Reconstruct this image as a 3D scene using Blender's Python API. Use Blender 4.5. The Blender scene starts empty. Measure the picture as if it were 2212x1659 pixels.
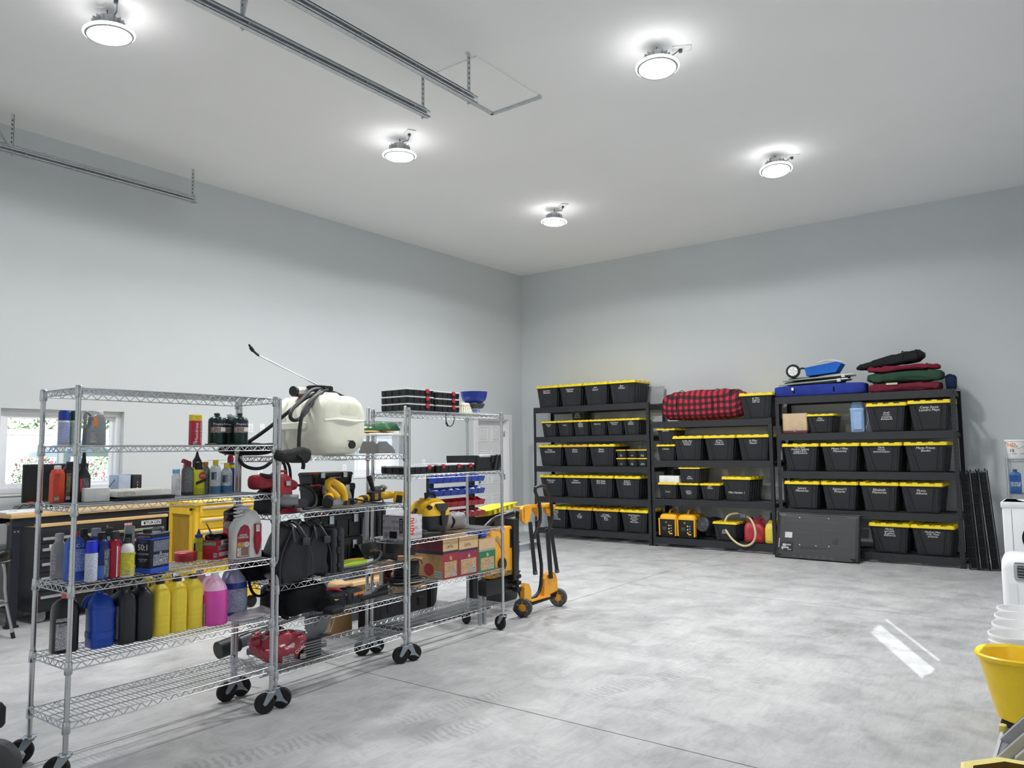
import bpy, math, random
from mathutils import Vector, Matrix, Euler
random.seed(7)
PI = math.pi
S = bpy.context.scene
COL = S.collection

# ---------------------------------------------------------------- camera
cam = bpy.data.cameras.new('camera')
cam.sensor_width = 36.0
cam.lens = 26.735
cam.clip_start = 0.05
cam.clip_end = 300
camo = bpy.data.objects.new('camera', cam)
COL.objects.link(camo)
_yaw, _pitch, _roll = -0.6460, 0.0858, -0.0109
_f = Vector((math.sin(_yaw)*math.cos(_pitch), math.cos(_yaw)*math.cos(_pitch), math.sin(_pitch)))
_r = Vector((math.cos(_yaw), -math.sin(_yaw), 0))
_u = _r.cross(_f)
_r2 = _r*math.cos(_roll) + _u*math.sin(_roll)
_u2 = -_r*math.sin(_roll) + _u*math.cos(_roll)
camo.matrix_world = Matrix(((_r2.x, _u2.x, -_f.x, 8.7005), (_r2.y, _u2.y, -_f.y, -11.8618),
                            (_r2.z, _u2.z, -_f.z, 1.5586), (0, 0, 0, 1)))
S.camera = camo

# ---------------------------------------------------------------- sky, sun, exposure
SUN_AZ = Vector((0.437, -0.900, 0))          # where the sun stands, seen from the room
SUN_EL = math.atan(0.4526)
w = bpy.data.worlds.new('world')
S.world = w
w.use_nodes = True
nt = w.node_tree
for n in list(nt.nodes): nt.nodes.remove(n)
sky = nt.nodes.new('ShaderNodeTexSky')
sky.sky_type = 'NISHITA'
sky.sun_disc = False
sky.sun_elevation = SUN_EL
sky.sun_rotation = math.atan2(SUN_AZ.x, SUN_AZ.y)
sky.air_density = 1.0
sky.dust_density = 1.2
bg = nt.nodes.new('ShaderNodeBackground')
bg.inputs['Strength'].default_value = 0.32
wo = nt.nodes.new('ShaderNodeOutputWorld')
nt.links.new(sky.outputs[0], bg.inputs[0])
nt.links.new(bg.outputs[0], wo.inputs[0])
sl = bpy.data.lights.new('sun', 'SUN')
sl.energy = 6.0
sl.angle = 0.006
sl.color = (1, 0.97, 0.92)
so = bpy.data.objects.new('sun', sl)
COL.objects.link(so)
_d = Vector((SUN_AZ.x*math.cos(SUN_EL), SUN_AZ.y*math.cos(SUN_EL), math.sin(SUN_EL)))
so.rotation_euler = _d.to_track_quat('Z', 'Y').to_euler()
so.location = (20, -30, 20)
LAMP_DOWN = 62.0
HALO_UP = 16.0         # strength of the added ring that brightens the ceiling round each lamp
S.view_settings.view_transform = 'Standard'
S.view_settings.look = 'None'
S.view_settings.gamma = 1.0
S.view_settings.use_curve_mapping = False
S.view_settings.exposure = 0.9
S.cycles.max_bounces = 9
S.cycles.diffuse_bounces = 6
S.cycles.transparent_max_bounces = 12
S.cycles.use_denoising = True

# ---------------------------------------------------------------- materials
MATS = {}
def lin(h):
    if isinstance(h, (tuple, list)): return (*h[:3], 1)
    h = h.lstrip('#'); o = []
    for i in (0, 2, 4):
        c = int(h[i:i+2], 16)/255
        o.append(c/12.92 if c <= .04045 else ((c+.055)/1.055)**2.4)
    return (*o, 1)
def mat(col, rough=.5, metal=0., var=.08, scale=12., bump=0., bscale=60., trans=0., emit=0., spec=.5, coat=0.):
    key = (str(col), rough, metal, var, scale, bump, bscale, trans, emit, spec, coat)
    if key in MATS: return MATS[key]
    m = bpy.data.materials.new('mat_%d' % len(MATS)); m.use_nodes = True
    t = m.node_tree; b = t.nodes['Principled BSDF']
    c = lin(col)
    b.inputs['Roughness'].default_value = rough
    b.inputs['Metallic'].default_value = metal
    b.inputs['Specular IOR Level'].default_value = spec
    b.inputs['Transmission Weight'].default_value = trans
    b.inputs['Coat Weight'].default_value = coat
    tc = t.nodes.new('ShaderNodeTexCoord')
    nz = t.nodes.new('ShaderNodeTexNoise'); nz.inputs['Scale'].default_value = scale; nz.inputs['Detail'].default_value = 4
    t.links.new(tc.outputs['Object'], nz.inputs['Vector'])
    rp = t.nodes.new('ShaderNodeValToRGB')
    rp.color_ramp.elements[0].position = .3; rp.color_ramp.elements[1].position = .7
    rp.color_ramp.elements[0].color = (*[x*(1-var) for x in c[:3]], 1)
    rp.color_ramp.elements[1].color = (*[min(1, x*(1+var)) for x in c[:3]], 1)
    t.links.new(nz.outputs[0], rp.inputs[0]); t.links.new(rp.outputs[0], b.inputs['Base Color'])
    if emit:
        b.inputs['Emission Color'].default_value = c; b.inputs['Emission Strength'].default_value = emit
    if bump:
        n2 = t.nodes.new('ShaderNodeTexNoise'); n2.inputs['Scale'].default_value = bscale; n2.inputs['Detail'].default_value = 3
        t.links.new(tc.outputs['Object'], n2.inputs['Vector'])
        bp = t.nodes.new('ShaderNodeBump'); bp.inputs['Strength'].default_value = bump; bp.inputs['Distance'].default_value = .01
        t.links.new(n2.outputs[0], bp.inputs['Height']); t.links.new(bp.outputs[0], b.inputs['Normal'])
    MATS[key] = m
    return m
def mprint(bgc, ink, lines=90., words=60., rough=.45, cover=.5):
    """flat print: rows of tiny unreadable type on a ground colour"""
    key = ('print', bgc, ink, lines, words, cover)
    if key in MATS: return MATS[key]
    m = bpy.data.materials.new('print_%d' % len(MATS)); m.use_nodes = True
    t = m.node_tree; b = t.nodes['Principled BSDF']; b.inputs['Roughness'].default_value = rough
    tc = t.nodes.new('ShaderNodeTexCoord')
    sp = t.nodes.new('ShaderNodeSeparateXYZ'); t.links.new(tc.outputs['Object'], sp.inputs[0])
    mu = t.nodes.new('ShaderNodeMath'); mu.operation = 'MULTIPLY'; mu.inputs[1].default_value = lines*2.6
    t.links.new(sp.outputs['Z'], mu.inputs[0])
    fr = t.nodes.new('ShaderNodeMath'); fr.operation = 'FRACT'; t.links.new(mu.outputs[0], fr.inputs[0])
    gt = t.nodes.new('ShaderNodeMath'); gt.operation = 'GREATER_THAN'; gt.inputs[1].default_value = 1-cover
    t.links.new(fr.outputs[0], gt.inputs[0])
    nz = t.nodes.new('ShaderNodeTexNoise'); nz.inputs['Scale'].default_value = words*4; nz.inputs['Detail'].default_value = 1
    t.links.new(tc.outputs['Object'], nz.inputs['Vector'])
    g2 = t.nodes.new('ShaderNodeMath'); g2.operation = 'GREATER_THAN'; g2.inputs[1].default_value = .45
    t.links.new(nz.outputs[0], g2.inputs[0])
    an = t.nodes.new('ShaderNodeMath'); an.operation = 'MULTIPLY'
    t.links.new(gt.outputs[0], an.inputs[0]); t.links.new(g2.outputs[0], an.inputs[1])
    mx = t.nodes.new('ShaderNodeMix'); mx.data_type = 'RGBA'
    mx.inputs[6].default_value = lin(bgc); mx.inputs[7].default_value = lin(ink)
    t.links.new(an.outputs[0], mx.inputs[0]); t.links.new(mx.outputs[2], b.inputs['Base Color'])
    MATS[key] = m
    return m
def mclear(col, amount=.85, rough=.05):
    """clear film or pane: light passes straight through, with a faint tint and a sheen"""
    key = ('clear', col, amount, rough)
    if key in MATS: return MATS[key]
    m = bpy.data.materials.new('clear_%d' % len(MATS)); m.use_nodes = True
    t = m.node_tree
    b = t.nodes['Principled BSDF']; b.inputs['Base Color'].default_value = lin(col); b.inputs['Roughness'].default_value = rough
    tr = t.nodes.new('ShaderNodeBsdfTransparent'); tr.inputs[0].default_value = lin(col)
    mx = t.nodes.new('ShaderNodeMixShader'); mx.inputs[0].default_value = amount
    t.links.new(b.outputs[0], mx.inputs[1]); t.links.new(tr.outputs[0], mx.inputs[2])
    t.links.new(mx.outputs[0], t.nodes['Material Output'].inputs[0])
    MATS[key] = m
    return m

# ---------------------------------------------------------------- mesh building
def ring(wd, dp, r=None, n=4):
    """rounded rectangle (r given) or ellipse (r None), counter-clockwise, starting on the right"""
    if r is None:
        k = 4*n if n > 4 else 20
        return [(wd/2*math.cos(2*PI*i/k), dp/2*math.sin(2*PI*i/k)) for i in range(k)]
    r = min(r, wd/2*.999, dp/2*.999); pts = []
    for cx, cy, a in ((1, 1, 0), (-1, 1, 1), (-1, -1, 2), (1, -1, 3)):
        for i in range(n+1):
            t = (a + i/n)*PI/2
            pts.append((cx*(wd/2-r)+r*math.cos(t), cy*(dp/2-r)+r*math.sin(t)))
    return pts
class MB:
    def __init__(s): s.v = []; s.f = []
    def add(s, vs, fs, mtx=None):
        o = len(s.v)
        s.v += [tuple(mtx @ Vector(q)) for q in vs] if mtx is not None else [tuple(q) for q in vs]
        s.f += [[o+i for i in q] for q in fs]
        return s
    def box(s, c, sz, rot=None):
        x, y, z = [k/2 for k in sz]
        vs = [(-x,-y,-z),(x,-y,-z),(x,y,-z),(-x,y,-z),(-x,-y,z),(x,-y,z),(x,y,z),(-x,y,z)]
        m = Matrix.Translation(c)
        if rot: m = m @ Euler(rot).to_matrix().to_4x4()
        return s.add(vs, [(3,2,1,0),(4,5,6,7),(0,1,5,4),(1,2,6,5),(2,3,7,6),(3,0,4,7)], m)
    def b2(s, x0, x1, y0, y1, z0, z1):
        return s.box(((x0+x1)/2, (y0+y1)/2, (z0+z1)/2), (x1-x0, y1-y0, z1-z0))
    def loft(s, rings, cap0=True, cap1=True, mtx=None):
        n = len(rings[0]); vs = [q for r in rings for q in r]; fs = []
        for k in range(len(rings)-1):
            for i in range(n):
                j = (i+1) % n
                fs.append((k*n+i, k*n+j, (k+1)*n+j, (k+1)*n+i))
        if cap0: fs.append(tuple(reversed(range(n))))
        if cap1: fs.append(tuple(range((len(rings)-1)*n, len(rings)*n)))
        return s.add(vs, fs, mtx)
    def prof(s, pr, r=None, n=4, c=(0,0,0), mtx=None, rf=None):
        """stack of rings; pr = [(z, width, depth[, dx, dy])]; r corner radius, None = ellipse"""
        R = []
        for q in pr:
            z, a, b = q[:3]; dx, dy = (q[3], q[4]) if len(q) > 3 else (0, 0)
            rr = r if rf is None else rf*min(a, b)
            R.append([(c[0]+x+dx, c[1]+y+dy, c[2]+z) for x, y in ring(a, b, rr, n)])
        return s.loft(R, mtx=mtx)
    def rbox(s, c, sz, r=.01, n=3, b=None, mtx=None):
        """box with rounded vertical edges and softened top and bottom"""
        w_, d_, h_ = sz; b = min(r, h_*.45) if b is None else b
        pr = [(-h_/2, w_-2*b*.7, d_-2*b*.7), (-h_/2+b*.3, w_-2*b*.2, d_-2*b*.2), (-h_/2+b, w_, d_),
              (h_/2-b, w_, d_), (h_/2-b*.3, w_-2*b*.2, d_-2*b*.2), (h_/2, w_-2*b*.7, d_-2*b*.7)]
        return s.prof(pr, r, n, c, mtx)
    def cyl(s, p0, p1, r, n=12, r2=None, caps=True):
        p0, p1 = Vector(p0), Vector(p1); d = p1-p0
        q = d.to_track_quat('Z', 'Y').to_matrix()
        r2 = r if r2 is None else r2; R = []
        for P, rr in ((p0, r), (p1, r2)):
            R.append([tuple(P + q @ Vector((rr*math.cos(2*PI*i/n), rr*math.sin(2*PI*i/n), 0))) for i in range(n)])
        return s.loft(R, caps, caps)
    def tube(s, pts, r, n=8, closed=False, smooth=0):
        P = [Vector(q) for q in pts]
        for _ in range(smooth):
            Q = [] if closed else [P[0]]
            rng = range(len(P)) if closed else range(len(P)-1)
            for i in rng:
                a, b_ = P[i], P[(i+1) % len(P)]
                Q += [a*.75+b_*.25, a*.25+b_*.75]
            P = Q if closed else Q + [P[-1]]
        m = len(P); R = []; up = None
        for i in range(m):
            a = P[i-1] if (i or closed) else P[0]; b_ = P[(i+1) % m] if (i < m-1 or closed) else P[-1]
            t = (b_-a)
            if t.length < 1e-9: t = Vector((0,0,1))
            t.normalize()
            if up is None:
                up = Vector((0,0,1)) if abs(t.z) < .9 else Vector((1,0,0))
            side = t.cross(up)
            if side.length < 1e-6: side = t.cross(Vector((1,.3,.2)))
            side.normalize(); up = side.cross(t).normalized()
            rr = r[i*(len(r)-1)//max(1, m-1)] if isinstance(r, (list, tuple)) else r
            R.append([tuple(P[i] + side*rr*math.cos(2*PI*k/n) + up*rr*math.sin(2*PI*k/n)) for k in range(n)])
        if closed: R.append(R[0]); return s.loft(R, False, False)
        return s.loft(R)
    def lathe(s, pr, n=20, c=(0,0,0), mtx=None, cap0=True, cap1=True):
        R = [[(c[0]+r*math.cos(2*PI*i/n), c[1]+r*math.sin(2*PI*i/n), c[2]+z) for i in range(n)] for r, z in pr]
        return s.loft(R, cap0, cap1, mtx)
    def prism(s, poly, t0, t1, axis='z', mtx=None):
        """extrude a 2-D outline; axis y: outline in x,z"""
        f = {'z': lambda a, b, t: (a, b, t), 'y': lambda a, b, t: (a, t, b), 'x': lambda a, b, t: (t, a, b)}[axis]
        return s.loft([[f(a, b, t0) for a, b in poly], [f(a, b, t1) for a, b in poly]], mtx=mtx)
    def mesh(s, name, m, smooth=40):
        me = bpy.data.meshes.new(name); me.from_pydata(s.v, [], s.f)
        bm_fix(me)
        if smooth:
            me.shade_smooth(); me.set_sharp_from_angle(angle=math.radians(smooth))
        me.materials.append(m)
        return me
    def build(s, name, m, parent=None, loc=None, rot=None, smooth=40, **props):
        return place(name, s.mesh(name, m, smooth), parent, loc, rot, **props)
import bmesh
def bm_fix(me):
    b = bmesh.new(); b.from_mesh(me); bmesh.ops.recalc_face_normals(b, faces=b.faces); b.to_mesh(me); b.free()
def place(name, me, parent=None, loc=None, rot=None, scale=None, **props):
    o = bpy.data.objects.new(name, me); COL.objects.link(o)
    if parent: o.parent = parent
    if loc: o.location = loc
    if rot is not None: o.rotation_euler = rot if isinstance(rot, (tuple, list)) else (0, 0, rot)
    if scale: o.scale = scale
    for k, v in props.items(): o[k] = v
    return o
def tag(o, label, cat, group=None):
    o['label'] = label; o['category'] = cat
    if group: o['group'] = group
    return o
def thing(name, label, cat, loc=(0,0,0), rz=0., group=None, rot=None):
    o = bpy.data.objects.new(name, None); COL.objects.link(o)
    o.empty_display_size = .05
    o.location = loc; o.rotation_euler = rot if rot else (0, 0, rz)
    return tag(o, label, cat, group)
def struct(o, kind='structure'):
    o['kind'] = kind; return o
def dup(o, parent=None, loc=None, rz=None, label=None):
    c = o.copy(); COL.objects.link(c)
    if parent: c.parent = parent
    if loc: c.location = loc
    if rz is not None: c.rotation_euler = (0, 0, rz)
    if label: c['label'] = label
    for ch in list(o.children): dup(ch, c)
    return c
TEXTS = []
def text(s, size, m, parent, loc, rot=(PI/2, 0, 0), name='lettering', bend=0., sx=1., shear=0., align='CENTER', bold=0., gap=1.):
    """flat lettering; lies on the local x-z plane facing -y unless rot says otherwise; bend = radius of a round body"""
    cu = bpy.data.curves.new('text', 'FONT'); cu.body = s; cu.size = size; cu.align_x = align; cu.align_y = 'CENTER'
    cu.resolution_u = 2; cu.shear = shear; cu.offset = bold; cu.space_line = gap
    o = bpy.data.objects.new('text', cu); COL.objects.link(o)
    TEXTS.append((o, m, parent, loc, rot, name, bend, sx))
def flush_text():
    dg = bpy.context.evaluated_depsgraph_get()
    done = []
    for o, m, parent, loc, rot, name, bend, sx in TEXTS:
        me = bpy.data.meshes.new_from_object(o.evaluated_get(dg), depsgraph=dg)
        if sx != 1 or bend:
            for v in me.vertices:
                x = v.co.x*sx
                if bend: v.co.z = bend*math.cos(x/bend)-bend; x = bend*math.sin(x/bend)
                v.co.x = x
        me.materials.clear(); me.materials.append(m)
        done.append((me, parent, loc, rot, name))
    for o, *_ in TEXTS:
        cu = o.data; bpy.data.objects.remove(o); bpy.data.curves.remove(cu)
    for me, parent, loc, rot, name in done:
        place(name, me, parent, loc, rot)
def W(*a): return math.radians(a[0])

WHITE_INK = mat('#e8e8e8', .6, var=.02)
BLACK_INK = mat('#151515', .6, var=.02)
BLACK = mat('#17181b', .5)
RUBBER = mat('#121214', .75)
STEEL = mat('#a9adb0', .3, 1.)
CHROME = mat('#c3c7ca', .22, 1., var=.03)
GALV = mat('#c4c8cb', .45, .55, var=.12, scale=25)

# ================================================================ the room: 9.1 x 12.4 x 4.95 m
RX, RY, RZ = 9.1, -12.4, 4.95
def plaster(col, bump=.12):
    return mat(col, .85, var=.012, scale=1.3, bump=bump, bscale=220, spec=.2)
WALLM = plaster('#cdd2d4'); CEILM = plaster('#eeeeee'); TRIMM = mat('#e9ebec', .4, var=.01)
VINYL = mat('#eef0f4', .35, var=.01)
def concrete():
    m = bpy.data.materials.new('concrete'); m.use_nodes = True
    t = m.node_tree; b = t.nodes['Principled BSDF']; L = t.links.new
    g = t.nodes.new('ShaderNodeNewGeometry')
    def noise(sc, det, rough=.6, dist=0., vec=None):
        n = t.nodes.new('ShaderNodeTexNoise'); n.inputs['Scale'].default_value = sc; n.inputs['Detail'].default_value = det
        n.inputs['Roughness'].default_value = rough; n.inputs['Distortion'].default_value = dist
        L(vec or g.outputs['Position'], n.inputs['Vector']); return n.outputs[0]
    def ramp(f, stops):
        r = t.nodes.new('ShaderNodeValToRGB'); e = r.color_ramp.elements
        while len(e) < len(stops): e.new(.5)
        for k, (pos, c) in zip(e, stops): k.position = pos; k.color = c if isinstance(c, tuple) else lin(c)
        L(f, r.inputs[0]); return r.outputs[0]
    def mix(a, b_, f, mode='MIX'):
        x = t.nodes.new('ShaderNodeMix'); x.data_type = 'RGBA'; x.blend_type = mode
        if isinstance(f, float): x.inputs[0].default_value = f
        else: L(f, x.inputs[0])
        L(a, x.inputs[6]); L(b_, x.inputs[7]); return x.outputs[2]
    big = ramp(noise(.55, 5, .6), [(.3, '#999b9c'), (.5, '#afb0b1'), (.72, '#c2c3c2')])
    mid = ramp(noise(3.2, 8, .68, .6), [(.28, '#7f8284'), (.5, '#b0b1b2'), (.75, '#cdcecd')])
    c = mix(big, mid, .55)
    mp = t.nodes.new('ShaderNodeMapping'); mp.inputs['Scale'].default_value = (9, 1.6, 1); mp.inputs['Rotation'].default_value = (0, 0, .5)
    L(g.outputs['Position'], mp.inputs['Vector'])
    trowel = ramp(noise(3.0, 6, .7, 1.2, mp.outputs[0]), [(.35, (.72, .72, .73, 1)), (.55, (1, 1, 1, 1)), (.8, (1.08, 1.08, 1.08, 1))])
    c = mix(c, trowel, .45, 'MULTIPLY')
    spots = ramp(noise(26, 3, .5), [(.24, (.45, .44, .43, 1)), (.31, (1, 1, 1, 1))])
    c = mix(c, spots, .45, 'MULTIPLY')
    stain = ramp(noise(.8, 4, .6, .3), [(.62, (1, 1, 1, 1)), (.72, (.72, .71, .69, 1))])
    c = mix(c, stain, .6, 'MULTIPLY')
    # ribbed tyre scuffs left across the slab
    sx_ = t.nodes.new('ShaderNodeSeparateXYZ')
    def mth(op, a, v=None, c2=None):
        n = t.nodes.new('ShaderNodeMath'); n.operation = op; n.use_clamp = False
        for k_, q in enumerate((a, v, c2)):
            if q is None: continue
            if isinstance(q, (int, float)): n.inputs[k_].default_value = q
            else: L(q, n.inputs[k_])
        return n.outputs[0]
    mr = t.nodes.new('ShaderNodeMapping'); mr.inputs['Rotation'].default_value = (0, 0, .30); L(g.outputs['Position'], mr.inputs['Vector']); L(mr.outputs[0], sx_.inputs[0])
    U_, V_ = sx_.outputs['X'], sx_.outputs['Y']
    wob = mth('MULTIPLY', noise(3, 2), .08)
    band = None
    for x0 in TYRES:
        d_ = mth('ABSOLUTE', mth('SUBTRACT', mth('ADD', U_, wob), x0)); k_ = mth('LESS_THAN', d_, .085); band = k_ if band is None else mth('MAXIMUM', band, k_)
    rib = mth('GREATER_THAN', mth('FRACT', mth('MULTIPLY', mth('ADD', V_, mth('MULTIPLY', noise(6, 2), .1)), 22)), .55)
    patch = mth('MULTIPLY', mth('SUBTRACT', noise(1.3, 3), .45), 6); patch = mth('MINIMUM', mth('MAXIMUM', patch, 0), 1)
    sc = mth('SUBTRACT', 1, mth('MULTIPLY', mth('MULTIPLY', mth('MULTIPLY', band, rib), patch), .2))
    cb = t.nodes.new('ShaderNodeCombineColor'); [L(sc, cb.inputs[k_]) for k_ in range(3)]
    c = mix(c, cb.outputs[0], 1.0, 'MULTIPLY')
    L(c, b.inputs['Base Color'])
    rr = ramp(noise(2.2, 5), [(.3, (.34, .34, .34, 1)), (.7, (.58, .58, .58, 1))]); L(rr, b.inputs['Roughness'])
    b.inputs['Specular IOR Level'].default_value = .35
    bp = t.nodes.new('ShaderNodeBump'); bp.inputs['Strength'].default_value = .18; bp.inputs['Distance'].default_value = .01
    L(noise(14, 6, .7), bp.inputs['Height']); L(bp.outputs[0], b.inputs['Normal'])
    return m
TYRES = (7.75, 8.1, 8.6)
CONC = concrete()
fl = struct(MB().b2(-.18, RX+.18, RY-.18, .18, -.2, -.012).build('floor', mat('#4a4a4a', .9), smooth=0))
GP = .004
for i, (x0, x1) in enumerate(((0, 4.35), (4.35, RX))):
    for j, (y1, y0) in enumerate(((0, -3.92), (-3.92, -8.08), (-8.08, RY))):
        MB().b2(x0+GP*(i > 0), x1-GP*(i < 1), y0+GP*(j < 2), y1-GP*(j > 0), -.012, 0).build('slab', CONC, fl, smooth=0)
struct(MB().b2(-.18, RX+.18, RY-.18, .18, RZ, RZ+.15).build('ceiling', CEILM, smooth=0))
struct(MB().b2(-.16, RX+.16, 0, .16, -.012, RZ).build('wall_back', WALLM, smooth=0))
def wall_x(name, x0, x1, holes):
    """wall in the y-z plane with openings (ya, yb, za, zb), sorted along y"""
    m = MB(); y = RY
    for ya, yb, za, zb in sorted(holes):
        m.b2(x0, x1, y, ya, -.012, RZ)
        if za > 0: m.b2(x0, x1, ya, yb, -.012, za)
        m.b2(x0, x1, ya, yb, zb, RZ)
        y = yb
    m.b2(x0, x1, y, 0, -.012, RZ)
    return struct(m.build(name, WALLM, smooth=0))
W1 = (-8.86, -7.63, 1.165, 2.03); W2 = (-4.23, -3.23, 1.18, 2.015); DR = (-1.36, -.46, 0, 2.11)
wall_x('wall_left', -.16, 0, [W1, W2, DR])
wall_x('wall_right', RX, RX+.16, [(-9.35, -8.18, 1.36, 2.26)])
# near wall with two sectional garage doors, behind the photographer
nw = MB()
for x0, x1, z0, z1 in ((0, .42, 0, RZ), (4.05, 4.76, 0, RZ), (8.39, RX, 0, RZ), (.42, 4.05, 3.66, RZ), (4.76, 8.39, 3.66, RZ)):
    nw.b2(x0, x1, RY-.16, RY, z0-.012*(z0 == 0), z1)
struct(nw.build('wall_near', WALLM, smooth=0))
for k, (x0, x1) in enumerate(((.42, 4.05), (4.76, 8.39))):
    d = thing('door_%d' % (k+2), 'white sectional garage door', 'door'); del d['category']; del d['label']; struct(d)
    for j in range(7):
        MB().b2(x0, x1, RY-.1, RY-.05, j*.523+.004, (j+1)*.523-.004).build('panel', TRIMM, d, smooth=0)
for nm, b in (('baseboard_left', ((0, .014, RY, DR[0]-.1), (0, .014, DR[1]+.1, 0))), ('baseboard_back', ((0, RX, -.014, 0),))):
    m = MB()
    for x0, x1, y0, y1 in b: m.b2(x0, x1, y0, y1, 0, .1)
    struct(m.build(nm, TRIMM, smooth=0))

GLASS = mclear('#f4f8fb', .94, .02)
def window(n, x, ya, yb, za, zb, split=True, inward=1):
    """vinyl slider set towards the outside of the wall; inward = which way the room lies"""
    t = thing('window_%d' % n, '', ''); del t['label']; del t['category']; struct(t)
    f = .055; X0, X1 = x-.035, x+.035
    m = MB(); m.b2(X0, X1, ya, ya+f, za, zb); m.b2(X0, X1, yb-f, yb, za, zb)
    m.b2(X0, X1, ya+f, yb-f, za, za+f); m.b2(X0, X1, ya+f, yb-f, zb-f, zb)
    m.build('window_frame', VINYL, t, smooth=0)
    ym = (ya+yb)/2
    for k, (p0, p1, dx) in enumerate(((ya+f, ym+.025, .014*inward), (ym-.025, yb-f, -.014*inward))):
        q = MB(); s_ = .042
        q.b2(x+dx-.012, x+dx+.012, p0, p0+s_, za+f, zb-f); q.b2(x+dx-.012, x+dx+.012, p1-s_, p1, za+f, zb-f)
        q.b2(x+dx-.012, x+dx+.012, p0+s_, p1-s_, za+f, za+f+s_); q.b2(x+dx-.012, x+dx+.012, p0+s_, p1-s_, zb-f-s_, zb-f)
        sh = q.build('sash', VINYL, t, smooth=0)
        MB().b2(x+dx-.003, x+dx+.003, p0+s_, p1-s_, za+f+s_, zb-f-s_).build('pane', GLASS, sh, smooth=0)
    return t
window(1, -.115, *W1); window(2, -.115, *W2)
# narrow window in the right-hand wall, source of the sun strips on the floor
t = thing('window_3', '', ''); del t['label']; del t['category']; struct(t)
m = MB(); X0, X1 = RX, RX+.012
m.b2(X0, X1, -9.35, -8.90, 1.36, 2.26); m.b2(X0, X1, -8.25, -8.18, 1.36, 2.26)
m.b2(X0, X1, -8.90, -8.25, 1.36, 1.40); m.b2(X0, X1, -8.90, -8.25, 2.03, 2.26)
m.b2(X0, X1, -8.52, -8.33, 1.40, 2.03); m.build('window_frame', VINYL, t, smooth=0)
for a, b in ((-8.90, -8.52), (-8.33, -8.25)):
    MB().b2(RX+.004, RX+.008, a, b, 1.40, 2.03).build('pane', GLASS, t, smooth=0)
# sills
for k, (wn) in enumerate((W1, W2)):
    struct(MB().b2(-.16, .012, wn[0]-.02, wn[1]+.02, wn[2]-.02, wn[2]).build('trim_%d' % (k+1), TRIMM, smooth=0))
# six-panel door
d = thing('door_1', '', ''); del d['label']; del d['category']; struct(d)
DX = -.11
MB().b2(DX-.02, DX+.02, DR[0]+.02, DR[1]-.02, .01, DR[3]-.02).build('door_leaf', TRIMM, d, smooth=0)
for za, zb in ((.2, .75), (.93, 1.55), (1.7, 1.98)):
    for ya, yb in ((DR[0]+.13, DR[0]+.41), (DR[1]-.41, DR[1]-.13)):
        m = MB(); cx, cy, cz = DX+.02, (ya+yb)/2, (za+zb)/2; wy, wz = yb-ya, zb-za
        R = [[(cx+o, cy+sy*(wy/2-i), cz+sz*(wz/2-i)) for sy, sz in ((-1,-1),(1,-1),(1,1),(-1,1))] for i, o in ((0, 0), (.012, .008), (.03, .001), (.055, .009))]
        m.loft(R, False, True).build('door_panel', TRIMM, d, smooth=0)
m = MB(); m.b2(-.14, -.0, DR[0], DR[0]+.02, 0, DR[3]); m.b2(-.14, 0, DR[1]-.02, DR[1], 0, DR[3]); m.b2(-.14, 0, DR[0]+.02, DR[1]-.02, DR[3]-.02, DR[3])
m.build('door_jamb', TRIMM, d, smooth=0)
m = MB(); cw = .1
m.b2(0, .018, DR[0]-cw, DR[0], 0, DR[3]+cw); m.b2(0, .018, DR[1], DR[1]+cw, 0, DR[3]+cw); m.b2(0, .018, DR[0], DR[1], DR[3], DR[3]+cw)
m.build('door_casing', TRIMM, d, smooth=0)
for z in (.25, 1.05, 1.85): MB().b2(-.1, -.06, DR[1]-.028, DR[1]-.018, z-.05, z+.05).build('hinge', STEEL, d, smooth=0)
MB().lathe([(.008, 0), (.008, .03), (.026, .04), (.03, .055), (.02, .07)], 14, mtx=Matrix.Translation((DX+.02, DR[0]+.085, .98)) @ Euler((0, PI/2, 0)).to_matrix().to_4x4()).build('door_knob', STEEL, d)

# ---------------------------------------------------------------- overhead garage-door tracks
def track(x, y0, y1, z, label, hangers):
    t = thing('garage_door_track', label, 'track', (x, y1, z))
    m = MB(); L = y0-y1
    # C-shaped rail: web, two flanges, curled lips
    m.b2(-.002, .002, L, 0, -.03, .03); m.b2(0, .045, L, 0, .026, .03); m.b2(0, .045, L, 0, -.03, -.026)
    m.b2(.042, .045, L, 0, .012, .03); m.b2(.042, .045, L, 0, -.03, -.012)
    m.build('rail', GALV, t, smooth=0)
    q = MB(); q.b2(-.008, -.004, L, 0, .02, .07); q.b2(-.05, -.004, L, 0, .067, .071)
    q.build('angle_iron', GALV, t, smooth=0)
    for hy, dx in hangers:
        h = MB(); top = RZ-z
        for k in range(2):
            pass
        h.prism([(-.016, -.03), (.016, -.03), (.016+0, top), (-.016, top)], -.012, -.008, 'x', Matrix.Translation((0, hy-y1, 0)))
        h.prism([(.012, -.03), (.016, -.03), (.016, top), (.012, top)], -.04, -.008, 'x', Matrix.Translation((0, hy-y1, 0)))
        ho = h.build('hanger', GALV, t, smooth=0)
        sl_ = MB(); n = int(top/.045)
        for k in range(n): sl_.b2(-.0135, -.0075, hy-y1-.007, hy-y1+.004, k*.045, k*.045+.02)
        sl_.build('slot_holes', mat('#3f4346', .8), ho, smooth=0, kind='stuff')
        if dx:
            a = Vector((-.02, hy-y1, .02)); b = Vector((dx, hy-y1-.1, top))
            MB().cyl(a, b, .014, 4).build('brace', GALV, t, smooth=0)
    for k in range(int(-L/.55)):
        MB().lathe([(.007, 0), (.007, .004), (.003, .006)], 8, mtx=Matrix.Translation((.0455, -k*.55-.2, .0)) @ Euler((0, PI/2, 0)).to_matrix().to_4x4()).build('bolt', STEEL, t)
    return t
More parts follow.
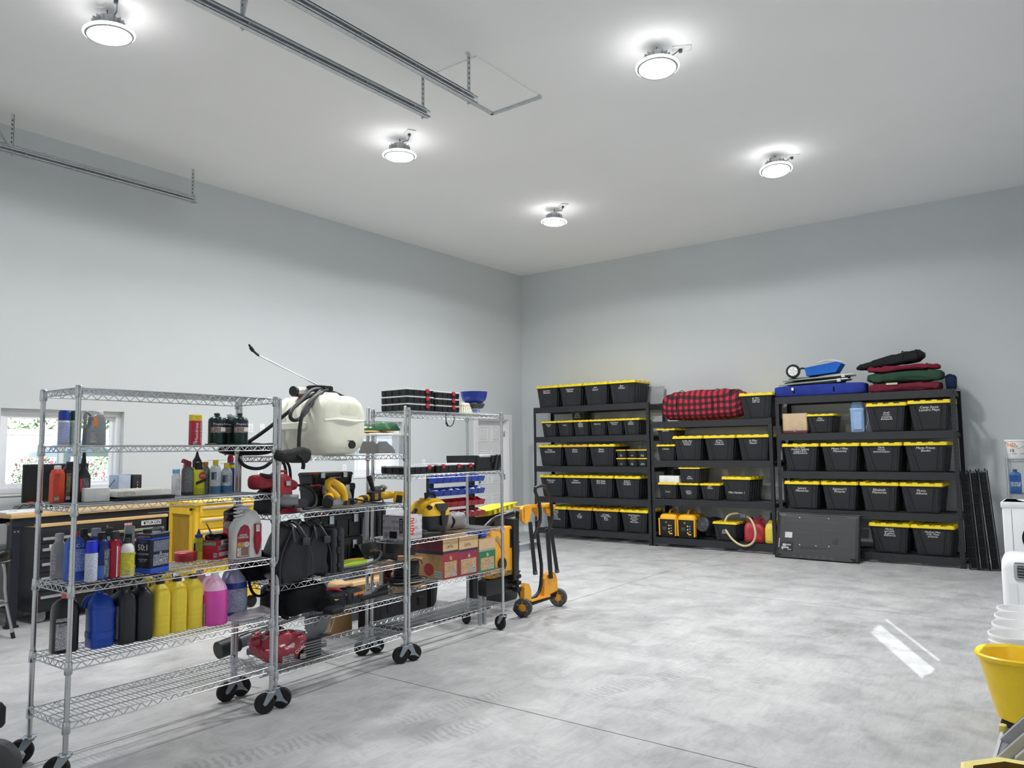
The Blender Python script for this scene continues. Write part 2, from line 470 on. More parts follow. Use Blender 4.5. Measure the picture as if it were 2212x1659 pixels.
track(.34, RY+.05, -7.03, 4.56, 'galvanised garage door track hanging beside the left wall', [(-7.07, 0), (-8.99, -.28)])
track(4.13, RY+.05, -7.03, 4.56, 'galvanised garage door track with perforated end hanger, left one overhead', [(-7.07, 0), (-8.9, .3)])
track(4.68, RY+.05, -7.03, 4.53, 'galvanised garage door track ending by the ceiling hatch, right one overhead', [(-7.08, 0)])
t = thing('attic_hatch', 'flush white ceiling hatch with metal angle along its edges', 'hatch', (0, 0, RZ))
MB().b2(4.13, 4.69, -7.0, -6.07, -.012, -.001).build('hatch_panel', CEILM, t, smooth=0)
m = MB(); m.b2(4.09, 4.13, -7.0, -6.05, -.028, -.001); m.build('edge_angle', GALV, t, smooth=0)
m = MB(); m.b2(4.09, 4.70, -6.07, -6.03, -.028, -.001); m.build('edge_angle', GALV, t, smooth=0)

# ---------------------------------------------------------------- high-bay ceiling lamps
LED = mat('#ffffff', .4, var=0, emit=9.0)
HALO = mat('#fffefd', .4, var=0, emit=HALO_UP)
HOUS = mat('#b9bcc0', .45, .3)
def lamp(x, y, label, rz, lean, watts):
    t = thing('high_bay_light', label, 'ceiling light', (x, y, RZ), rz, 'high-bay ceiling lamps')
    # housing: disc with finned dome, aluminium
    m = MB().lathe([(.05, -.06), (.07, -.065), (.085, -.10), (.09, -.14), (.165, -.165), (.172, -.175), (.172, -.2), (.155, -.205), (.15, -.195)], 32, cap1=True)
    h = m.build('housing', HOUS, t, rot=(lean, 0, 0))
    f = MB()
    for k in range(16):
        a = 2*PI*k/16; f.box((.09*math.cos(a), .09*math.sin(a), -.115), (.05, .005, .06), (0, 0, a))
    f.build('cooling_fin', HOUS, h, smooth=0, kind='stuff')
    MB().lathe([(.148, -.1965), (.135, -.207), (.1, -.214), (.05, -.217), (.01, -.218)], 32).build('diffuser', LED, h)
    MB().tube([(0, 0, -.001), (0, 0, -.02), (.014, 0, -.03), (.014, 0, -.045), (0, 0, -.055), (-.014, 0, -.045), (-.01, 0, -.035)], .004, 6, smooth=1).build('hook', mat('#55595c', .4, .8), t)
    MB().tube([(-.03, .02, -.065), (-.06, .03, -.03), (-.03, .05, -.012), (.06, .06, -.03), (.12, .06, -.06), (.17, .06, -.03), (.19, .05, -.012)], .0055, 6, smooth=2).build('cord', mat('#6c7276', .5), t)
    bx = MB().rbox((.21, .05, -.006), (.16, .10, .012), .008); bx.build('outlet_plate', mat('#e4e6e6', .4), t)
    MB().rbox((.2, .05, -.025), (.03, .03, .03), .006).build('plug', mat('#4b5256', .5), t)
    la = bpy.data.lights.new('lamp', 'SPOT'); la.spot_size = math.radians(167); la.spot_blend = .14; la.shadow_soft_size = .14; la.energy = watts; la.color = (1, 1, 1)
    lo = bpy.data.objects.new('lamp', la); COL.objects.link(lo); lo.parent = h; lo.location = (0, 0, -.235); lo.rotation_euler = (-lean, 0, 0)
    la = bpy.data.lights.new('lamp_beam', 'AREA'); la.shape = 'DISK'; la.size = .28; la.energy = watts*.5; la.spread = 2.5; la.color = (1, 1, 1)
    lo = bpy.data.objects.new('lamp_beam', la); COL.objects.link(lo); lo.parent = h; lo.location = (0, 0, -.225)
    MB().tube([(.174*math.cos(2*PI*k/28), .174*math.sin(2*PI*k/28), -.186) for k in range(28)], .009, 6, True).build('halo_ring', HALO, h)  # added glowing ring, not a lamp part; makes the halo on the ceiling
    return t
for (x, y, rz, lean, lb) in ((2.90, -9.27, -.4, .10, 'lit round high-bay lamp at the top left of the ceiling'),
                       (2.90, -6.16, -.5, 0, 'lit round high-bay lamp nearest the left wall beyond the tracks'),
                       (2.85, -3.06, -.6, -.03, 'lit round high-bay lamp nearest the far corner of the room'),
                       (5.98, -6.16, .5, -.08, 'lit round high-bay lamp right of the door tracks, dark plug beside it'),
                       (5.98, -3.10, .5, -.16, 'tilted round high-bay lamp above the right-hand racks, cord tangled'),
                       (5.98, -9.27, .2, 0, 'lit round high-bay lamp above the photographer, out of the picture')):
    lamp(x, y, lb, rz, lean, LAMP_DOWN*(.3 if 'photographer' in lb else 1))

# ---------------------------------------------------------------- outlets on the left wall
def outlet(y, z, label, switch=False):
    t = thing('wall_outlet', label, 'outlet', (0, y, z), PI/2)
    MB().rbox((0, -.003, 0), (.075, .006, .118), .004, mtx=None).build('cover_plate', TRIMM, t)
    for s_ in (-1, 1):
        if switch:
            if s_ > 0: MB().box((0, -.008, 0), (.012, .01, .026)).build('switch', TRIMM, t, smooth=0)
        else:
            r = MB().prism([(.017*math.cos(a*PI/8), .0145*math.sin(a*PI/8)+s_*.02) for a in range(16)], -.0065, -.0055, 'y').build('receptacle', mat('#dfe1e1', .4), t)
            m = MB(); m.box((-.006, -.0067, s_*.02+.002), (.002, .001, .008)); m.box((.006, -.0067, s_*.02+.002), (.002, .001, .008)); m.cyl((0, -.0062, s_*.02-.008), (0, -.0072, s_*.02-.008), .0025, 8)
            m.build('slot', BLACK_INK, r, smooth=0)
outlet(-5.995, 1.87, 'white wall outlet left of the other one at the same height, above the saw')
outlet(-5.82, 1.87, 'white light switch plate right of an outlet, behind the sprayer wand hose', True)
outlet(-5.84, 1.296, 'white wall outlet seen under the hanging black hose')
outlet(-4.42, 1.307, 'white wall outlet just above the black tool case stack')
outlet(-2.75, 1.353, 'white wall outlet behind the black parts organisers, cord plugged in')

# ================================================================ black boltless racks along the back wall
RF = -.68                                   # front plane of the racks
RKM = mat('#2b2d31', .55, .25, var=.1, bump=.06, bscale=300)
WIREDECK = mat('#7c8083', .4, .7)
def rack(name, label, x0, wd, H, shelves, extra=False):
    t = thing('storage_rack', label, 'rack', (x0, RF, 0), 0)
    D = .60; pw = .05
    post = None
    for px, py, sx, sy in ((0, 0, 1, 1), (wd, 0, -1, 1), (0, D, 1, -1), (wd, D, -1, -1)):
        m = MB()
        if sx > 0: m.b2(0, pw, 0, .004, 0, H); m.b2(0, .004, .004, .055, 0, H)
        else: m.b2(-pw, 0, 0, .004, 0, H); m.b2(-.004, 0, .004, .055, 0, H)
        if sy < 0: m.v = [(a, -b, c) for a, b, c in m.v]
        p = m.build('post', RKM, t, (px, py, 0), smooth=0)
        q = MB(); k = 0; fy = -.0006 if sy > 0 else .0006
        z = .05
        while z < H-.05:
            cx = sx*pw*.5
            q.prism([(cx-.012+.006*sx, z), (cx-.004+.006*sx, z), (cx+.004-.002*sx, z+.022), (cx-.004-.002*sx, z+.022)], fy, -fy, 'y')
            q.box((sx*.002, sy*.03, z+.011), (.0052, .012, .02))
            z += .05
        q.build('slot_holes', mat('#070708', .9), p, smooth=0, kind='stuff')
        MB().b2(-.005+min(0, sx*pw), .005+max(0, sx*pw), -.005, .06, 0, .012).build('foot', RUBBER, p, smooth=0) if sy > 0 else MB().b2(-.005+min(0, sx*pw), .005+max(0, sx*pw), -.06, .005, 0, .012).build('foot', RUBBER, p, smooth=0)
    for z in shelves:
        s_ = MB()
        # step beam profile: tall front face with a small lip
        for yy, sg in ((.002, 1), (D-.002, -1)):
            pr = [(yy, z-.1), (yy, z), (yy+sg*.02, z), (yy+sg*.02, z-.02), (yy+sg*.036, z-.02), (yy+sg*.036, z-.1)]
            s_.prism(pr, pw*.1, wd-pw*.1, 'x')
        sh = s_.build('shelf_beams', RKM, t, smooth=0)
        for xx in (.03, wd-.03):
            MB().b2(xx-.012, xx+.012, .04, D-.04, z-.08, z-.03).build('side_beam', RKM, sh, smooth=0)
        for xx in (.012, wd-.012):
            MB().b2(xx-.006, xx+.006, -.0045, .0, z-.075, z-.025).build('beam_tab', mat('#101114', .6), sh, smooth=0)
        g = MB(); n = int(wd/.075)
        for k in range(n+1): g.b2(.04+k*(wd-.08)/n-.0018, .04+k*(wd-.08)/n+.0018, .02, D-.02, z-.024, z-.0205)
        for k in range(9): g.b2(.03, wd-.03, .04+k*(D-.08)/8-.0018, .04+k*(D-.08)/8+.0018, z-.0205, z-.017)
        g.build('wire_deck', WIREDECK, sh, smooth=0, kind='stuff')
    return t
R1X, R2X, R3X = .75, 3.065, 5.083
rack('r', 'tall black five-shelf rack of yellow-lidded totes, nearest the far corner', R1X, 2.29, 2.30, (2.30, 1.775, 1.257, .722, .18))
rack('r', 'shorter black rack between two taller ones, plaid bedroll on top', R2X, 1.956, 1.985, (1.975, 1.355, .748, .145))
rack('r', 'tall black rack on the right with blue and green bags on top', R3X, 2.29, 2.275, (2.275, 1.743, 1.204, .67, .13))

# ---------------------------------------------------------------- totes
TOTE = mat('#1c1e23', .42, var=.1, bump=.05, bscale=400)
TLID = mat('#f2d726', .4, var=.05)
TLID2 = mat('#e8b92e', .42, var=.06)
TOTES = {}
def tote_mesh(kind):
    if kind in TOTES: return TOTES[kind]
    wd, dp, h = {'L': (.50, .58, .385), 'M': (.335, .46, .255), 'S': (.19, .30, .138), 'X': (.50, .46, .37)}[kind]
    lt = h*.1; hb = h-lt*.75
    b = MB()
    tw, td, bw, bd = wd*.945, dp*.945, wd*.78, dp*.83
    b.prof([(0, bw-.02, bd-.02), (.008, bw, bd), (hb*.93, tw-.008, td-.008), (hb*.93, tw+.012, td+.012), (hb, tw+.012, td+.012)], wd*.05, 3)
    # front and back relief: leaning centre panel and corner flutes
    for sg in (-1, 1):
        def P(u, z, o):
            f = z/(hb*.93); ww = bw+(tw-bw)*f; dd = bd+(td-bd)*f
            return (u*ww/2, sg*(dd/2+o), z)
        for (ua, ub, uc, ud) in ((-.86, -.70, -.46, -.62), (-.6, .6, .52, -.38)):
            z0, z1 = hb*.06, hb*.9
            o = .004
            q = [P(ub if False else ud, z0, o), P(uc, z0, o), P(ub, z1, o), P(ua, z1, o)]
            q2 = [P(ud-.02, z0-.004, -.001), P(uc+.02, z0-.004, -.001), P(ub+.02, z1+.004, -.001), P(ua-.02, z1+.004, -.001)]
            b.loft([q2, q], False, True)
        q = [P(.70, hb*.06, .005), P(.84, hb*.06, .005), P(.84, hb*.9, .005), P(.70, hb*.9, .005)]
        q2 = [P(.68, hb*.05, -.001), P(.86, hb*.05, -.001), P(.86, hb*.91, -.001), P(.68, hb*.91, -.001)]
        b.loft([q2, q], False, True)
    for sg in (-1, 1):      # side ribs
        for k in range(5):
            v = -.7+k*.35; z0, z1 = hb*.06, hb*.88
            def Q(z, e, o):
                f = z/(hb*.93); ww = bw+(tw-bw)*f; dd = bd+(td-bd)*f
                return (sg*(ww/2+o), (v+e)*dd/2, z)
            b.loft([[Q(z0, -.1, -.001), Q(z0, .1, -.001), Q(z1, .1, -.001), Q(z1, -.1, -.001)], [Q(z0, -.08, .006), Q(z0, .08, .006), Q(z1, .08, .006), Q(z1, -.08, .006)]], False, True)
    l = MB()
    l.prof([(hb-lt*.35, wd, dp), (hb+lt*.35, wd, dp), (hb+lt*.45, wd-.012, dp-.012), (hb+lt*.15, wd-.03, dp-.03)], wd*.06, 3)
    l.prof([(hb+lt*.1, wd*.8, dp*.84), (hb+lt*.6, wd*.78, dp*.82)], wd*.05, 2)
    for sg in (-1, 1):      # raised stacking lugs round the rim
        for k in range(4):
            l.box(((-.39+.26*k)*wd, sg*(dp/2-.026), hb+lt*.55), (wd*.12, .035, lt*.5))
        for k in range(4):
            l.box((sg*(wd/2-.026), (-.39+.26*k)*dp, hb+lt*.55), (.035, dp*.12, lt*.5))
    for k in range(5): l.box(((-.3+.15*k)*wd, 0, hb+lt*.68), (wd*.035, dp*.7, lt*.25))
    TOTES[kind] = (b.mesh('body', TOTE, 30), l.mesh('lid', TLID, 30), l.mesh('lid', TLID2, 30), wd, dp, h)
    return TOTES[kind]
ORD = ['first', 'second', 'third', 'fourth', 'fifth', 'sixth']
NT = [0]
def tote(kind, x, z, label, writing='', wide=None, front=RF+.008, rz=0., orange=False, hy=.72, hscale=1., sx=0.):
    b, l, l2, wd, dp, h = tote_mesh(kind)
    s_ = ((wide-.016)/wd) if wide else .97
    t = thing('storage_tote', label, 'tote', (x, front+dp/2, z), rz+random.uniform(-.012, .012), 'yellow-lidded storage totes')
    place('body', b, t, scale=(s_, 1, hscale)); place('lid', l2 if orange else l, t, scale=(s_, 1, hscale))
    if writing:
        n = writing.count('\n')+1
        sz = {'L': .044, 'X': .044, 'M': .034, 'S': .022}[kind]*(1 if n < 3 else .8)
        zz = h*hy*hscale; f = hy/.86; yy = -(dp*(.83+(.945-.83)*f)/2+.006)
        tilt = math.atan((.945-.83)*dp/2/(h*.9))
        text(writing, sz, WHITE_INK, t, (sx, yy-.0015, zz), (PI/2+tilt, 0, 0), 'handwriting', shear=.25, gap=.8)
    return t
# left rack ------------------------------------------------------
def row(kind, xs, z, shelf, rackname, texts, orange=(), wides=None, hy=.72, fronts=None, hscale=1.):
    n = len(xs)
    for i, x in enumerate(xs):
        pos = 'leftmost' if i == 0 else ('rightmost' if i == n-1 else ORD[i]+' from left')
        first = texts[i].replace('\n', ' ').split()
        tote(kind, x, z, '%s yellow-lidded black tote on the %s of the %s rack' % (pos, shelf, rackname), texts[i],
             wides[i] if wides else None, orange=i in orange, hy=hy, front=fronts[i] if fronts else RF+.008, hscale=hscale)
row('L', [1.027, 1.52, 2.03, 2.545], 2.30, 'very top', 'left', ['Summer\nBlankets', 'Outdoor\nPillows', 'Fall\nDecor', 'Boy\nWinter'], wides=[.485, .5, .505, .53])
row('M', [1.06, 1.40, 1.728, 2.06, 2.39, 2.70], 1.775, 'second shelf', 'left', ['Baskets\nmisc', 'Vases', 'Misc\nElectrical\nSupplies\nAdapters', 'Batteries', 'Cable Box/\nCovers', 'Wall\nMounts/\nBrackets'], hscale=1.08)
row('L', [1.078, 1.603, 2.126], 1.257, 'third shelf', 'left', ['Xmas\nDecorations', 'Xmas\nDecor', 'Xmas\nDecor'], orange=(1,), wides=[.52, .515, .53], hscale=.97)
for k in range(3):
    for j in range(2):
        tote('S', [2.505, 2.71, 2.895][k], 1.257+.1385*j, '%s small yellow-lidded tote, %s of the stacked pairs, left rack middle shelf' % (('lower', 'upper')[j], ('left', 'centre', 'right')[k]), [['Nails', 'Misc\nBolts', 'Hooks\nAnchors'], ['Drill\nBits', 'Nuts', 'Wood\nScrews']][j][k], hy=.3)
row('L', [1.093, 1.606, 2.105, 2.60], .722, 'fourth shelf', 'left', ['Extension\nCords', 'Extra\nHardware', '18.6 Nails\n18.2 Nails', 'Indoor/\nOutdoor\nSun lights'], wides=[.515, .51, .49, .5], hscale=.98)
row('L', [1.17, 1.669, 2.187, 2.715], .18, 'bottom shelf', 'left', ['Misc Melt\nTile Trim\nsealer\nand dry\ngrouter\nGrass seeding', 'Oil\nChange\nTools', 'Tail lights\nWiring / Misc\nBolts\nTools', 'Metal Supplies\nCutters\nSun visors\nFilters\nMisc tubes'], orange=(1, 2), wides=[.47, .52, .515, .54], hy=.62, hscale=.96)
b, l, l2, *_ = tote_mesh('M')
t = thing('storage_tote', 'dim black tote standing behind others on the second shelf, left rack', 'tote', (1.49, -.23, 2.045), 0, 'yellow-lidded storage totes')
place('body', b, t, scale=(.9, .6, .85)); text('Baby\nBottles\nBlankets', .04, WHITE_INK, t, (0, -.15, .1), name='handwriting', shear=.2, gap=.8)
place('lid', l, t, scale=(.9, .6, .85))
t['label'] = 'black tote stacked behind the front row, second shelf of the left rack'
tag(MB().rbox((0, 0, .15), (.42, .02, .30), .04, 4, b=.004, mtx=Euler((-.06, 0, 0)).to_matrix().to_4x4()).build('folding_table_top', mat('#9a9ea1', .5), None, (2.83, -.1, 2.302)), 'grey round-cornered table top standing behind the top totes of the left rack', 'table top')
# middle rack
tote('L', 4.79, 1.975, 'yellow-lidded black tote right of the plaid bedroll on top', 'A. Misc\nEngland\nmisc etc', .53)
tote('M', 3.315, 1.355, 'lower of two small stacked totes, middle rack second shelf', '2 Radios')
tote('M', 3.32, 1.611, 'upper of two small stacked totes, middle rack second shelf', 'Records', hy=.85)
for i, (x, s_) in enumerate(((3.68, 'A Misc Box\nFrames &\nSchwinn'), (4.203, 'A Misc\nWrap of\nornaments'), (4.727, 'A Misc\nDecor'))):
    tote('L', x, 1.355, '%s large yellow-lidded tote on the middle rack second shelf' % ('left', 'centre', 'right')[i], s_, .52)
for i, (x, s_) in enumerate(((3.325, 'Tools'), (3.68, 'Comm\nMisc bits\nCables'), (4.035, 'Misc\nWires'))):
    tote('M', x, .748, '%s small tote in the row on the middle rack third shelf' % ('left', 'centre', 'right')[i], s_, .35, hy=(.45, .45, .78)[i])
tote('M', 3.70, 1.0, 'small tote stacked on top of the small row, middle rack third shelf', 'Misc\nCovers', .38, hy=.35)
tote('X', 4.47, .748, 'large tote standing skewed at the right of the middle rack third shelf', 'Misc Hardwr 1', .5, front=RF+.015, rz=-.13, hy=.35, hscale=.98)
tote('M', 4.245, .145, 'yellow-lidded tote between the black fan and the red gas can', 'Motor\nDrum &\nFlashlites', .40, front=RF+.01, hscale=1.12, hy=.5)
tag(MB().rbox((0, 0, .055), (.34, .3, .11), .006).build('white_box', mat('#e3e3e1', .6), None, (3.345, RF+.19, 1.003)), 'white carton lying on a small tote, middle rack third shelf', 'box')
t = thing('router', 'black electronic unit with cables behind the white carton', 'device', (3.33, -.17, 1.005))
MB().rbox((0, 0, .1), (.22, .08, .2), .01).build('casing', BLACK, t)
MB().tube([(-.1, -.06, .02), (-.16, -.1, .1), (-.14, -.08, .2), (-.05, -.05, .26), (.06, -.06, .22)], .008, 6, smooth=2).build('cable', RUBBER, t)
# right rack
tote('M', 5.70, 1.743, 'small yellow-lidded tote beside the tan record case', 'Misc\nClothes', .39, hscale=1.05)
tote('L', 6.555, 1.743, 'yellow-lidded tote right of the tall blue jug', 'Small\nTools/\nCamping\nBackpacks', .525, hy=.55)
tote('L', 7.07, 1.743, 'yellow-lidded tote at the right end of the right rack second shelf', 'Camp Stove\nLantern Maps', .53, hscale=1.04)
row('L', [5.40, 5.938, 6.472, 7.0], 1.204, 'third shelf', 'right', ['Misc Paper\nOutdoor Lighting\nLegend & fix\nand Receivers', 'Music / Misc\nMemories', 'Marla\nHouse\nmemories/pics', 'Maria Prison\nBooks'], wides=[.53, .53, .53, .53], hy=.76, hscale=1.02)
row('L', [5.405, 5.91, 6.416, 6.925], .67, 'fourth shelf', 'right', ["Sylvia's\nMemories", "Seymour's\nPictures", 'Elizabeth\nMemories', 'Photo\nAlbums'], wides=[.51, .505, .505, .53], hy=.70, hscale=1.02)
tote('L', 6.515, .13, 'left yellow-lidded tote on the bottom shelf beside the television', "Marla's\nportable\n& games\nMemories", .525, hy=.70, hscale=1.02)
tote('L', 7.03, .13, 'right yellow-lidded tote on the bottom shelf of the right rack', 'Medical Misc\nCalc, Puns\npictures', .53, hy=.70, hscale=1.02)
import numpy as np
W,H=2212,1659
def rot(yaw,pitch,roll):
    # camera forward
    f=np.array([np.sin(yaw)*np.cos(pitch),np.cos(yaw)*np.cos(pitch),np.sin(pitch)])
    r=np.array([np.cos(yaw),-np.sin(yaw),0.]); u=np.cross(r,f)
    c,s=np.cos(roll),np.sin(roll)
    r2=c*r+s*u; u2=-s*r+c*u
    return r2,u2,f
def proj(p,P):
    f=p['f'];r,u,fw=rot(p['yaw'],p['pitch'],p['roll'])
    d=np.array(P)-np.array([p['cx'],p['cy'],p['cz']])
    z=d@fw
    return np.array([W/2+f*(d@r)/z, H/2-f*(d@u)/z])
names=['f','yaw','pitch','roll','cx','cy','cz','yr','x3r','x2l','x1r','Hc','Hw','hf']
x0=[1600,-.65,.08,.0,4.,-11,1.62,-.7,7.,2.6,2.5,4.88,1.9,.14]
posts={'1FL':[(171,830),(146.8,1623.5)],'1BL':[(91,842.5),(67,1585)],'1FR':[(593,855.7),(581.5,1485.4)],'1BR':[(504,869),(492,1470)],
'2FL':[(598.7,867),(593.8,1485)],'2FR':[(871,879.6),(876.5,1388)],'3FL':[(882.8,881.6),(886.4,1388)],'3FR':[(1080,891.6),(1089.3,1326.6)],'3BR':[(1008.8,899.5),(1011.7,1316.6)]}
g={'1FL':(3.5,-9),'1BL':(3,-9),'1FR':(3.5,-7.5),'1BR':(3,-7.5),'2FL':(3.5,-7.4),'2FR':(3.5,-6),'3FL':(3.5,-5.9),'3FR':(3.5,-4.5),'3BR':(3,-4.5)}
for k in posts:
    names+=['x'+k,'y'+k]; x0+=list(g[k])
x0=np.array(x0,float)
def res(x):
    p=dict(zip(names,x)); R=[]
    def a(P,px,w=1):
        d=proj(p,P)-np.array(px); R.extend(w*d)
    yr=p['yr']
    a((p['x3r'],yr,0),(2084,1231));a((p['x3r'],yr,2.29),(2063,839));a((p['x3r']-2.29,yr,2.29),(1673,857.6))
    a((p['x2l'],yr,1.98),(1403.6,909));a((p['x2l'],yr,0),(1408,1176));a((p['x2l']+1.956,yr,1.98),(1670.6,902.7))
    a((p['x1r'],yr,2.29),(1401.8,868.7));a((p['x1r'],yr,0),(1407,1174.5));a((p['x1r']-2.29,yr,2.29),(1154.2,879.7))
    a((0,0,p['Hc']),(1125,597),2)
    R.append((proj(p,(0,0,2))[0]-1128))
    # ceiling lines
    def line(A,B,px):
        A=proj(p,A);B=proj(p,B);d=B-A;n=np.array([-d[1],d[0]])/np.hypot(*d)
        R.append(n@(np.array(px)-A))
    for px in [(1700,491.6),(2001,437)]: line((0,0,p['Hc']),(7,0,p['Hc']),px)
    for px in [(446,397),(760,486),(1049,575.6)]: line((0,0,p['Hc']),(0,-8,p['Hc']),px)
    for k in posts:
        X,Y=p['x'+k],p['y'+k]
        a((X,Y,p['Hw']),posts[k][0]);a((X,Y,p['hf']),posts[k][1])
    R.append((p['f']-1600)/30); R.append((p['hf']-.14)*300); R.append((p['Hw']-1.95)*100);R.append((p['yr']+.68)*50)
    for u in ('1F','3F'):
        pass
    return np.array(R)
def lm(x):
    lam=1e-2;r=res(x);c=r@r
    for it in range(300):
        J=np.empty((len(r),len(x)))
        for i in range(len(x)):
            h=1e-5*max(1,abs(x[i]));y=x.copy();y[i]+=h;J[:,i]=(res(y)-r)/h
        A=J.T@J;s=np.linalg.solve(A+lam*np.diag(np.diag(A)+1e-9),-J.T@r)
        r2=res(x+s);c2=r2@r2
        if c2<c: x=x+s;r=r2;done=abs(c-c2)<1e-9;c=c2;lam/=3
        else: lam*=4
        if lam>1e12: break
    return x,r
if __name__=='__main__':
    x,r=lm(x0)
    print('cost',r@r)
    for n,v in zip(names,x): print(n,round(v,4))
    print(np.round(r,1))
    p=dict(zip(names,x))
    d=lambda a,b:(round(np.hypot(p['x'+a]-p['x'+b],p['y'+a]-p['y'+b]),3))
    for a,b in [('1FL','1FR'),('1FL','1BL'),('1FR','1BR'),('1BL','1BR'),('2FL','2FR'),('3FL','3FR'),('3FR','3BR')]: print(a,b,d(a,b))

# ================================================================ soft goods helper
from mathutils import noise as mnoise
def soft(size, e1=.45, e2=.45, amp=.012, fr=5., seed=0., nu=28, nv=16, fold=0., shape=None):
    """lumpy padded body, resting on z = 0: superellipsoid with creases"""
    a, b_, c = [k/2 for k in size]; R = []
    sp = lambda v, e: math.copysign(abs(v)**e, v)
    for j in range(1, nv):
        ph = -PI/2 + PI*j/nv; r = []
        for i in range(nu):
            th = 2*PI*i/nu
            x = a*sp(math.cos(ph), e1)*sp(math.cos(th), e2); y = b_*sp(math.cos(ph), e1)*sp(math.sin(th), e2); z = c*sp(math.sin(ph), e1)
            q = Vector((x*fr+seed, y*fr, z*fr))
            d = mnoise.noise(q)*amp + mnoise.noise(q*2.7)*amp*.5
            if fold: d += fold*abs(mnoise.noise(Vector((x*fr*2.2+seed, y*fr*.7, z*fr*.9))))*-1
            n = Vector((x/a/a, y/b_/b_, z/c/c)); n = n.normalized() if n.length else n
            p = Vector((x, y, z))+n*d
            if shape: p = Vector(shape(p))
            r.append((p.x, p.y, max(-c, p.z)+c))
        R.append(r)
    return MB().loft(R)
def fabric(col, rough=.85, bump=.25, bscale=500, var=.15): return mat(col, rough, var=var, scale=6, bump=bump, bscale=bscale, spec=.2)
def plaid():
    m = bpy.data.materials.new('plaid'); m.use_nodes = True
    t = m.node_tree; b = t.nodes['Principled BSDF']; b.inputs['Roughness'].default_value = .8; L = t.links.new
    tc = t.nodes.new('ShaderNodeTexCoord'); sp = t.nodes.new('ShaderNodeSeparateXYZ'); L(tc.outputs['Object'], sp.inputs[0])
    def mth(op, a, b_=None, c=0.):
        n = t.nodes.new('ShaderNodeMath'); n.operation = op
        L(a, n.inputs[0])
        if b_ is not None: L(b_, n.inputs[1])
        else: n.inputs[1].default_value = c
        return n.outputs[0]
    v = mth('SUBTRACT', sp.outputs['Z'], sp.outputs['Y'])
    st = [mth('GREATER_THAN', mth('FRACT', mth('MULTIPLY', k, c=10.5)), c=.5) for k in (sp.outputs['X'], v)]
    s_ = mth('MULTIPLY', mth('ADD', *st), c=.5)
    r = t.nodes.new('ShaderNodeValToRGB'); r.color_ramp.interpolation = 'CONSTANT'; e = r.color_ramp.elements
    e[0].color = lin('#1b0d12'); e[1].position = .4; e[1].color = lin('#57141f'); k = e.new(.8); k.color = lin('#c0213f')
    L(s_, r.inputs[0]); L(r.outputs[0], b.inputs['Base Color'])
    return m
# ---------------------------------------------------------------- plaid bedroll
def squash(p):
    x = p.x; k = 1-.12*max(0, x/.7)**2; return (x, p.y*k, p.z*(1-.05*abs(math.sin(x*5))))
t = thing('bedroll', 'long red and black plaid bedroll on top of the middle rack', 'bedroll', (3.885, RF+.29, 1.975))
soft((1.38, .5, .50), .55, .38, .03, 4.5, 3., 44, 22, .02, squash).build('padded_roll', plaid(), t, smooth=0).data.shade_smooth()
for x in (-.38, .22): MB().tube([(x, .26*math.cos(a)*.98, .25+.25*math.sin(a)) for a in [2*PI*k/24 for k in range(24)]], .005, 6, True).build('tie', mat('#22080e', .9), t)
t = MB().tube([(0, 0, .05), (.02, -.04, .08), (.03, -.09, .05), (.05, -.12, -.02)], .006, 6, smooth=1)
# ---------------------------------------------------------------- generators
YEL = mat('#f0b225', .42, var=.06)
def generator(x, label):
    t = thing('inverter_generator', label, 'generator', (x, RF+.25, .145), 0, 'generators on the middle rack')
    m = MB(); m.prof([(0, .25, .42), (.02, .28, .44), (.25, .285, .45), (.30, .27, .44)], .04, 4)
    m.build('housing', mat('#1d1e22', .5), t)
    m = MB(); m.prof([(.285, .29, .455), (.33, .285, .45), (.355, .25, .42), (.365, .2, .36)], .05, 4)
    m.build('top_cowl', YEL, t)
    for sx in (-1, 1):
        m = MB(); m.prism([(sx*.128, .03), (sx*.146, .03), (sx*.150, .3), (sx*.132, .3)], -.232, -.17, 'y'); m.build('side_trim', YEL, t, smooth=0)
    MB().tube([(0, -.13, .36), (0, -.13, .40), (0, -.08, .425), (0, .08, .425), (0, .13, .40), (0, .13, .36)], .016, 8, smooth=2).build('handle', mat('#d79a1f', .45), t)
    p = MB().rbox((0, -.226, .16), (.21, .012, .23), .02).build('control_panel', mat('#0c0c0e', .5), t)
    m = MB().rbox((-.045, -.234, .14), (.07, .01, .06), .008); m.build('socket_block', mat('#3b3c40', .5), p)
    for k in range(3): MB().cyl((.03, -.232, .09+k*.05), (.03, -.24, .09+k*.05), .013, 12).build('dial', YEL if k != 1 else mat('#b9b9b0', .4), p)
    for k in range(3): MB().cyl((.065, -.232, .11+k*.04), (.065, -.237, .11+k*.04), .008, 10).build('indicator', mat('#c6c7b8', .4), p)
    MB().box((.06, -.2335, .065), (.05, .004, .02)).build('badge', YEL, p, smooth=0)
    text('ON\nOFF', .016, WHITE_INK, p, (-.02, -.2335, .24))
    return t
generator(3.305, 'yellow and black inverter generator, left one of the pair')
generator(3.62, 'yellow and black inverter generator beside the black drum fan')
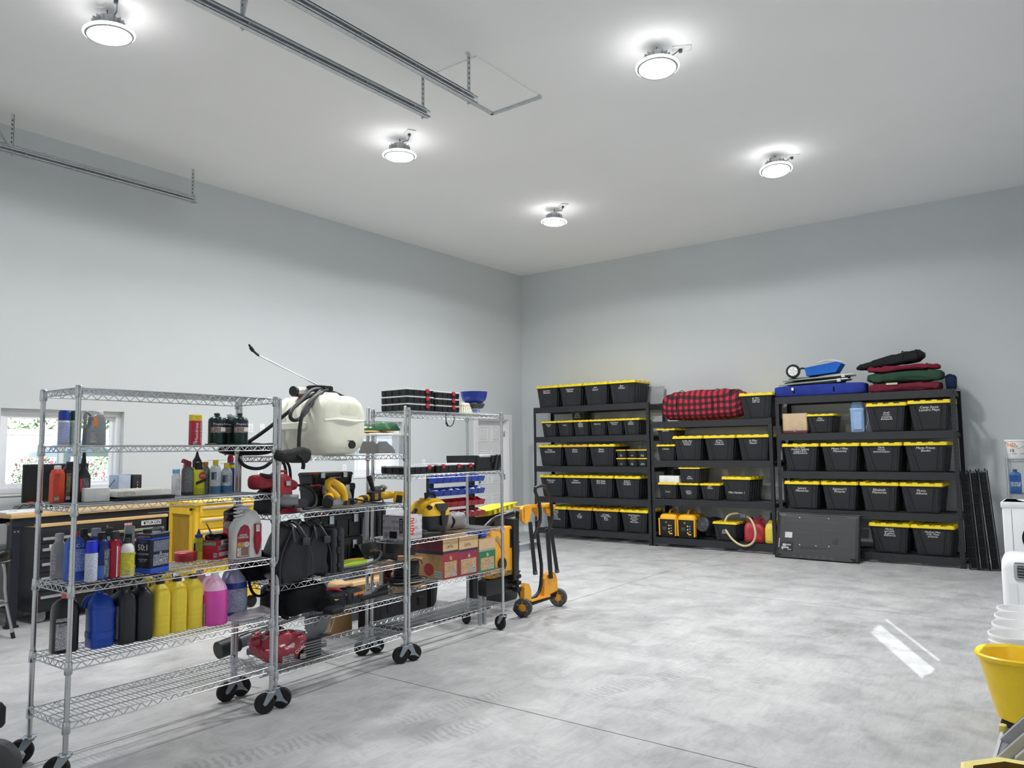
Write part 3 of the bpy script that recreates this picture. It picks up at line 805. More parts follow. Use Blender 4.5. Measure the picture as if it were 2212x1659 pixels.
# ---------------------------------------------------------------- drum fan
t = thing('drum_fan', 'round black drum fan on the bottom shelf beside the generators', 'fan', (3.925, RF+.25, .145), -.25)
mt = Matrix.Translation((0, 0, .2)) @ Euler((PI/2-.15, 0, 0)).to_matrix().to_4x4()
MB().lathe([(.1, .2), (.115, .19), (.12, .0), (.125, -.05), (.14, -.08), (.14, -.18), (.13, -.22)], 28, mtx=mt).build('drum', mat('#25272b', .4), t)
g = MB()
for r in (.03, .055, .08, .1): g.tube([(r*math.cos(2*PI*k/24), r*math.sin(2*PI*k/24), .204) for k in range(24)], .0025, 5, True)
for k in range(8): g.cyl((0, 0, .205), (.105*math.cos(k*PI/4), .105*math.sin(k*PI/4), .203), .002, 5)
g.v = [tuple(mt @ Vector(q)) for q in g.v]
g.build('grille', mat('#8a8e92', .35, .6), t)
MB().tube([(-.125, .06, .2), (-.125, 0, .02), (-.1, -.1, .012), (.1, -.1, .012), (.125, 0, .02), (.125, .06, .2)], .012, 8, smooth=1).build('stand', RUBBER, t)
# ---------------------------------------------------------------- fuel cans
def fuelcan(x, y, rz, col, label, w_=.30, d_=.24, h=.34):
    t = thing('fuel_can', label, 'fuel can', (x, y, .145), rz)
    m = MB(); m.prof([(0, w_*.94, d_*.94), (.015, w_, d_), (h*.62, w_*.98, d_*.96), (h*.8, w_*.86, d_*.8), (h*.92, w_*.62, d_*.6), (h, w_*.5, d_*.45)], .05, 4)
    m.build('tank', mat(col, .45, var=.07), t)
    for s_ in (-1, 1): MB().prism([(-w_*.33, h*.12), (w_*.33, h*.12), (w_*.3, h*.6), (-w_*.3, h*.6)], s_*d_*.49-.004, s_*d_*.49+.006, 'y').build('raised_panel', mat(col, .45, var=.07), t)
    MB().tube([(w_*.22, 0, h*.93), (w_*.3, 0, h*1.1), (w_*.44, 0, h*1.05), (w_*.47, 0, h*.74)], .014, 8, smooth=2).build('handle', mat(col, .45, var=.07), t)
    return t, h
t, h = fuelcan(4.63, RF+.24, .25, '#b5343f', 'red plastic fuel can with a hand pump and tan hose', .30, .26, .33)
MB().cyl((-.05, 0, h-.01), (-.05, 0, h+.03), .03, 16).build('cap', BLACK, t)
MB().rbox((-.03, -.12, .15), (.04, .01, .045), .004).build('warning_tag', mat('#e2813a', .5), t)
MB().cyl((.08, .1, h-.03), (.08, .1, h+.05), .018, 10).build('second_spout', mat('#8f2a33', .5), t)
t = thing('hand_pump', 'grey fuel pump with long tan hose drooping over the shelf edge', 'pump', (4.45, RF+.17, .145))
MB().tube([(.06, .05, .33), (.02, .0, .40), (-.04, -.05, .43)], [.016, .02, .014], 10).build('pump_head', mat('#9fa6ae', .35, .6), t)
MB().rbox((.03, 0, .375), (.09, .03, .05), .01).build('trigger', mat('#7d858c', .4, .5), t)
MB().tube([(-.03, -.04, .42), (-.16, -.08, .40), (-.22, -.1, .30), (-.20, -.13, .17), (-.10, -.17, .05), (0, -.19, -.02), (.12, -.20, -.055), (.24, -.2, .0), (.29, -.2, .12), (.25, -.16, .28), (.14, -.05, .37), (.07, .03, .36)], .0165, 10, smooth=3).build('hose', mat('#cdbb92', .5), t)
t, h = fuelcan(4.915, RF+.22, .1, '#e6d04a', 'yellow plastic fuel can with black spout on the bottom shelf', .22, .24, .33)
MB().lathe([(.028, 0), (.028, .03), (.014, .04), (.012, .1), (.009, .12)], 12, (-.03, 0, h-.01)).build('spout', BLACK, t)
# ---------------------------------------------------------------- television leaning on the right rack, back outwards
t = thing('television', 'flat television leaning against the right rack, its black back outwards', 'television', (5.63, -.945, 0), -.02, rot=(-.30, 0, -.028))
TVM = mat('#15161a', .38, var=.06, bump=.05, bscale=500)
TW, TH = 1.13, .655
MB().rbox((0, .03, TH/2), (TW, .03, TH), .012, b=.004, mtx=None).build('screen_frame', mat('#101114', .35), t)
m = MB(); R = [[(x*(TW/2-i), y, TH/2+z*(TH/2-i)) for x, z in ((-1,-1),(1,-1),(1,1),(-1,1))] for i, y in ((.008, .015), (.02, 0), (.06, -.008))]
m.loft(R, False, True).build('back_shell', TVM, t, smooth=0)
m = MB(); m.prism([(-.5, .02), (-.44, .06), (.44, .06), (.5, .02), (.46, .012), (-.46, .012)], -.022, -.006, 'y'); m.build('lower_bulge', TVM, t, smooth=0)
m = MB()
for a, b, c, d in ((-.43, .38, .53, .62), (-.28, .05, .21, .37), (.1, .4, .21, .42)):
    for q in ((a, b, c, c+.004), (a, b, d-.004, d), (a, a+.004, c, d), (b-.004, b, c, d)): m.b2(q[0], q[1], -.0115, -.008, q[2], q[3])
m.build('panel_ridge', mat('#454852', .4), t, smooth=0)
p = MB().b2(-.49, -.31, -.0105, -.007, .10, .23).build('port_bay', mat('#08080a', .6), t, smooth=0)
for x, z, w_, h_, c in ((-.43, .185, .05, .035, '#c9ccd0'), (-.37, .19, .06, .02, '#b9bcc4'), (-.42, .15, .1, .02, '#d4d6da'), (-.36, .125, .05, .018, '#8f949c'), (-.455, .13, .02, .02, '#d4d6da')):
    MB().b2(x-w_/2, x+w_/2, -.013, -.010, z-h_/2, z+h_/2).build('port_label', mprint(c, '#333333', 160, 120), p, smooth=0)
MB().b2(-.43, -.33, -.0095, -.0078, .29, .37).build('rating_label', mprint('#dcdfe0', '#5a5d66', 120, 90), t, smooth=0)
MB().b2(-.512, -.502, -.0095, -.0078, .15, .28).build('side_label', mprint('#d0d2d4', '#222222', 70, 80), t, smooth=0)
for x, z in ((-.24, .58), (.15, .585), (-.22, .2), (.17, .2), (0, .2)): MB().cyl((x, -.006, z), (x, -.011, z), .007, 10).build('screw', STEEL, t)
MB().b2(.22, .28, -.0125, -.008, .24, .31).build('socket', mat('#0c0c0e', .5), t, smooth=0)
m = MB()
for k in range(12): m.b2(-.2+k*.03, -.18+k*.03, -.012, -.0085, .16, .166)
m.build('vent_slots', mat('#050506', .7), t, smooth=0, kind='stuff')
m = MB()
for k in range(6): m.b2(-.3+.1*k, -.27+.1*k, -.024, -.021, .035, .045)
m.build('stand_mount', mat('#4a4c52', .4), t, smooth=0)
# ---------------------------------------------------------------- things on the right rack's second shelf
t = thing('record_case', 'tan and maroon record case with a metal clasp on the right rack', 'case', (5.335, RF+.2, 1.743))
MB().rbox((0, 0, .165), (.345, .3, .25), .008).build('upper_case', mat('#c6ad8b', .6), t)
MB().rbox((0, 0, .021), (.35, .305, .042), .008).build('lower_case', mat('#5e2530', .6), t)
MB().rbox((0, -.153, .045), (.03, .008, .05), .004).build('clasp', STEEL, t)
t = thing('water_jug', 'tall light blue plastic jug on the right rack second shelf', 'jug', (6.165, RF+.18, 1.743), .1)
JB = mat('#8fb0d6', .4, var=.06)
MB().prof([(0, .16, .15), (.01, .175, .165), (.30, .185, .17), (.31, .195, .18), (.325, .195, .18), (.335, .18, .165), (.38, .15, .13), (.41, .13, .11), (.42, .12, .1)], .03, 4).build('body', JB, t)
MB().tube([(.085, -.04, .33), (.13, -.06, .28), (.14, -.07, .15), (.10, -.08, .05)], .004, 6, smooth=2).build('bail', mat('#7e9cc0', .4), t)
MB().prism([(-.05, .04), (.05, .04), (.055, .28), (-.055, .28)], -.09, -.083, 'y').build('front_rib', JB, t, smooth=0)
# ---------------------------------------------------------------- bags and folded gear on top of the right rack
TOPZ = 2.275
t = thing('canopy_bag', 'long blue canvas bag with black straps on the right rack', 'bag', (5.67, RF+.22, TOPZ))
soft((1.26, .3, .165), .25, .25, .006, 4, 9, 40, 14).build('bag_body', fabric('#2b3a8f'), t)
for x in (-.33, .22): MB().tube([(x, .152*math.cos(a)*1.01, .083+.085*math.sin(a)) for a in [2*PI*k/20 for k in range(20)]], .012, 6, True).build('strap', fabric('#101116'), t)
MB().b2(-.36, -.33, -.168, -.16, .09, .13).build('tag', WHITE_INK, t, smooth=0)
GRT = mat('#9da1a0', .35, .7); OLV = fabric('#46533b')
for j, (dz, dx, lb) in enumerate(((0, 0, 'lower folded camp chair with grey tubes on the blue bag'), (.058, .06, 'upper folded camp chair with olive cloth under the wagon'))):
    t = thing('folded_chair', lb, 'chair', (5.62+dx, RF+.2, TOPZ+.165+dz), 0)
    for s_ in (-1, 1):
        MB().tube([(-.5, s_*.11, .012), (-.35, s_*.12, .02), (.36, s_*.12, .05), (.46, s_*.1, .055)], .012, 8).build('frame_tube', GRT, t)
        MB().cyl((-.42, s_*.07, .04), (.3, s_*.07, .025), .011, 8).build('leg', GRT, t)
    soft((.84, .2, .05), .4, .3, .008, 8, 2+j, 30, 8).build('folded_cloth', OLV, t, (-.02, 0, .008))
    MB().rbox((.34, -.12, .04), (.05, .03, .05), .008).build('hinge_block', mat('#c9ccca', .4), t)
t = thing('folded_wagon', 'folded blue utility wagon with black and white wheel on the camp chairs', 'wagon', (5.66, RF+.2, TOPZ+.27))
MB().prism([(-.14, .02), (.26, .05), (.34, .17), (.28, .20), (-.16, .14)], -.12, .12, 'y').build('folded_body', fabric('#2560b8', bscale=300), t, smooth=0)
wt = Matrix.Translation((-.32, -.13, .10)) @ Euler((PI/2, 0, .1)).to_matrix().to_4x4()
wh = MB().lathe([(.07, -.02), (.098, -.016), (.102, 0), (.098, .016), (.07, .02)], 28, mtx=wt).build('wheel', RUBBER, t)
hub = MB().lathe([(.02, .024), (.068, .021), (.07, -.02), (.02, -.02)], 24, mtx=wt).build('hub', mat('#e4e5e5', .4), wh)
sp_ = MB()
for k in range(5): sp_.box((.04*math.cos(k*1.2566), .04*math.sin(k*1.2566), .0225), (.06, .006, .003), (0, 0, k*1.2566))
sp_.v = [tuple(wt @ Vector(q)) for q in sp_.v]; sp_.build('spokes', mat('#8b8e90', .4), wh, smooth=0)
MB().tube([(-.32, -.1, .1), (-.2, -.1, .14), (-.12, -.08, .12)], .014, 8).build('axle_arm', BLACK, t)
MB().tube([(.0, -.05, .205), (.1, -.05, .235), (.32, .0, .20)], .009, 8).build('pull_handle', mat('#dadad6', .4), t)
MB().tube([(.02, .03, .21), (.16, .03, .25), (.34, .05, .2)], .009, 8).build('pull_handle', mat('#dadad6', .4), t)
def lean(p): return (p.x, p.y*(.75+.35*(p.x+.45)), p.z*(.55+.75*(p.x+.45)))
t = thing('chair_bag', 'long black nylon bag lying across the green and maroon bags', 'bag', (6.62, RF+.2, TOPZ+.345), 0, rot=(0, -.16, -.05))
soft((.88, .24, .17), .6, .4, .014, 7, 5, 60, 24, .03, lean).build('bag_body', fabric('#16171a', .6), t)
MB().tube([(.18, .115*math.cos(a), .1+.08*math.sin(a)) for a in [2*PI*k/16 for k in range(16)]], .007, 6, True).build('cord', RUBBER, t)
for j, (c, z, h, lb, x0, x1) in enumerate((('#6e2637', 0, .13, 'maroon carrying bag at the bottom of the pile on the right rack', 6.32, 7.21),
                               ('#2f4a39', .128, .155, 'dark green bag between two maroon bags on the right rack', 6.31, 7.24),
                               ('#772237', .278, .085, 'thin maroon bag on top of the green one, under the black bag', 6.33, 7.2))):
    t = thing('carry_bag', lb, 'bag', ((x0+x1)/2, RF+.22, TOPZ+z), 0, 'rolled bags on the right rack')
    soft((x1-x0, .3, h), .42, .26, .02, 7, 11+j*4, 72, 24, .032).build('bag_body', fabric(c), t)
    MB().tube([(-.12, -.155, h*.3), (0, -.17, h*.55), (.16, -.165, h*.5), (.3, -.155, h*.3)], .006, 6, smooth=2).build('carry_strap', fabric(c, var=.3), t)
    if j == 0: MB().b2(-.2, -.06, -.158, -.146, h*.75, h*.95).build('label_patch', mat('#c4b9a0', .7), t, smooth=0)
t = thing('carry_bag', 'small navy blue bag at the right end of the rack top', 'bag', (7.30, RF+.33, TOPZ), .1)
soft((.13, .34, .2), .5, .4, .012, 8, 31).build('bag_body', fabric('#1b2b4d'), t)
MB().tube([(-.06, -.15, .17), (0, -.18, .21), (.05, -.15, .16)], .006, 6, smooth=1).build('loop', fabric('#1b2b4d'), t)
# ---------------------------------------------------------------- folded dog-crate panels and brushes leaning by the right rack
CW = mat('#17181a', .4, .5)
def crate(x0, label, y, lean_, hgt, w_, k):
    t = thing('folded_crate', label, 'crate', (x0, y, .004), 0, 'folded wire crates by the right rack', rot=(-.10, lean_, 0))
    for j in range(3):
        d = j*.018
        m = MB(); m.tube([(0, d, 0), (w_, d, 0), (w_, d, hgt), (0, d, hgt)], .0055, 6, True)
        o = m.build('panel_frame', CW, t)
        g = MB()
        for q in range(1, 5): g.cyl((w_*q/5, d, 0), (w_*q/5, d, hgt), .003, 5)
        for q in range(1, 9): g.cyl((0, d-.004, hgt*q/9), (w_, d-.004, hgt*q/9), .003, 5)
        g.build('wire_grid', mat('#3f4347', .35, .7) if j == 0 else CW, o, kind='stuff')
    MB().rbox((w_*.5, .048, hgt*.5), (w_*.72, .022, hgt*.97), .004).build('base_tray', mat('#101113', .5), t)
    for q in (.2, .8): MB().tube([(w_*q, -.01, hgt), (w_*q, .0, hgt+.022), (w_*q, .04, hgt+.02), (w_*q, .05, hgt)], .005, 6).build('hook', CW, t)
crate(7.43, 'folded black wire crate nearest the right rack', -.73, -.045, 1.21, .09, 0)
crate(7.535, 'folded black wire crate between two others by the back wall', -.72, -.06, 1.22, .10, 1)
crate(7.645, 'folded black wire crate farthest right, beside the white appliance', -.71, -.075, 1.23, .11, 2)

# ================================================================ chrome wire shelving units on casters
UL, UD = 1.165, .395                        # post spacing
POST_R = .0125
def wiremat():
    m = bpy.data.materials.new('chrome_post'); m.use_nodes = True
    t = m.node_tree; b = t.nodes['Principled BSDF']; b.inputs['Metallic'].default_value = 1; b.inputs['Roughness'].default_value = .24
    b.inputs['Base Color'].default_value = lin('#c6c9cb')
    tc = t.nodes.new('ShaderNodeTexCoord'); sp = t.nodes.new('ShaderNodeSeparateXYZ'); t.links.new(tc.outputs['Object'], sp.inputs[0])
    a = t.nodes.new('ShaderNodeMath'); a.operation = 'MULTIPLY'; a.inputs[1].default_value = 39.37; t.links.new(sp.outputs['Z'], a.inputs[0])
    f = t.nodes.new('ShaderNodeMath'); f.operation = 'FRACT'; t.links.new(a.outputs[0], f.inputs[0])
    g = t.nodes.new('ShaderNodeMath'); g.operation = 'GREATER_THAN'; g.inputs[1].default_value = .12; t.links.new(f.outputs[0], g.inputs[0])
    bp = t.nodes.new('ShaderNodeBump'); bp.inputs['Strength'].default_value = .5; bp.inputs['Distance'].default_value = .002
    t.links.new(g.outputs[0], bp.inputs['Height']); t.links.new(bp.outputs[0], b.inputs['Normal'])
    return m
POSTM = wiremat()
WIREM = mat('#bfc3c6', .25, 1., var=.04)
def shelf_meshes():
    f = MB(); hx, hy = UL/2, UD/2; zt, zb = 0., -.03
    for sg in (-1, 1):
        for z in (zt, zb):
            f.cyl((-hx, sg*hy, z), (hx, sg*hy, z), .0032, 6); f.cyl((sg*hx, -hy, z), (sg*hx, hy, z), .0032, 6)
        n = 18
        pts = [(-hx+.03+(UL-.06)*k/(2*n), sg*hy, zb if k % 2 == 0 else zt) for k in range(2*n+1)]
        for a, b in zip(pts, pts[1:]): f.cyl(a, b, .0024, 5, caps=False)
        n = 6
        pts = [(sg*hx, -hy+.025+(UD-.05)*k/(2*n), zb if k % 2 == 0 else zt) for k in range(2*n+1)]
        for a, b in zip(pts, pts[1:]): f.cyl(a, b, .0024, 5, caps=False)
    g = MB()
    n = 46
    for k in range(1, n): x = -hx+UL*k/n; g.cyl((x, -hy, .002), (x, hy, .002), .0019, 5, caps=False)
    for k in range(1, 4):
        y = -hy+UD*k/4
        g.cyl((-hx, y, -.002), (hx, y, -.002), .003, 5, caps=False)
    c = MB().lathe([(.0145, -.05), (.019, -.045), (.0165, .008), (.0145, .012)], 14, cap0=False, cap1=False)
    return f.mesh('shelf', WIREM, 60), g.mesh('wire_grid', WIREM, 60), c.mesh('collar', CHROME, 60)
SHF, SHG, SHC = shelf_meshes()
CASTM = mat('#a3adb3', .32, .9)
def caster_meshes():
    fl_ = MB().lathe([(.02, .132), (.032, .130), (.034, .124), (.03, .118), (.012, .118)], 16)
    fl_.cyl((0, 0, .12), (0, 0, .16), .009, 8)
    y = MB()
    for s_ in (-1, 1):
        y.prism([(-.028, .12), (.024, .12), (.049, .06), (.038, .048), (.024, .055)], s_*.022-.0015, s_*.022+.0015, 'y')
    y.b2(-.028, .026, -.02, .02, .116, .12); y.cyl((.036, -.026, .06), (.036, .026, .06), .008, 10)
    wl = MB().lathe([(.02, -.017), (.053, -.018), (.0595, -.011), (.0595, .011), (.053, .018), (.02, .017)], 28, mtx=Matrix.Translation((.036, 0, .06)) @ Euler((PI/2, 0, 0)).to_matrix().to_4x4())
    br = MB(); br.prism([(.0, .045), (.01, .07), (.05, .06), (.075, .035), (.07, .03), (.04, .046), (.01, .05)], -.03, -.024, 'y')
    return fl_.mesh('caster', CHROME), y.mesh('fork', CASTM, 30), wl.mesh('wheel', RUBBER), br.mesh('brake_lever', CASTM, 30)
CA = caster_meshes()
UNITS = []
def unit(label, cx, cy, rot, H, shelves, cast, skip=()):
    t = thing('wire_shelving', label, 'shelving unit', (cx, cy, 0), PI/2+rot, 'chrome wire shelving units')
    for i, (sx, sy) in enumerate(((-1, -1), (1, -1), (-1, 1), (1, 1))):
        p = MB(); p.cyl((0, 0, .135), (0, 0, H-.004), POST_R, 14)
        po = p.build('post', POSTM, t, (sx*UL/2, sy*UD/2, 0))
        MB().lathe([(.0135, H-.006), (.0135, H+.001), (.009, H+.004)], 12).build('cap', CHROME, po)
        c = place('caster', CA[0], t, (sx*UL/2, sy*UD/2, 0), cast[i])
        place('fork', CA[1], c); place('wheel', CA[2], c)
        if sx < 0: place('brake_lever', CA[3], c)
    for z in shelves:
        s_ = place('shelf', SHF, t, (0, 0, z-.004))
        place('wire_grid', SHG, s_, kind='stuff')
        for sx in (-1, 1):
            for sy in (-1, 1): place('collar', SHC, s_, (sx*UL/2, sy*UD/2, 0))
    UNITS.append((cx, cy, rot))
    return t
U1Z = (1.893, 1.603, 1.306, .914, .550, .272)
U2Z = (1.532, 1.168, .732, .490, .222)
U3Z = (1.866, 1.377, .885, .530, .236)
unit('chrome wire shelving nearest the camera, holding spray cans and jugs', 4.497, -9.566, .015, 1.893, U1Z, (2.4, 2.7, 2.5, 2.9))
unit('chrome wire shelving in the middle, carrying the white sprayer tank', 4.417, -8.343, .045, 1.893, U2Z, (-.7, 2.6, -.4, 2.4))
unit('chrome wire shelving at the far end, holding cable boxes and a shop vacuum', 4.372, -7.123, .012, 1.885, U3Z, (-.5, 1.4, -.6, 1.2))
def U(i, lx, ly, z):
    """position on a unit: lx along it (to the right), ly towards the back"""
    cx, cy, r = UNITS[i-1]; a = PI/2+r
    return (cx+lx*math.cos(a)-ly*math.sin(a), cy+lx*math.sin(a)+ly*math.cos(a), z)
UA = PI/2
# plastic liners lying on some shelves
for i, z, lb in ((1, U1Z[2], 'grey ribbed plastic liner on the third shelf under the spray cans'), (2, U2Z[1], 'grey plastic liner on the shelf under the circular saw')):
    o = MB(); o.b2(-.565, .565, -.18, .18, 0, .0016)
    for k in range(9): o.b2(-.565, .565, -.176+k*.043, -.172+k*.043, .0016, .0022)
    tag(o.build('shelf_liner', mat('#7b7f83', .55), None, U(i, 0, 0, z+.0005), PI/2+UNITS[i-1][2], smooth=0), lb, 'liner')

# ================================================================ bottles, cans and jugs on the first unit
def vessel(name, label, cat, pos, prof, m, r=None, rz=UA, bands=(), cap=None, part='body', group=None, lean=None):
    t = thing(name, label, cat, pos, rz, group, lean)
    n = 5 if r is None else 4
    MB().prof(prof, r, n if r is not None else 6).build(part, m, t)
    def wd(z):
        for a, b in zip(prof, prof[1:]):
            if a[0] <= z <= b[0] and b[0] > a[0]:
                k = (z-a[0])/(b[0]-a[0]); return a[1]+(b[1]-a[1])*k, a[2]+(b[2]-a[2])*k
        return prof[1][1], prof[1][2]
    for bd in bands:
        z0, z1, a0, a1, bm = bd[:5]; nm = bd[5] if len(bd) > 5 else 'label'
        if r is None:
            zs = [z0]+[q[0] for q in prof if z0 < q[0] < z1]+[z1]; k = max(4, int(abs(a1-a0)/12)); R = []
            for z in zs:
                w_, d_ = wd(z)
                R.append([((w_/2+.0012)*math.cos(math.radians(a0+(a1-a0)*i/k)), (d_/2+.0012)*math.sin(math.radians(a0+(a1-a0)*i/k)), z) for i in range(k+1)])
            q = MB(); q.v = [p for row_ in R for p in row_]; c = k+1
            q.f = [[j*c+i, j*c+i+1, (j+1)*c+i+1, (j+1)*c+i] for j in range(len(R)-1) for i in range(k)]
            q.build(nm, bm, t)
        else:                       # flat-sided: a0..a1 are fractions of the face width, optional face letter
            face = bd[6] if len(bd) > 6 else 'f'
            w0, d0 = wd(z0); w1, d1 = wd(z1); o = .0013
            if face == 'f': P = [(a0*w0/2, -d0/2-o, z0), (a1*w0/2, -d0/2-o, z0), (a1*w1/2, -d1/2-o, z1), (a0*w1/2, -d1/2-o, z1)]
            elif face == 'r': P = [(w0/2+o, a0*d0/2, z0), (w0/2+o, a1*d0/2, z0), (w1/2+o, a1*d1/2, z1), (w1/2+o, a0*d1/2, z1)]
            else: P = [(-w0/2-o, a0*d0/2, z0), (-w0/2-o, a1*d0/2, z0), (-w1/2-o, a1*d1/2, z1), (-w1/2-o, a0*d1/2, z1)]
            q = MB(); q.v = P; q.f = [[0, 1, 2, 3]]; q.build(nm, bm, t, smooth=0)
    if cap:
        cp, cm = cap[:2]; nm = cap[2] if len(cap) > 2 else 'cap'
        MB().lathe(cp, 16, (cap[3] if len(cap) > 3 else (0, 0, 0))).build(nm, cm, t)
    return t
def can(r, h, sh=.03, neck=.5):
    """aerosol can profile up to the shoulder"""
    return [(0, 2*r*.94, 2*r*.94), (.004, 2*r, 2*r), (h-sh, 2*r, 2*r), (h-sh*.55, 2*r*.92, 2*r*.92), (h-sh*.2, 2*r*.68, 2*r*.68), (h, 2*r*neck, 2*r*neck)]
BARC = mprint('#f0f0ee', '#111111', 20, 400, cover=.9)
GR = 'spray cans and bottles on the wire shelves'
z2 = U1Z[1]+.001
# ---- second shelf
SC = mat('#d7dbe8', .35, .2)
t = vessel('spray_can', 'blue-capped spray can with pale lavender print, second shelf', 'spray can', (4.44, -10.10, z2), can(.027, .135, .006, .95), SC, bands=[(.006, .12, -170, 10, mprint('#b9c1e2', '#5e6cae', 110, 70)), (.008, .03, -100, -60, BARC, 'barcode')], cap=([(.0265, .13), (.0268, .17), (.022, .182), (.005, .184)], mat('#1e3c9e', .35)), group=GR)
t = vessel('spray_can', 'green-capped spray can half hidden behind the shelf post', 'spray can', (4.43, -10.04, z2), can(.027, .135, .006, .95), mat('#d9e2da', .35, .2), bands=[(.006, .12, -170, 10, mprint('#bfd0c4', '#4f7d60', 110, 70)), (.12, .134, -170, 10, mat('#dfe08a', .4)), (.008, .03, -80, -40, BARC, 'barcode')], cap=([(.0265, .13), (.0268, .17), (.022, .182), (.005, .184)], mat('#17503a', .35)), group=GR)
GREYP = mat('#8d9095', .4, .25)
t = vessel('oil_jug', 'grey handled oil jug with white cap on the second shelf', 'oil jug', (4.46, -9.955, z2), [(0, .10, .06), (.004, .104, .066), (.085, .10, .064), (.11, .082, .06, .01, 0), (.15, .075, .056, .012, 0), (.165, .05, .045, .02, 0)], GREYP, .014,
           bands=[(.012, .13, -.75, -.02, mprint('#5a5d63', '#c9cbd0', 90, 60)), (.10, .148, -.48, .05, mat('#df8a35', .4), 'brand_patch'), (.135, .148, -.48, .05, mat('#e7d43f', .4), 'brand_patch'), (.014, .036, -.6, -.15, BARC, 'barcode')],
           cap=([(.018, .162), (.018, .182), (.015, .184)], mat('#e9e9e9', .4), 'cap', (.024, 0, 0)))
MB().tube([(-.02, 0, .16), (-.035, 0, .176), (-.047, 0, .17), (-.05, 0, .14), (-.047, 0, .09)], .009, 8, smooth=2).build('handle', GREYP, t)
t = thing('caulk_tube', 'red and yellow upright tube with white lettering, second shelf', 'tube', (4.47, -9.383, z2), UA)
MB().prof([(0, .06, .05), (.003, .063, .052), (.145, .063, .052)], .012, 3).build('carton', mat('#b5203a', .4), t)
MB().prof([(.145, .064, .053), (.18, .064, .053)], .012, 3).build('yellow_top', mat('#ecd033', .4), t)
text('Maxidrate', .028, WHITE_INK, t, (-.006, -.0275, .075), (PI/2, -PI/2, 0)); text('max pro', .012, BLACK_INK, t, (0, -.0278, .168)); text('Hold fast', .009, BLACK_INK, t, (0, -.0278, .155))
MB().b2(.016, .028, -.0272, -.0262, .01, .14).build('side_print', mprint('#a81c34', '#e7d9d9', 120, 90), t, smooth=0)
MB().b2(-.028, -.004, -.0272, -.0262, .004, .02).build('barcode', BARC, t, smooth=0)
PG = mat('#123029', .25, .3, var=.15)
def propane(x, y, label, cap):
    t = vessel('propane_cylinder', label, 'propane cylinder', (x, y, z2), [(0, .08, .08), (.004, .096, .096), (.012, .099, .099), (.145, .099, .099), (.158, .094, .094), (.168, .075, .075), (.174, .04, .04)], PG,
               bands=[(.075, .112, -160, -20, mprint('#571a1e', '#d3cfc8', 60, 50)), (.112, .15, -180, 0, mat('#16202e', .35))], cap=([(.012, .172), (.012, .182), (.017, .183), (.017, .193), (.012, .196)], cap, 'valve_cap'), group='propane cylinders')
    text('Propane Fuel', .0185, WHITE_INK, t, (0, -.052, .127), bend=.052)
    MB().box((.012, -.0505, .094), (.03, .002, .024)).build('warning_mark', mat('#e9e4e0', .4), t, smooth=0)
propane(4.53, -9.126, 'dark green propane cylinder standing frontmost of the group', mat('#2a2c2e', .4))
propane(4.46, -9.238, 'dark green propane cylinder leftmost of the group', mat('#2a2c2e', .4))
propane(4.355, -9.17, 'dark green propane cylinder in the back row, second from left', mat('#3a3c3e', .4))
propane(4.425, -9.13, 'green propane cylinder with a white label and white cap', mat('#e8e8e6', .4))
propane(4.35, -9.06, 'green propane cylinder with white cap at the back right', mat('#e8e8e6', .4))
t = thing('brass_fitting', 'small metal ring fitting lying left of the propane cylinders', 'fitting', (4.5, -9.315, z2), .4)
MB().tube([(.018*math.cos(2*PI*k/16), .012*math.sin(2*PI*k/16), .005) for k in range(16)], .004, 6, True).build('ring', mat('#5b5750', .4, .7), t)
MB().cyl((.015, 0, .005), (.05, .01, .005), .005, 8).build('stem', mat('#7a6a4a', .4, .7), t)
# ---- third shelf
z3 = U1Z[2]+.004
t = vessel('solvent_bottle', 'orange-red rectangular bottle with white cap, third shelf', 'bottle', (4.40, -10.105, z3), [(0, .058, .05), (.004, .064, .055), (.145, .062, .054), (.165, .05, .045), (.172, .032, .032)], mat('#dd4a2c', .4), .012,
           bands=[(.03, .14, -.85, -.1, mprint('#d8482b', '#7c1d10', 100, 60)), (.008, .035, -.7, .0, BARC, 'barcode')], cap=([(.017, .17), (.017, .188), (.014, .19)], mat('#e6e7e8', .4)), group=GR)
text('ASK', .014, BLACK_INK, t, (-.01, -.0285, .142))
t = vessel('oil_bottle', 'glossy black motor oil bottle right of the orange bottle', 'bottle', (4.40, -10.045, z3), [(0, .058, .05), (.004, .065, .056), (.16, .063, .055), (.18, .05, .045), (.195, .034, .034)], mat('#131317', .25), .012,
           bands=[(.03, .15, -.85, -.2, mprint('#17171b', '#b9a27a', 60, 60)), (.01, .05, -.85, -.2, BARC, 'barcode')], cap=([(.018, .192), (.018, .208), (.015, .21)], BLACK), group=GR)
t = vessel('lube_bottle', 'black bottle with a tall spout and red stripe behind the post', 'bottle', (4.42, -9.985, z3), [(0, .055, .05), (.004, .062, .055), (.13, .06, .053), (.16, .04, .04), (.185, .022, .022)], mat('#1b1b1f', .3), .012,
           bands=[(.05, .12, -.9, -.5, mat('#c0303e', .4)), (.02, .12, -.4, .6, mprint('#1c1c20', '#8d8d92', 70, 60))], cap=([(.014, .18), (.011, .22), (.006, .262), (.003, .266)], BLACK, 'spout'), group=GR)
tag(MB().rbox((0, 0, .035), (.12, .09, .07), .003).build('white_box', mat('#e2e2e0', .6), None, (4.50, -9.955, z3), UA-.25), 'small plain white carton on the third shelf', 'box')
t = thing('air_filter', 'long white pleated air filter lying on black foam sheets', 'filter', (4.50, -9.74, z3+.019), UA-.04)
MB().rbox((0, 0, .0165), (.30, .2, .033), .003).build('frame', mat('#e9e8e2', .7), t)
m = MB()
for k in range(25): m.b2(-.138+k*.011, -.132+k*.011, -.088, .088, .0335, .0355)
m.build('pleats', mat('#d9d8d0', .8), t, smooth=0, kind='stuff')
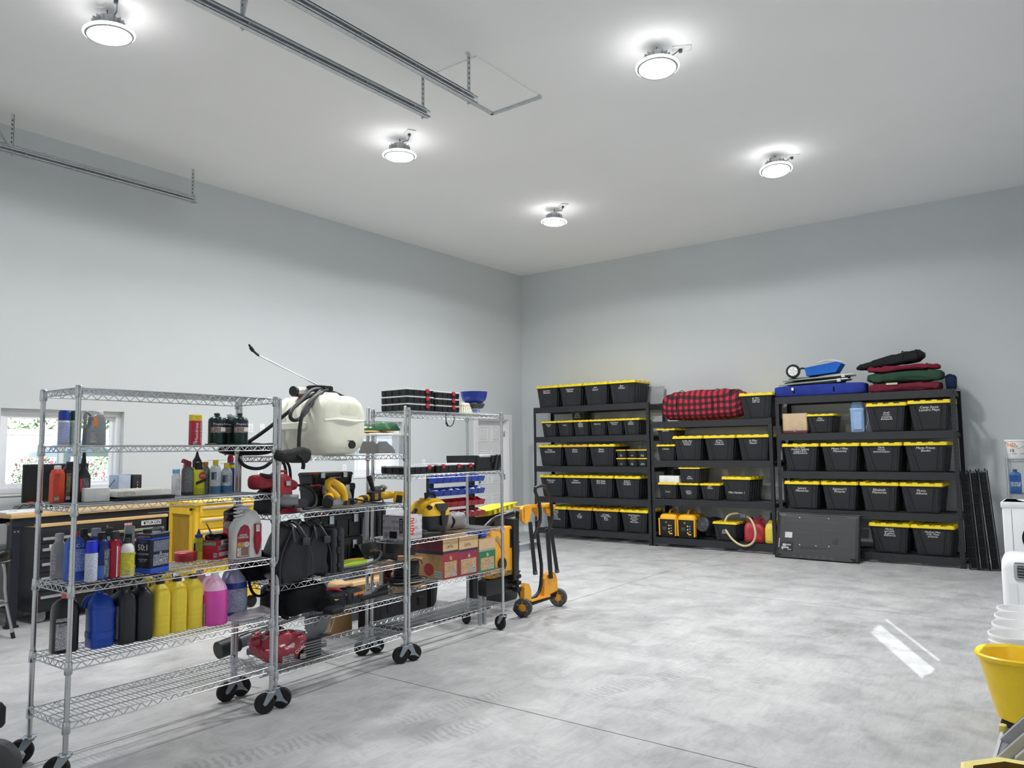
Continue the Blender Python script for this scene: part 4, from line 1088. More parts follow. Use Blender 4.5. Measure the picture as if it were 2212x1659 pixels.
MB().b2(-.145, -.05, -.1012, -.1006, .004, .027).build('side_label', mprint('#e4e3de', '#77756e', 90, 60), t, smooth=0)
for k in range(2):
    tag(MB().rbox((0, 0, .0035), (.32-.02*k, .215, .0085), .002).build('foam_sheet', mat('#1d1f22', .8), None, (4.51, -9.74+.012*k, z3+.001+.0088*k), UA-.04+.03*k), ('lower', 'upper')[k]+' thin black foam sheet under the white air filter', 'sheet')
vessel('glue_bottle', 'white bottle with a light blue cap on the third shelf', 'bottle', (4.40, -9.456, z3), [(0, .046, .046), (.004, .05, .05), (.115, .05, .05), (.128, .042, .042), (.13, .036, .036)], mat('#e6e7e7', .4), bands=[(.03, .1, -120, -40, mprint('#e2e4e6', '#9aa0b4', 90, 60))], cap=([(.02, .128), (.021, .152), (.018, .155)], mat('#7fb9de', .4)), group=GR)
t = vessel('spray_can', 'grey aerosol lubricant can with dark red flip nozzle', 'spray can', (4.40, -9.385, z3), can(.034, .17, .03, .5), mat('#70777a', .35, .3), bands=[(.01, .13, -170, -10, mprint('#7f8688', '#2b2e30', 100, 60)), (.004, .02, -180, 0, BLACK)], cap=([(.02, .165), (.022, .19), (.016, .2)], mat('#83202f', .4), 'nozzle'), group=GR)
MB().box((-.012, 0, .195), (.045, .022, .022), (0, .4, 0)).build('flip_straw_holder', mat('#83202f', .4), t)
MB().cyl((-.034, -.012, .05), (-.034, -.012, .18), .002, 6).build('straw', mat('#c0392b', .4), t)
t = vessel('cleaner_bottle', 'yellow cleaner bottle with black cap and slanted black stripe', 'bottle', (4.42, -9.325, z3), [(0, .066, .05), (.004, .072, .055), (.125, .07, .054), (.145, .05, .045), (.152, .04, .04)], mat('#d9d52b', .35), bands=[(.008, .04, -150, -30, mprint('#d6d22a', '#4d4a12', 80, 60))], cap=([(.022, .148), (.0225, .19), (.018, .195), (.01, .197)], BLACK, 'cap'), group=GR)
q = MB(); q.v = [(-.034, -.0305, .058), (.034, -.0305, .08), (.034, -.0305, .098), (-.034, -.0305, .075)]; q.f = [[0, 1, 2, 3]]; q.build('stripe', BLACK_INK, t, smooth=0)
MB().prism([(.022*math.cos(k*PI/8)+.008, .022*math.sin(k*PI/8)+.112) for k in range(16)], -.0312, -.029, 'y').build('badge', mat('#b3302f', .4), t, smooth=0); text('GOO', .013, WHITE_INK, t, (.008, -.0318, .112))
vessel('glue_dispenser', 'tall black-topped pointed bottle behind the yellow cleaner', 'bottle', (4.34, -9.29, z3), [(0, .05, .05), (.004, .054, .054), (.15, .054, .054), (.165, .046, .046)], mat('#cfc92d', .4), cap=([(.026, .16), (.026, .2), (.012, .225), (.006, .25), (.002, .265)], BLACK, 'nozzle'), group=GR)
vessel('spray_can', 'slim grey aerosol can with an orange cap, behind the foam cans', 'spray can', (4.37, -9.25, z3), can(.026, .165, .03, .5), mat('#8c9296', .3, .5), bands=[(.01, .12, -170, -10, mprint('#7f868a', '#3a3d42', 90, 60))], cap=([(.014, .16), (.016, .19), (.012, .194)], mat('#c98a3c', .4)), group=GR)
FOAM = mat('#c8cdd2', .35, .2)
for (x, y, h, s_, lb) in ((4.42, -9.215, .175, 0, 'tall white and blue foam spray can with yellow cap'), (4.43, -9.145, .155, 1, 'shorter blue-grey foam spray can with yellow cap, right one')):
    t = vessel('foam_can', lb, 'spray can', (x, y, z3), can(.034, h, .04, .42), FOAM, bands=[(.004, .045, -180, 0, mat('#3c6d96', .35)), (.045, h-.05, -130, -40, mprint('#d6d9dc', '#5d7894', 80, 55)), (h-.09, h-.045, -160, -110, mat('#24496e', .35))], cap=([(.016, h-.005), (.0165, h+.026), (.014, h+.029)], mat('#e8cf2f', .4)), group=GR)
    MB().cyl((-.05, 0, h+.027), (.06, -.012, h+.029), .0015, 6).build('straw', mat('#b9bcc0', .4), t)
vessel('spray_can', 'tall blue and yellow lubricant can with red top at the shelf end', 'spray can', (4.345, -9.065, z3), can(.026, .19, .02, .6), mat('#26388c', .3, .2), bands=[(.15, .172, -170, -10, mat('#e3cf2f', .4))], cap=([(.018, .186), (.02, .21), (.014, .23), (.006, .234)], mat('#a12434', .4)), group=GR)
# ---- fourth shelf
z4 = U1Z[3]+.003
t = vessel('oil_bottle', 'silver grey quart oil bottle with grey cap at the left end', 'bottle', (4.38, -10.075, z4), [(0, .066, .05), (.005, .073, .055), (.14, .075, .055), (.165, .07, .05), (.185, .046, .04), (.19, .036, .036)], mat('#9a9da0', .4, .2), .016, bands=[(.02, .13, -.9, -.35, mprint('#c4c6c9', '#4b4d54', 70, 55))], cap=([(.02, .188), (.021, .225), (.018, .23)], mat('#a7a9ab', .45)), group=GR, rz=UA-.35)
t = vessel('coolant_jug', 'bright blue rectangular coolant jug with red cap and white print', 'jug', (4.545, -10.07, z4), [(0, .08, .06), (.005, .088, .066), (.185, .086, .064), (.215, .06, .05), (.225, .034, .034)], mat('#2352b4', .35), .018, bands=[(.05, .16, -.9, .9, mprint('#3d6cc4', '#dfe6f3', 75, 60, cover=.35)), (.012, .045, -.9, -.45, BARC, 'barcode')], cap=([(.019, .222), (.019, .243), (.016, .245)], mat('#a02a36', .4)), group=GR)
text('TEC-2', .024, WHITE_INK, t, (0, -.0345, .178))
vessel('spray_can', 'blue-capped white aerosol can behind the front post, fourth shelf', 'spray can', (4.62, -10.02, z4), can(.029, .145, .008, .9), mat('#dfe3ea', .35, .2), bands=[(.006, .14, -180, 0, mprint('#dde2ea', '#6d7fb0', 110, 70))], cap=([(.0285, .142), (.0288, .19), (.024, .2), (.005, .202)], mat('#1c2fd0', .35)), group=GR)
vessel('oil_bottle', 'tall black-capped bottle in the back, left of the blue pair', 'bottle', (4.38, -9.955, z4), [(0, .07, .055), (.004, .074, .06), (.18, .072, .058), (.21, .04, .04)], mat('#1b1f2c', .35), .016, cap=([(.02, .207), (.02, .24), (.016, .243)], BLACK), group=GR)
vessel('washer_bottle', 'deep blue bottle with translucent grey square cap, back row', 'bottle', (4.39, -9.895, z4), [(0, .07, .06), (.004, .076, .064), (.16, .074, .062), (.2, .045, .045)], mat('#26389a', .3), .016, cap=([(.023, .198), (.024, .238), (.02, .241)], mat('#a5acc0', .35)), group=GR)
t = vessel('brake_cleaner', 'dark blue aerosol bottle with black cap and grey print, front row', 'spray can', (4.59, -9.955, z4), can(.038, .205, .045, .5), mat('#1d3276', .3, .2), bands=[(.01, .15, -95, -15, mprint('#14151c', '#b9bfd0', 90, 55)), (.005, .07, -175, -95, mat('#3d6fbd', .35))], cap=([(.022, .2), (.023, .23), (.018, .234)], BLACK), group=GR)
text('ABRO', .016, mat('#d0506a', .5), t, (.018, -.0365, .148), bend=.038)
vessel('wash_bottle', 'white bottle with grey cap in the back, between blue and red', 'bottle', (4.43, -9.845, z4), [(0, .05, .05), (.004, .056, .056), (.17, .056, .056), (.2, .034, .034)], mat('#d5d8d6', .4), cap=([(.02, .198), (.02, .238), (.016, .241)], mat('#35383b', .4)), group=GR)
t = vessel('brake_cleaner', 'red aerosol can with pink printed panel and black cap', 'spray can', (4.60, -9.895, z4), can(.035, .2, .035, .5), mat('#a81f35', .3, .2), bands=[(.008, .16, -88, -5, mprint('#dc5a74', '#8c1830', 90, 60)), (.005, .163, -98, -89, mat('#e4dede', .4))], cap=([(.021, .196), (.022, .23), (.018, .234)], mat('#2a2c30', .4)), group=GR)
vessel('polish_bottle', 'slanted blue and white bottle behind the yellow spray can', 'bottle', (4.47, -9.80, z4), [(0, .055, .05), (.004, .06, .055), (.14, .058, .052), (.18, .036, .036, -.015, 0), (.2, .024, .024, -.025, 0)], mat('#3a4fa0', .35), .014, bands=[(.1, .138, -.9, .9, mat('#d4dae8', .4))], cap=([(.014, .2), (.014, .222), (.011, .224)], mat('#20232a', .4), 'cap', (-.025, 0, 0)), group=GR)
vessel('wax_tube', 'tall clear and green cylinder standing behind the black fuel can', 'bottle', (4.43, -9.735, z4), [(0, .05, .05), (.004, .053, .053), (.2, .053, .053)], mat('#c9cfcb', .35), bands=[(.14, .2, -180, -90, mat('#27503f', .35))], cap=([(.027, .2), (.027, .238), (.024, .24)], mat('#b9bfbf', .35)), group=GR)
t = vessel('spray_can', 'white-topped spray can with yellow label and thin red straw', 'spray can', (4.63, -9.843, z4), can(.035, .172, .035, .45), mat('#e5e6e4', .35), bands=[(.008, .125, -180, 0, mprint('#ddd53c', '#8e8620', 90, 60)), (.01, .04, -140, -80, BARC, 'barcode')], cap=([(.017, .168), (.017, .195), (.013, .198)], mat('#30343a', .4)), group=GR)
MB().cyl((-.0, -.0, .192), (.13, -.01, .197), .0014, 6).build('straw', mat('#c0402e', .4), t)
text('Lubri', .012, mat('#24305c', .5), t, (0, -.0375, .118), bend=.036)
# fuel can 50:1
t = thing('fuel_tin', 'navy rectangular fuel tin printed 50:1 with a bright blue base', 'fuel tin', (4.60, -9.69, z4), UA+.30)
NV = mat('#12162c', .3, .2)
MB().prof([(0, .126, .105), (.003, .132, .11), (.205, .132, .11), (.209, .128, .106)], .008, 3).build('tin', NV, t)
MB().prof([(.003, .134, .112), (.028, .134, .112)], .008, 3).build('base_band', mat('#2350c4', .3), t)
MB().prof([(.178, .134, .112), (.186, .134, .112)], .008, 3).build('top_band', mat('#2350c4', .3), t)
MB().prof([(.207, .136, .114), (.213, .136, .114)], .008, 3).build('top_rim', mat('#8d9299', .35, .7), t)
MB().cyl((-.04, 0, .21), (-.04, 0, .232), .022, 18).build('cap', BLACK, t)
MB().tube([(-.02, 0, .21), (-.01, 0, .232), (.05, 0, .236), (.07, 0, .212)], .007, 8, smooth=1).build('handle', mat('#9aa0a6', .35, .8), t)
RL = (PI/2, 0, -PI/2)
text('M HARVEST KING', .0125, mat('#c9b4bc', .5), t, (-.0675, 0, .195), RL); text('50:1', .044, WHITE_INK, t, (-.0675, 0, .137), RL, bold=.0005); text('2-CYCLE FUEL', .0135, WHITE_INK, t, (-.0675, 0, .103), RL)
text('PREMIXED FUEL', .009, mat('#5d7fe0', .5), t, (-.0675, 0, .168), RL); text('ETHANOL-FREE\nFUEL + OIL', .009, WHITE_INK, t, (-.0675, 0, .07), RL)
MB().b2(-.05, .055, -.0567, -.0557, .115, .172).build('print_panel', mprint('#151a30', '#aab0c6', 130, 80), t, smooth=0); MB().b2(-.05, .055, -.0567, -.0557, .04, .10).build('print_panel', mprint('#12162c', '#c9cedd', 90, 40), t, smooth=0)
text('92', .016, WHITE_INK, t, (0, -.0572, .105)); text('FD', .016, WHITE_INK, t, (0, -.0572, .065))
t = thing('tape_roll', 'flat red round tub at the back of the fourth shelf', 'tub', (4.36, -9.36, z4))
MB().lathe([(.06, 0), (.064, .003), (.064, .04), (.06, .043)], 28).build('tub', mat('#b02a35', .4), t); MB().lathe([(.066, .034), (.066, .05), (.06, .054), (.02, .055)], 28).build('lid', mat('#c43a42', .4), t)
t = vessel('chalk_bottle', 'yellow-green chalk bottle with pointed blue cap', 'bottle', (4.37, -9.285, z4), [(0, .06, .06), (.004, .064, .064), (.12, .064, .064), (.13, .052, .052)], mat('#c9cc33', .4), bands=[(.05, .11, -150, -60, mprint('#c2c430', '#63651c', 110, 80)), (.02, .1, -175, -150, BLACK_INK)], cap=([(.022, .128), (.023, .148), (.012, .152), (.007, .17), (.003, .182)], mat('#2b3f9a', .4), 'nozzle_cap'), group=GR)
HR = mat('#c3203a', .45)
def hefty(pos, rz, w_, d_, h, label):
    t = thing('trash_bag_box', label, 'box', pos, rz, 'red trash bag cartons')
    MB().rbox((0, 0, h/2), (w_, d_, h), .003).build('carton', HR, t)
    return t
t = hefty((4.39, -9.185, z4), UA+.42, .17, .15, .115, 'red trash bag carton lying open, brown flap raised, black film showing')
text('Hefty', .028, BLACK_INK, t, (-.005, -.0785, .099), shear=.2, bold=.0008)
MB().b2(-.055, .045, -.0768, -.0755, .085, .112).build('logo_panel', WHITE_INK, t, smooth=0); MB().b2(-.085, .05, -.0768, -.0755, .056, .083).build('grey_panel', mat('#8e8c8e', .5), t, smooth=0); text('CINCHSAK', .017, BLACK_INK, t, (-.015, -.0778, .07))
MB().b2(.05, .083, -.0768, -.0755, .06, .09).build('count_patch', mat('#e3c84a', .5), t, smooth=0); text('48', .02, BLACK_INK, t, (.066, -.078, .075))
MB().b2(-.075, .06, -.0768, -.0755, .02, .042).build('tear_strip', mprint('#e6e2e2', '#777777', 60, 60), t, smooth=0); MB().b2(.0, .08, -.0768, -.0755, .002, .018).build('lower_panel', mat('#4d4446', .5), t, smooth=0)
MB().b2(-.0866, -.0855, -.06, .05, .085, .105).build('green_label', mprint('#2f7d45', '#bfe0c0', 60, 50), t, smooth=0); MB().b2(-.0866, -.0855, .025, .07, .01, .075).build('dark_panel', mprint('#1a1416', '#d3a9a9', 60, 40), t, smooth=0); MB().b2(-.0866, -.0855, -.07, -.045, .008, .04).build('barcode', BARC, t, smooth=0)
MB().box((-.02, .02, .155), (.13, .003, .08), (-.5, .55, .3)).build('flap', mat('#6b5148', .8), t, smooth=0)
soft((.13, .1, .05), .6, .6, .012, 18, 3, 24, 10).build('black_film', mat('#0d0d0f', .25), t, (-.01, -.01, .098))
t = hefty((4.36, -9.015, z4), UA+.1, .14, .105, .21, 'taller red trash bag carton standing behind, black bag spilling from its top')
text('Hefty', .022, WHITE_INK, t, (-.035, -.0545, .19), shear=.2); MB().b2(-.05, .05, -.0543, -.053, .04, .13).build('blue_panel', mprint('#1b2a63', '#c4586c', 40, 40), t, smooth=0)
MB().b2(-.015, .06, -.0543, -.053, .145, .2).build('text_panel', mprint('#b01c34', '#e3c7c9', 70, 50), t, smooth=0)
soft((.17, .14, .1), .8, .8, .02, 16, 12, 30, 16, .025).build('black_film', mat('#0e0f11', .2, spec=.8), t, (0, 0, .2))
soft((.08, .05, .05), .7, .7, .012, 20, 2, 20, 10).build('white_flap', mat('#d6d2cc', .6), t, (-.09, -.03, .16))
# home-defence sprayer jug
t = vessel('pest_sprayer_jug', 'white pest spray jug with red label and red wand holder', 'sprayer jug', (4.535, -9.075, z4), [(0, .18, .10), (.005, .188, .106), (.19, .185, .104), (.235, .15, .09, .01, 0), (.27, .10, .07, .02, 0), (.285, .07, .055, .02, 0)], mat('#e9eaea', .35), .03, rz=UA-.1)
MB().prism([(-.082, .01), (-.0, .01), (-.0, .17), (-.01, .195), (-.035, .205), (-.06, .19), (-.078, .15)], -.0555, -.051, 'y').build('label_shape', mat('#9c1f36', .4), t, smooth=0)
MB().b2(-.08, -.002, -.0568, -.0553, .075, .1).build('orange_band', mprint('#e0a64a', '#5b2a1a', 60, 50), t, smooth=0); MB().b2(-.08, -.002, -.0568, -.0553, .015, .072).build('white_panel', mprint('#dcd3d0', '#7b3a45', 70, 50), t, smooth=0); MB().b2(-.055, -.008, -.0572, -.0556, .02, .07).build('door_picture', mat('#7d6a60', .5), t, smooth=0)
text('HOME\nDEFENSE', .017, WHITE_INK, t, (-.042, -.0563, .135), gap=.8); text('12', .02, BLACK_INK, t, (-.02, -.0582, .088)); MB().prism([(.016*math.cos(k*PI/8)-.02, .016*math.sin(k*PI/8)+.086) for k in range(16)], -.0577, -.056, 'y').build('months_badge', WHITE_INK, t, smooth=0)
MB().prof([(.02, .012, .012), (.06, .036, .03), (.11, .046, .036), (.15, .04, .034), (.2, .042, .036), (.205, .036, .03)], .012, 3, (.048, -.06, 0)).build('wand_holder', mat('#a31f37', .35), t)
MB().b2(.028, .05, -.084, -.078, .16, .2).build('tag', mprint('#f0f0f0', '#222222', 60, 60), t, smooth=0)
m = MB(); m.tube([(-.06+.024*math.cos(a*.7), -.02+.02*math.sin(a*.7), .225+a*.0024) for a in range(0, 46)], .0055, 7); m.build('coiled_hose', mat('#e6e7e8', .3), t)
MB().tube([(.02, 0, .28), (.0, 0, .30), (-.04, -.01, .30), (-.06, -.02, .29)], .012, 8, smooth=1).build('pump_cap', mat('#d8d9da', .35), t)
# ---- fifth shelf: jugs
z5 = U1Z[4]+.003
def jug(x, y, label, col, w_=.105, d_=.16, h=.30, rz=UA, capc='#17181a', rough=.4, neck=.42, off=0., **k):
    pr = [(0, w_*.94, d_*.94), (.005, w_, d_), (h*.68, w_, d_), (h*.8, w_*.93, d_*.82, 0, -off*.3), (h*.88, w_*.66, d_*.5, 0, -off*.7), (h*.92, w_*neck, w_*neck, 0, -off)]
    return vessel('jug', label, 'jug', (x, y, z5), pr, mat(col, rough, var=.05), .028, rz, cap=([(w_*neck*.52, h*.91), (w_*neck*.56, h*.99), (w_*neck*.45, h)], mat(capc, .4), 'cap', (0, -off, 0)), group='jugs on the fifth shelf', **k)
t = jug(4.44, -10.06, 'large black jug with orange cap and white printed label', '#16171a', .12, .12, .295, UA-.2, '#d0604a', .3, .34, .02)
MB().b2(-.05, .026, -.0618, -.0605, .02, .15).build('label', mprint('#c7c8cb', '#3b3d44', 75, 45), t, smooth=0); MB().b2(-.05, .0, -.0618, -.0605, .158, .175).build('label_strip', mprint('#b8b9bd', '#222222', 60, 60), t, smooth=0)
text('TRACTOR\nHYDRAULIC', .009, BLACK_INK, t, (-.02, -.0625, .14), gap=.8)
MB().tube([(.01, .02, .268), (.035, .025, .26), (.045, .03, .22), (.048, .035, .19)], .013, 8, smooth=1).build('handle', mat('#16171a', .3), t)
t = jug(4.49, -9.905, 'royal blue stepped jug between the black ones', '#1f4db8', .115, .12, .295, UA-.05, '#1a3f9c', .35, .34, -.02)
for z in (.05, .17): MB().prof([(z, .121, .126), (z+.03, .121, .126)], .03, 3).build('raised_step', mat('#1f4db8', .35), t)
MB().tube([(-.02, .03, .26), (-.05, .05, .25), (-.06, .06, .2)], .014, 8, smooth=1).build('handle', mat('#1f4db8', .35), t)
for x, y, lb in ((4.50, -9.797, 'black square-shouldered jug beside the royal blue jug'), (4.50, -9.705, 'black square-shouldered jug beside the yellow jugs')):
    t = jug(x, y, lb, '#1d1f25', .092, .17, .305, UA, '#1a1b1f', .4, .5, .03)
    MB().b2(-.047, -.0462, -.06, .02, .03, .2).build('label', mprint('#8f929b', '#33353c', 60, 50), t, smooth=0)
    MB().tube([(-.01, .0, .27), (-.01, .04, .295), (-.01, .072, .27), (-.01, .076, .2)], .013, 8, smooth=2).build('handle', mat('#1d1f25', .4), t)
for x, y, lb in ((4.48, -9.598, 'yellow oil jug with black cap, left of three'), (4.475, -9.497, 'yellow oil jug with black cap, middle of three'), (4.465, -9.392, 'yellow oil jug with black cap, right of three beside the pink jugs')):
    t = jug(x, y, lb, '#ecd23d', .098, .17, .305, UA, '#16171a', .35, .46, .035)
    MB().tube([(-.012, -.01, .268), (-.02, .02, .302), (-.022, .06, .30), (-.022, .078, .26), (-.02, .075, .2)], .0155, 8, smooth=2).build('handle', mat('#e9cd36', .35), t)
    MB().b2(-.0505, -.0495, -.06, -.01, .02, .19).build('print', mprint('#ddc233', '#2b2610', 50, 45), t, smooth=0)
    MB().b2(-.0508, -.0495, -.055, -.02, .02, .055).build('barcode', BARC, t, smooth=0)
    for zz in (.05, .08, .11): MB().prof([(zz, .0988, .171), (zz+.003, .0988, .171)], .028, 3).build('grip_rib', mat('#e2c634', .35), t)
PKT = mat('#f3c3e2', .2, trans=.0, var=.03); PK = mat('#e04fb4', .25, var=.04)
def washer(x, y, label, c1, c2, lab, capc):
    t = thing('washer_fluid_jug', label, 'jug', (x, y, z5), UA, 'washer fluid jugs')
    MB().prof([(0, .14, .14), (.006, .15, .15), (.02, .152, .152), (.17, .152, .152), (.185, .149, .149), (.2, .142, .142)], None, 7).build('filled_body', c1, t)
    MB().prof([(.2, .142, .142), (.225, .122, .122), (.255, .08, .08), (.275, .048, .048), (.283, .042, .042)], None, 7).build('clear_neck', c2, t)
    MB().lathe([(.022, .28), (.0225, .298), (.018, .301)], 16).build('cap', capc, t)
    MB().tube([(-.022, 0, .275), (-.06, 0, .27), (-.078, 0, .235), (-.075, 0, .18)], .011, 8, smooth=2).build('handle', c2, t)
    return t
t = washer(4.52, -9.265, 'bright pink fluid jug with white cap, front one of two', PK, PKT, None, mat('#e2e4e6', .4))
MB().b2(-.078, -.0755, -.03, -.012, .01, .13).build('barcode_strip', mprint('#d9b9d2', '#5b2a4e', 60, 60), t, smooth=0)
washer(4.368, -9.27, 'pink fluid jug half hidden behind the front pink one', mat('#cf3fa4', .25), PKT, None, mat('#d9c3d4', .4))
t = washer(4.385, -9.045, 'blue fluid jug with a white printed label at the shelf end', mat('#2c3f9e', .25), mat('#a9add0', .25), None, mat('#c7cbe0', .4))
q = MB(); k = 14; R = [[(.0772*math.cos(math.radians(-165+150*i/k)), .0772*math.sin(math.radians(-165+150*i/k)), z) for i in range(k+1)] for z in (.025, .165)]
q.v = R[0]+R[1]; q.f = [[i, i+1, k+2+i, k+1+i] for i in range(k)]; q.build('label', mprint('#ced6ea', '#55649c', 70, 40), t)
text('WASH', .02, mat('#8a7d3a', .5), t, (.0, -.078, .152), bend=.077)
def crumple(p): return (p.x, p.y, p.z*(1+.5*math.sin(p.x*14+p.y*9)))
tag(soft((.32, .2, .035), .7, .6, .016, 9, 4, 34, 12, .01, crumple).build('plastic_sheet', mat('#a59fa8', .3, var=.2, spec=.7), None, (4.56, -9.05, z5), UA+.2), 'crumpled grey translucent plastic sheet at the right of the jug shelf', 'plastic sheet')

# ================================================================ second unit
z = U2Z[0]+.002
TANKM = mat('#eeeedd', .45, var=.03)
t = thing('sprayer_tank', 'big cream white sprayer tank with black lid on the middle unit', 'sprayer tank', (4.385, -8.40, z), UA)
up = Euler((PI/2, 0, 0)).to_matrix().to_4x4()
TM = Matrix.Translation((0, 0, .205)) @ up
def octo(w_, h, k=.26):
    p = []
    for (a, b, s0) in ((1, 1, 0), (-1, 1, 1), (-1, -1, 2), (1, -1, 3)):
        c = [(a*(w_/2-.0), b*(h/2-h*k)), (a*(w_/2-w_*.07), b*(h/2-h*.11)), (a*(w_/2-w_*.2), b*(h/2-h*.012)), (a*(w_/2-w_*.3), b*h/2)]
        p += c if s0 in (0, 2) else c[::-1]
    return p
def ring3(w_, h, zz): return [(x, y, zz) for x, y in octo(w_, h)]
m = MB(); R = []
for zz, s_ in ((-.285, .60), (-.275, .78), (-.25, .93), (-.22, .985), (-.2, 1.), (-.12, 1.), (-.11, .95), (-.09, .95), (-.08, 1.), (.0, 1.), (.01, .95), (.03, .95), (.04, 1.), (.13, 1.), (.16, 1.005), (.2, .985), (.235, .94), (.262, .85), (.275, .72), (.28, .55)):
    R.append(ring3(.435*s_, .41*s_, zz))
m.loft(R, mtx=TM).build('tank', TANKM, t, smooth=50)
MB().prof([(.36, .26, .24), (.42, .24, .22), (.436, .21, .2)], .06, 4).build('neck_boss', TANKM, t)
MB().lathe([(.09, .432), (.09, .44), (.082, .444), (.088, .446), (.09, .482), (.084, .486), (.07, .488), (.02, .492)], 36).build('lid', mat('#1b1c1f', .5), t)
m = MB()
for k in range(24): m.box((.0905*math.cos(k*PI/12), .0905*math.sin(k*PI/12), .465), (.006, .006, .026), (0, 0, k*PI/12))
m.build('lid_ribs', mat('#1b1c1f', .5), t, smooth=0, kind='stuff')
# moulded hand grip on the end face
MB().prof([(-.004, .2, .10), (.006, .19, .09), (.010, .16, .06)], .04, 4, mtx=Matrix.Translation((.03, -.271, .30)) @ up).build('grip_recess', mat('#ebebd6', .5), t)
MB().tube([(-.17, -.262, .232), (-.05, -.283, .24), (.06, -.283, .226), (.17, -.262, .235)], .014, 8, smooth=2).build('moulded_ridge', TANKM, t)
dp = MB().prof([(0, .09, .07), (.012, .075, .055)], .012, 3, mtx=Matrix.Translation((.05, -.268, .07)) @ up).build('drain_boss', TANKM, t)
MB().cyl((.05, -.275, .068), (.05, -.298, .068), .026, 16).build('drain_plug', BLACK, dp)
for s_ in (-1, 1):
    MB().prof([(0, .05, .30), (.01, .04, .28)], .02, 3, mtx=Matrix.Translation((s_*.213, -.0, .2)) @ Euler((0, s_*PI/2, 0)).to_matrix().to_4x4()).build('side_rib', TANKM, t)
HOSE = mat('#26282b', .5)
t2 = thing('sprayer_pump', 'small grey pump motor behind the sprayer lid', 'pump', (4.35, -8.53, z+.405), .2)
MB().cyl((0, -.06, .035), (0, .05, .035), .033, 18).build('motor', mat('#c9cacb', .35, .4), t2); MB().cyl((0, -.085, .035), (0, -.06, .035), .035, 18).build('end_cap', BLACK, t2); MB().b2(-.03, .03, -.06, .06, 0, .012).build('bracket', mat('#6a1f26', .5), t2, smooth=0)
hz = thing('sprayer_hose', 'black rubber hose looped over the left side of the sprayer tank', 'hose', (0, 0, 0))
MB().tube([(4.44, -8.40, 1.995), (4.50, -8.56, 1.985), (4.58, -8.70, 1.90), (4.63, -8.82, 1.83), (4.64, -8.84, 1.77), (4.62, -8.77, 1.755), (4.60, -8.68, 1.81), (4.52, -8.54, 1.95), (4.46, -8.44, 1.985)], .0125, 10, smooth=3).build('hose_loop', HOSE, hz)
MB().tube([(4.46, -8.42, 1.975), (4.58, -8.60, 1.93), (4.655, -8.745, 1.84), (4.66, -8.78, 1.70), (4.66, -8.78, 1.55)], .0125, 10, smooth=3).build('hose_drop', HOSE, hz)
MB().tube([(4.47, -8.40, 1.99), (4.50, -8.60, 1.93), (4.50, -8.72, 1.84), (4.36, -8.82, 1.70), (4.22, -8.90, 1.60), (4.14, -8.98, 1.55)], .0125, 10, smooth=3).build('hose_run', HOSE, hz)
MB().tube([(4.30, -8.98, 1.52), (4.30, -8.94, 1.47), (4.30, -8.86, 1.447), (4.30, -8.78, 1.455), (4.30, -8.71, 1.51)], .0115, 10, smooth=3).build('hose_sag', HOSE, hz)
wn = thing('spray_wand', 'thin steel spray wand with black nozzle slanting up from the tank', 'wand', (0, 0, 0))
MB().cyl((4.33, -8.28, 2.00), (4.3, -8.845, 2.205), .0052, 8).build('lance', mat('#c6c9cb', .3, .8), wn)
MB().tube([(4.3, -8.84, 2.203), (4.3, -8.865, 2.218), (4.3, -8.89, 2.235)], .008, 8).build('elbow', BLACK, wn); MB().cyl((4.3, -8.885, 2.232), (4.3, -8.905, 2.252), .0125, 10).build('nozzle_nut', BLACK, wn); MB().cyl((4.3, -8.903, 2.25), (4.3, -8.918, 2.272), .009, 10, .006).build('nozzle_tip', BLACK, wn)
MB().tube([(4.33, -8.28, 2.0), (4.36, -8.2, 1.97), (4.4, -8.16, 1.94)], .012, 8).build('grip', BLACK, wn)
def taper(p): return (p.x, p.y*(1.1-.5*(p.x+.15)), p.z*(1.-.9*(p.x+.05))) if False else (p.x, p.y, p.z*(.75+1.3*(p.x+.1)))
t = thing('nylon_cover', 'black nylon tool cover drooping off the shelf corner with a strap', 'cover', (4.72, -8.875, 1.485), UA+.05)
soft((.25, .1, .105), .6, .55, .014, 10, 8, 34, 18, .016, taper).build('cover_body', fabric('#2a2a2b', .55, .15, 200), t)
MB().tube([(.0, -.052, .05), (.03, -.06, .03), (.04, -.06, -.01), (.035, -.058, -.035)], .012, 6, smooth=1).build('strap', fabric('#1d1d1e', .6), t)
t = thing('blower_tube', 'long black blower tube lying behind the upright posts', 'tube', (4.25, -8.89, 1.537), UA)
soft((.40, .09, .085), .7, .4, .008, 9, 3, 30, 12).build('tube_body', fabric('#17181a', .5), t); MB().cyl((.12, 0, .045), (.2, 0, .05), .035, 14).build('collar', BLACK, t)
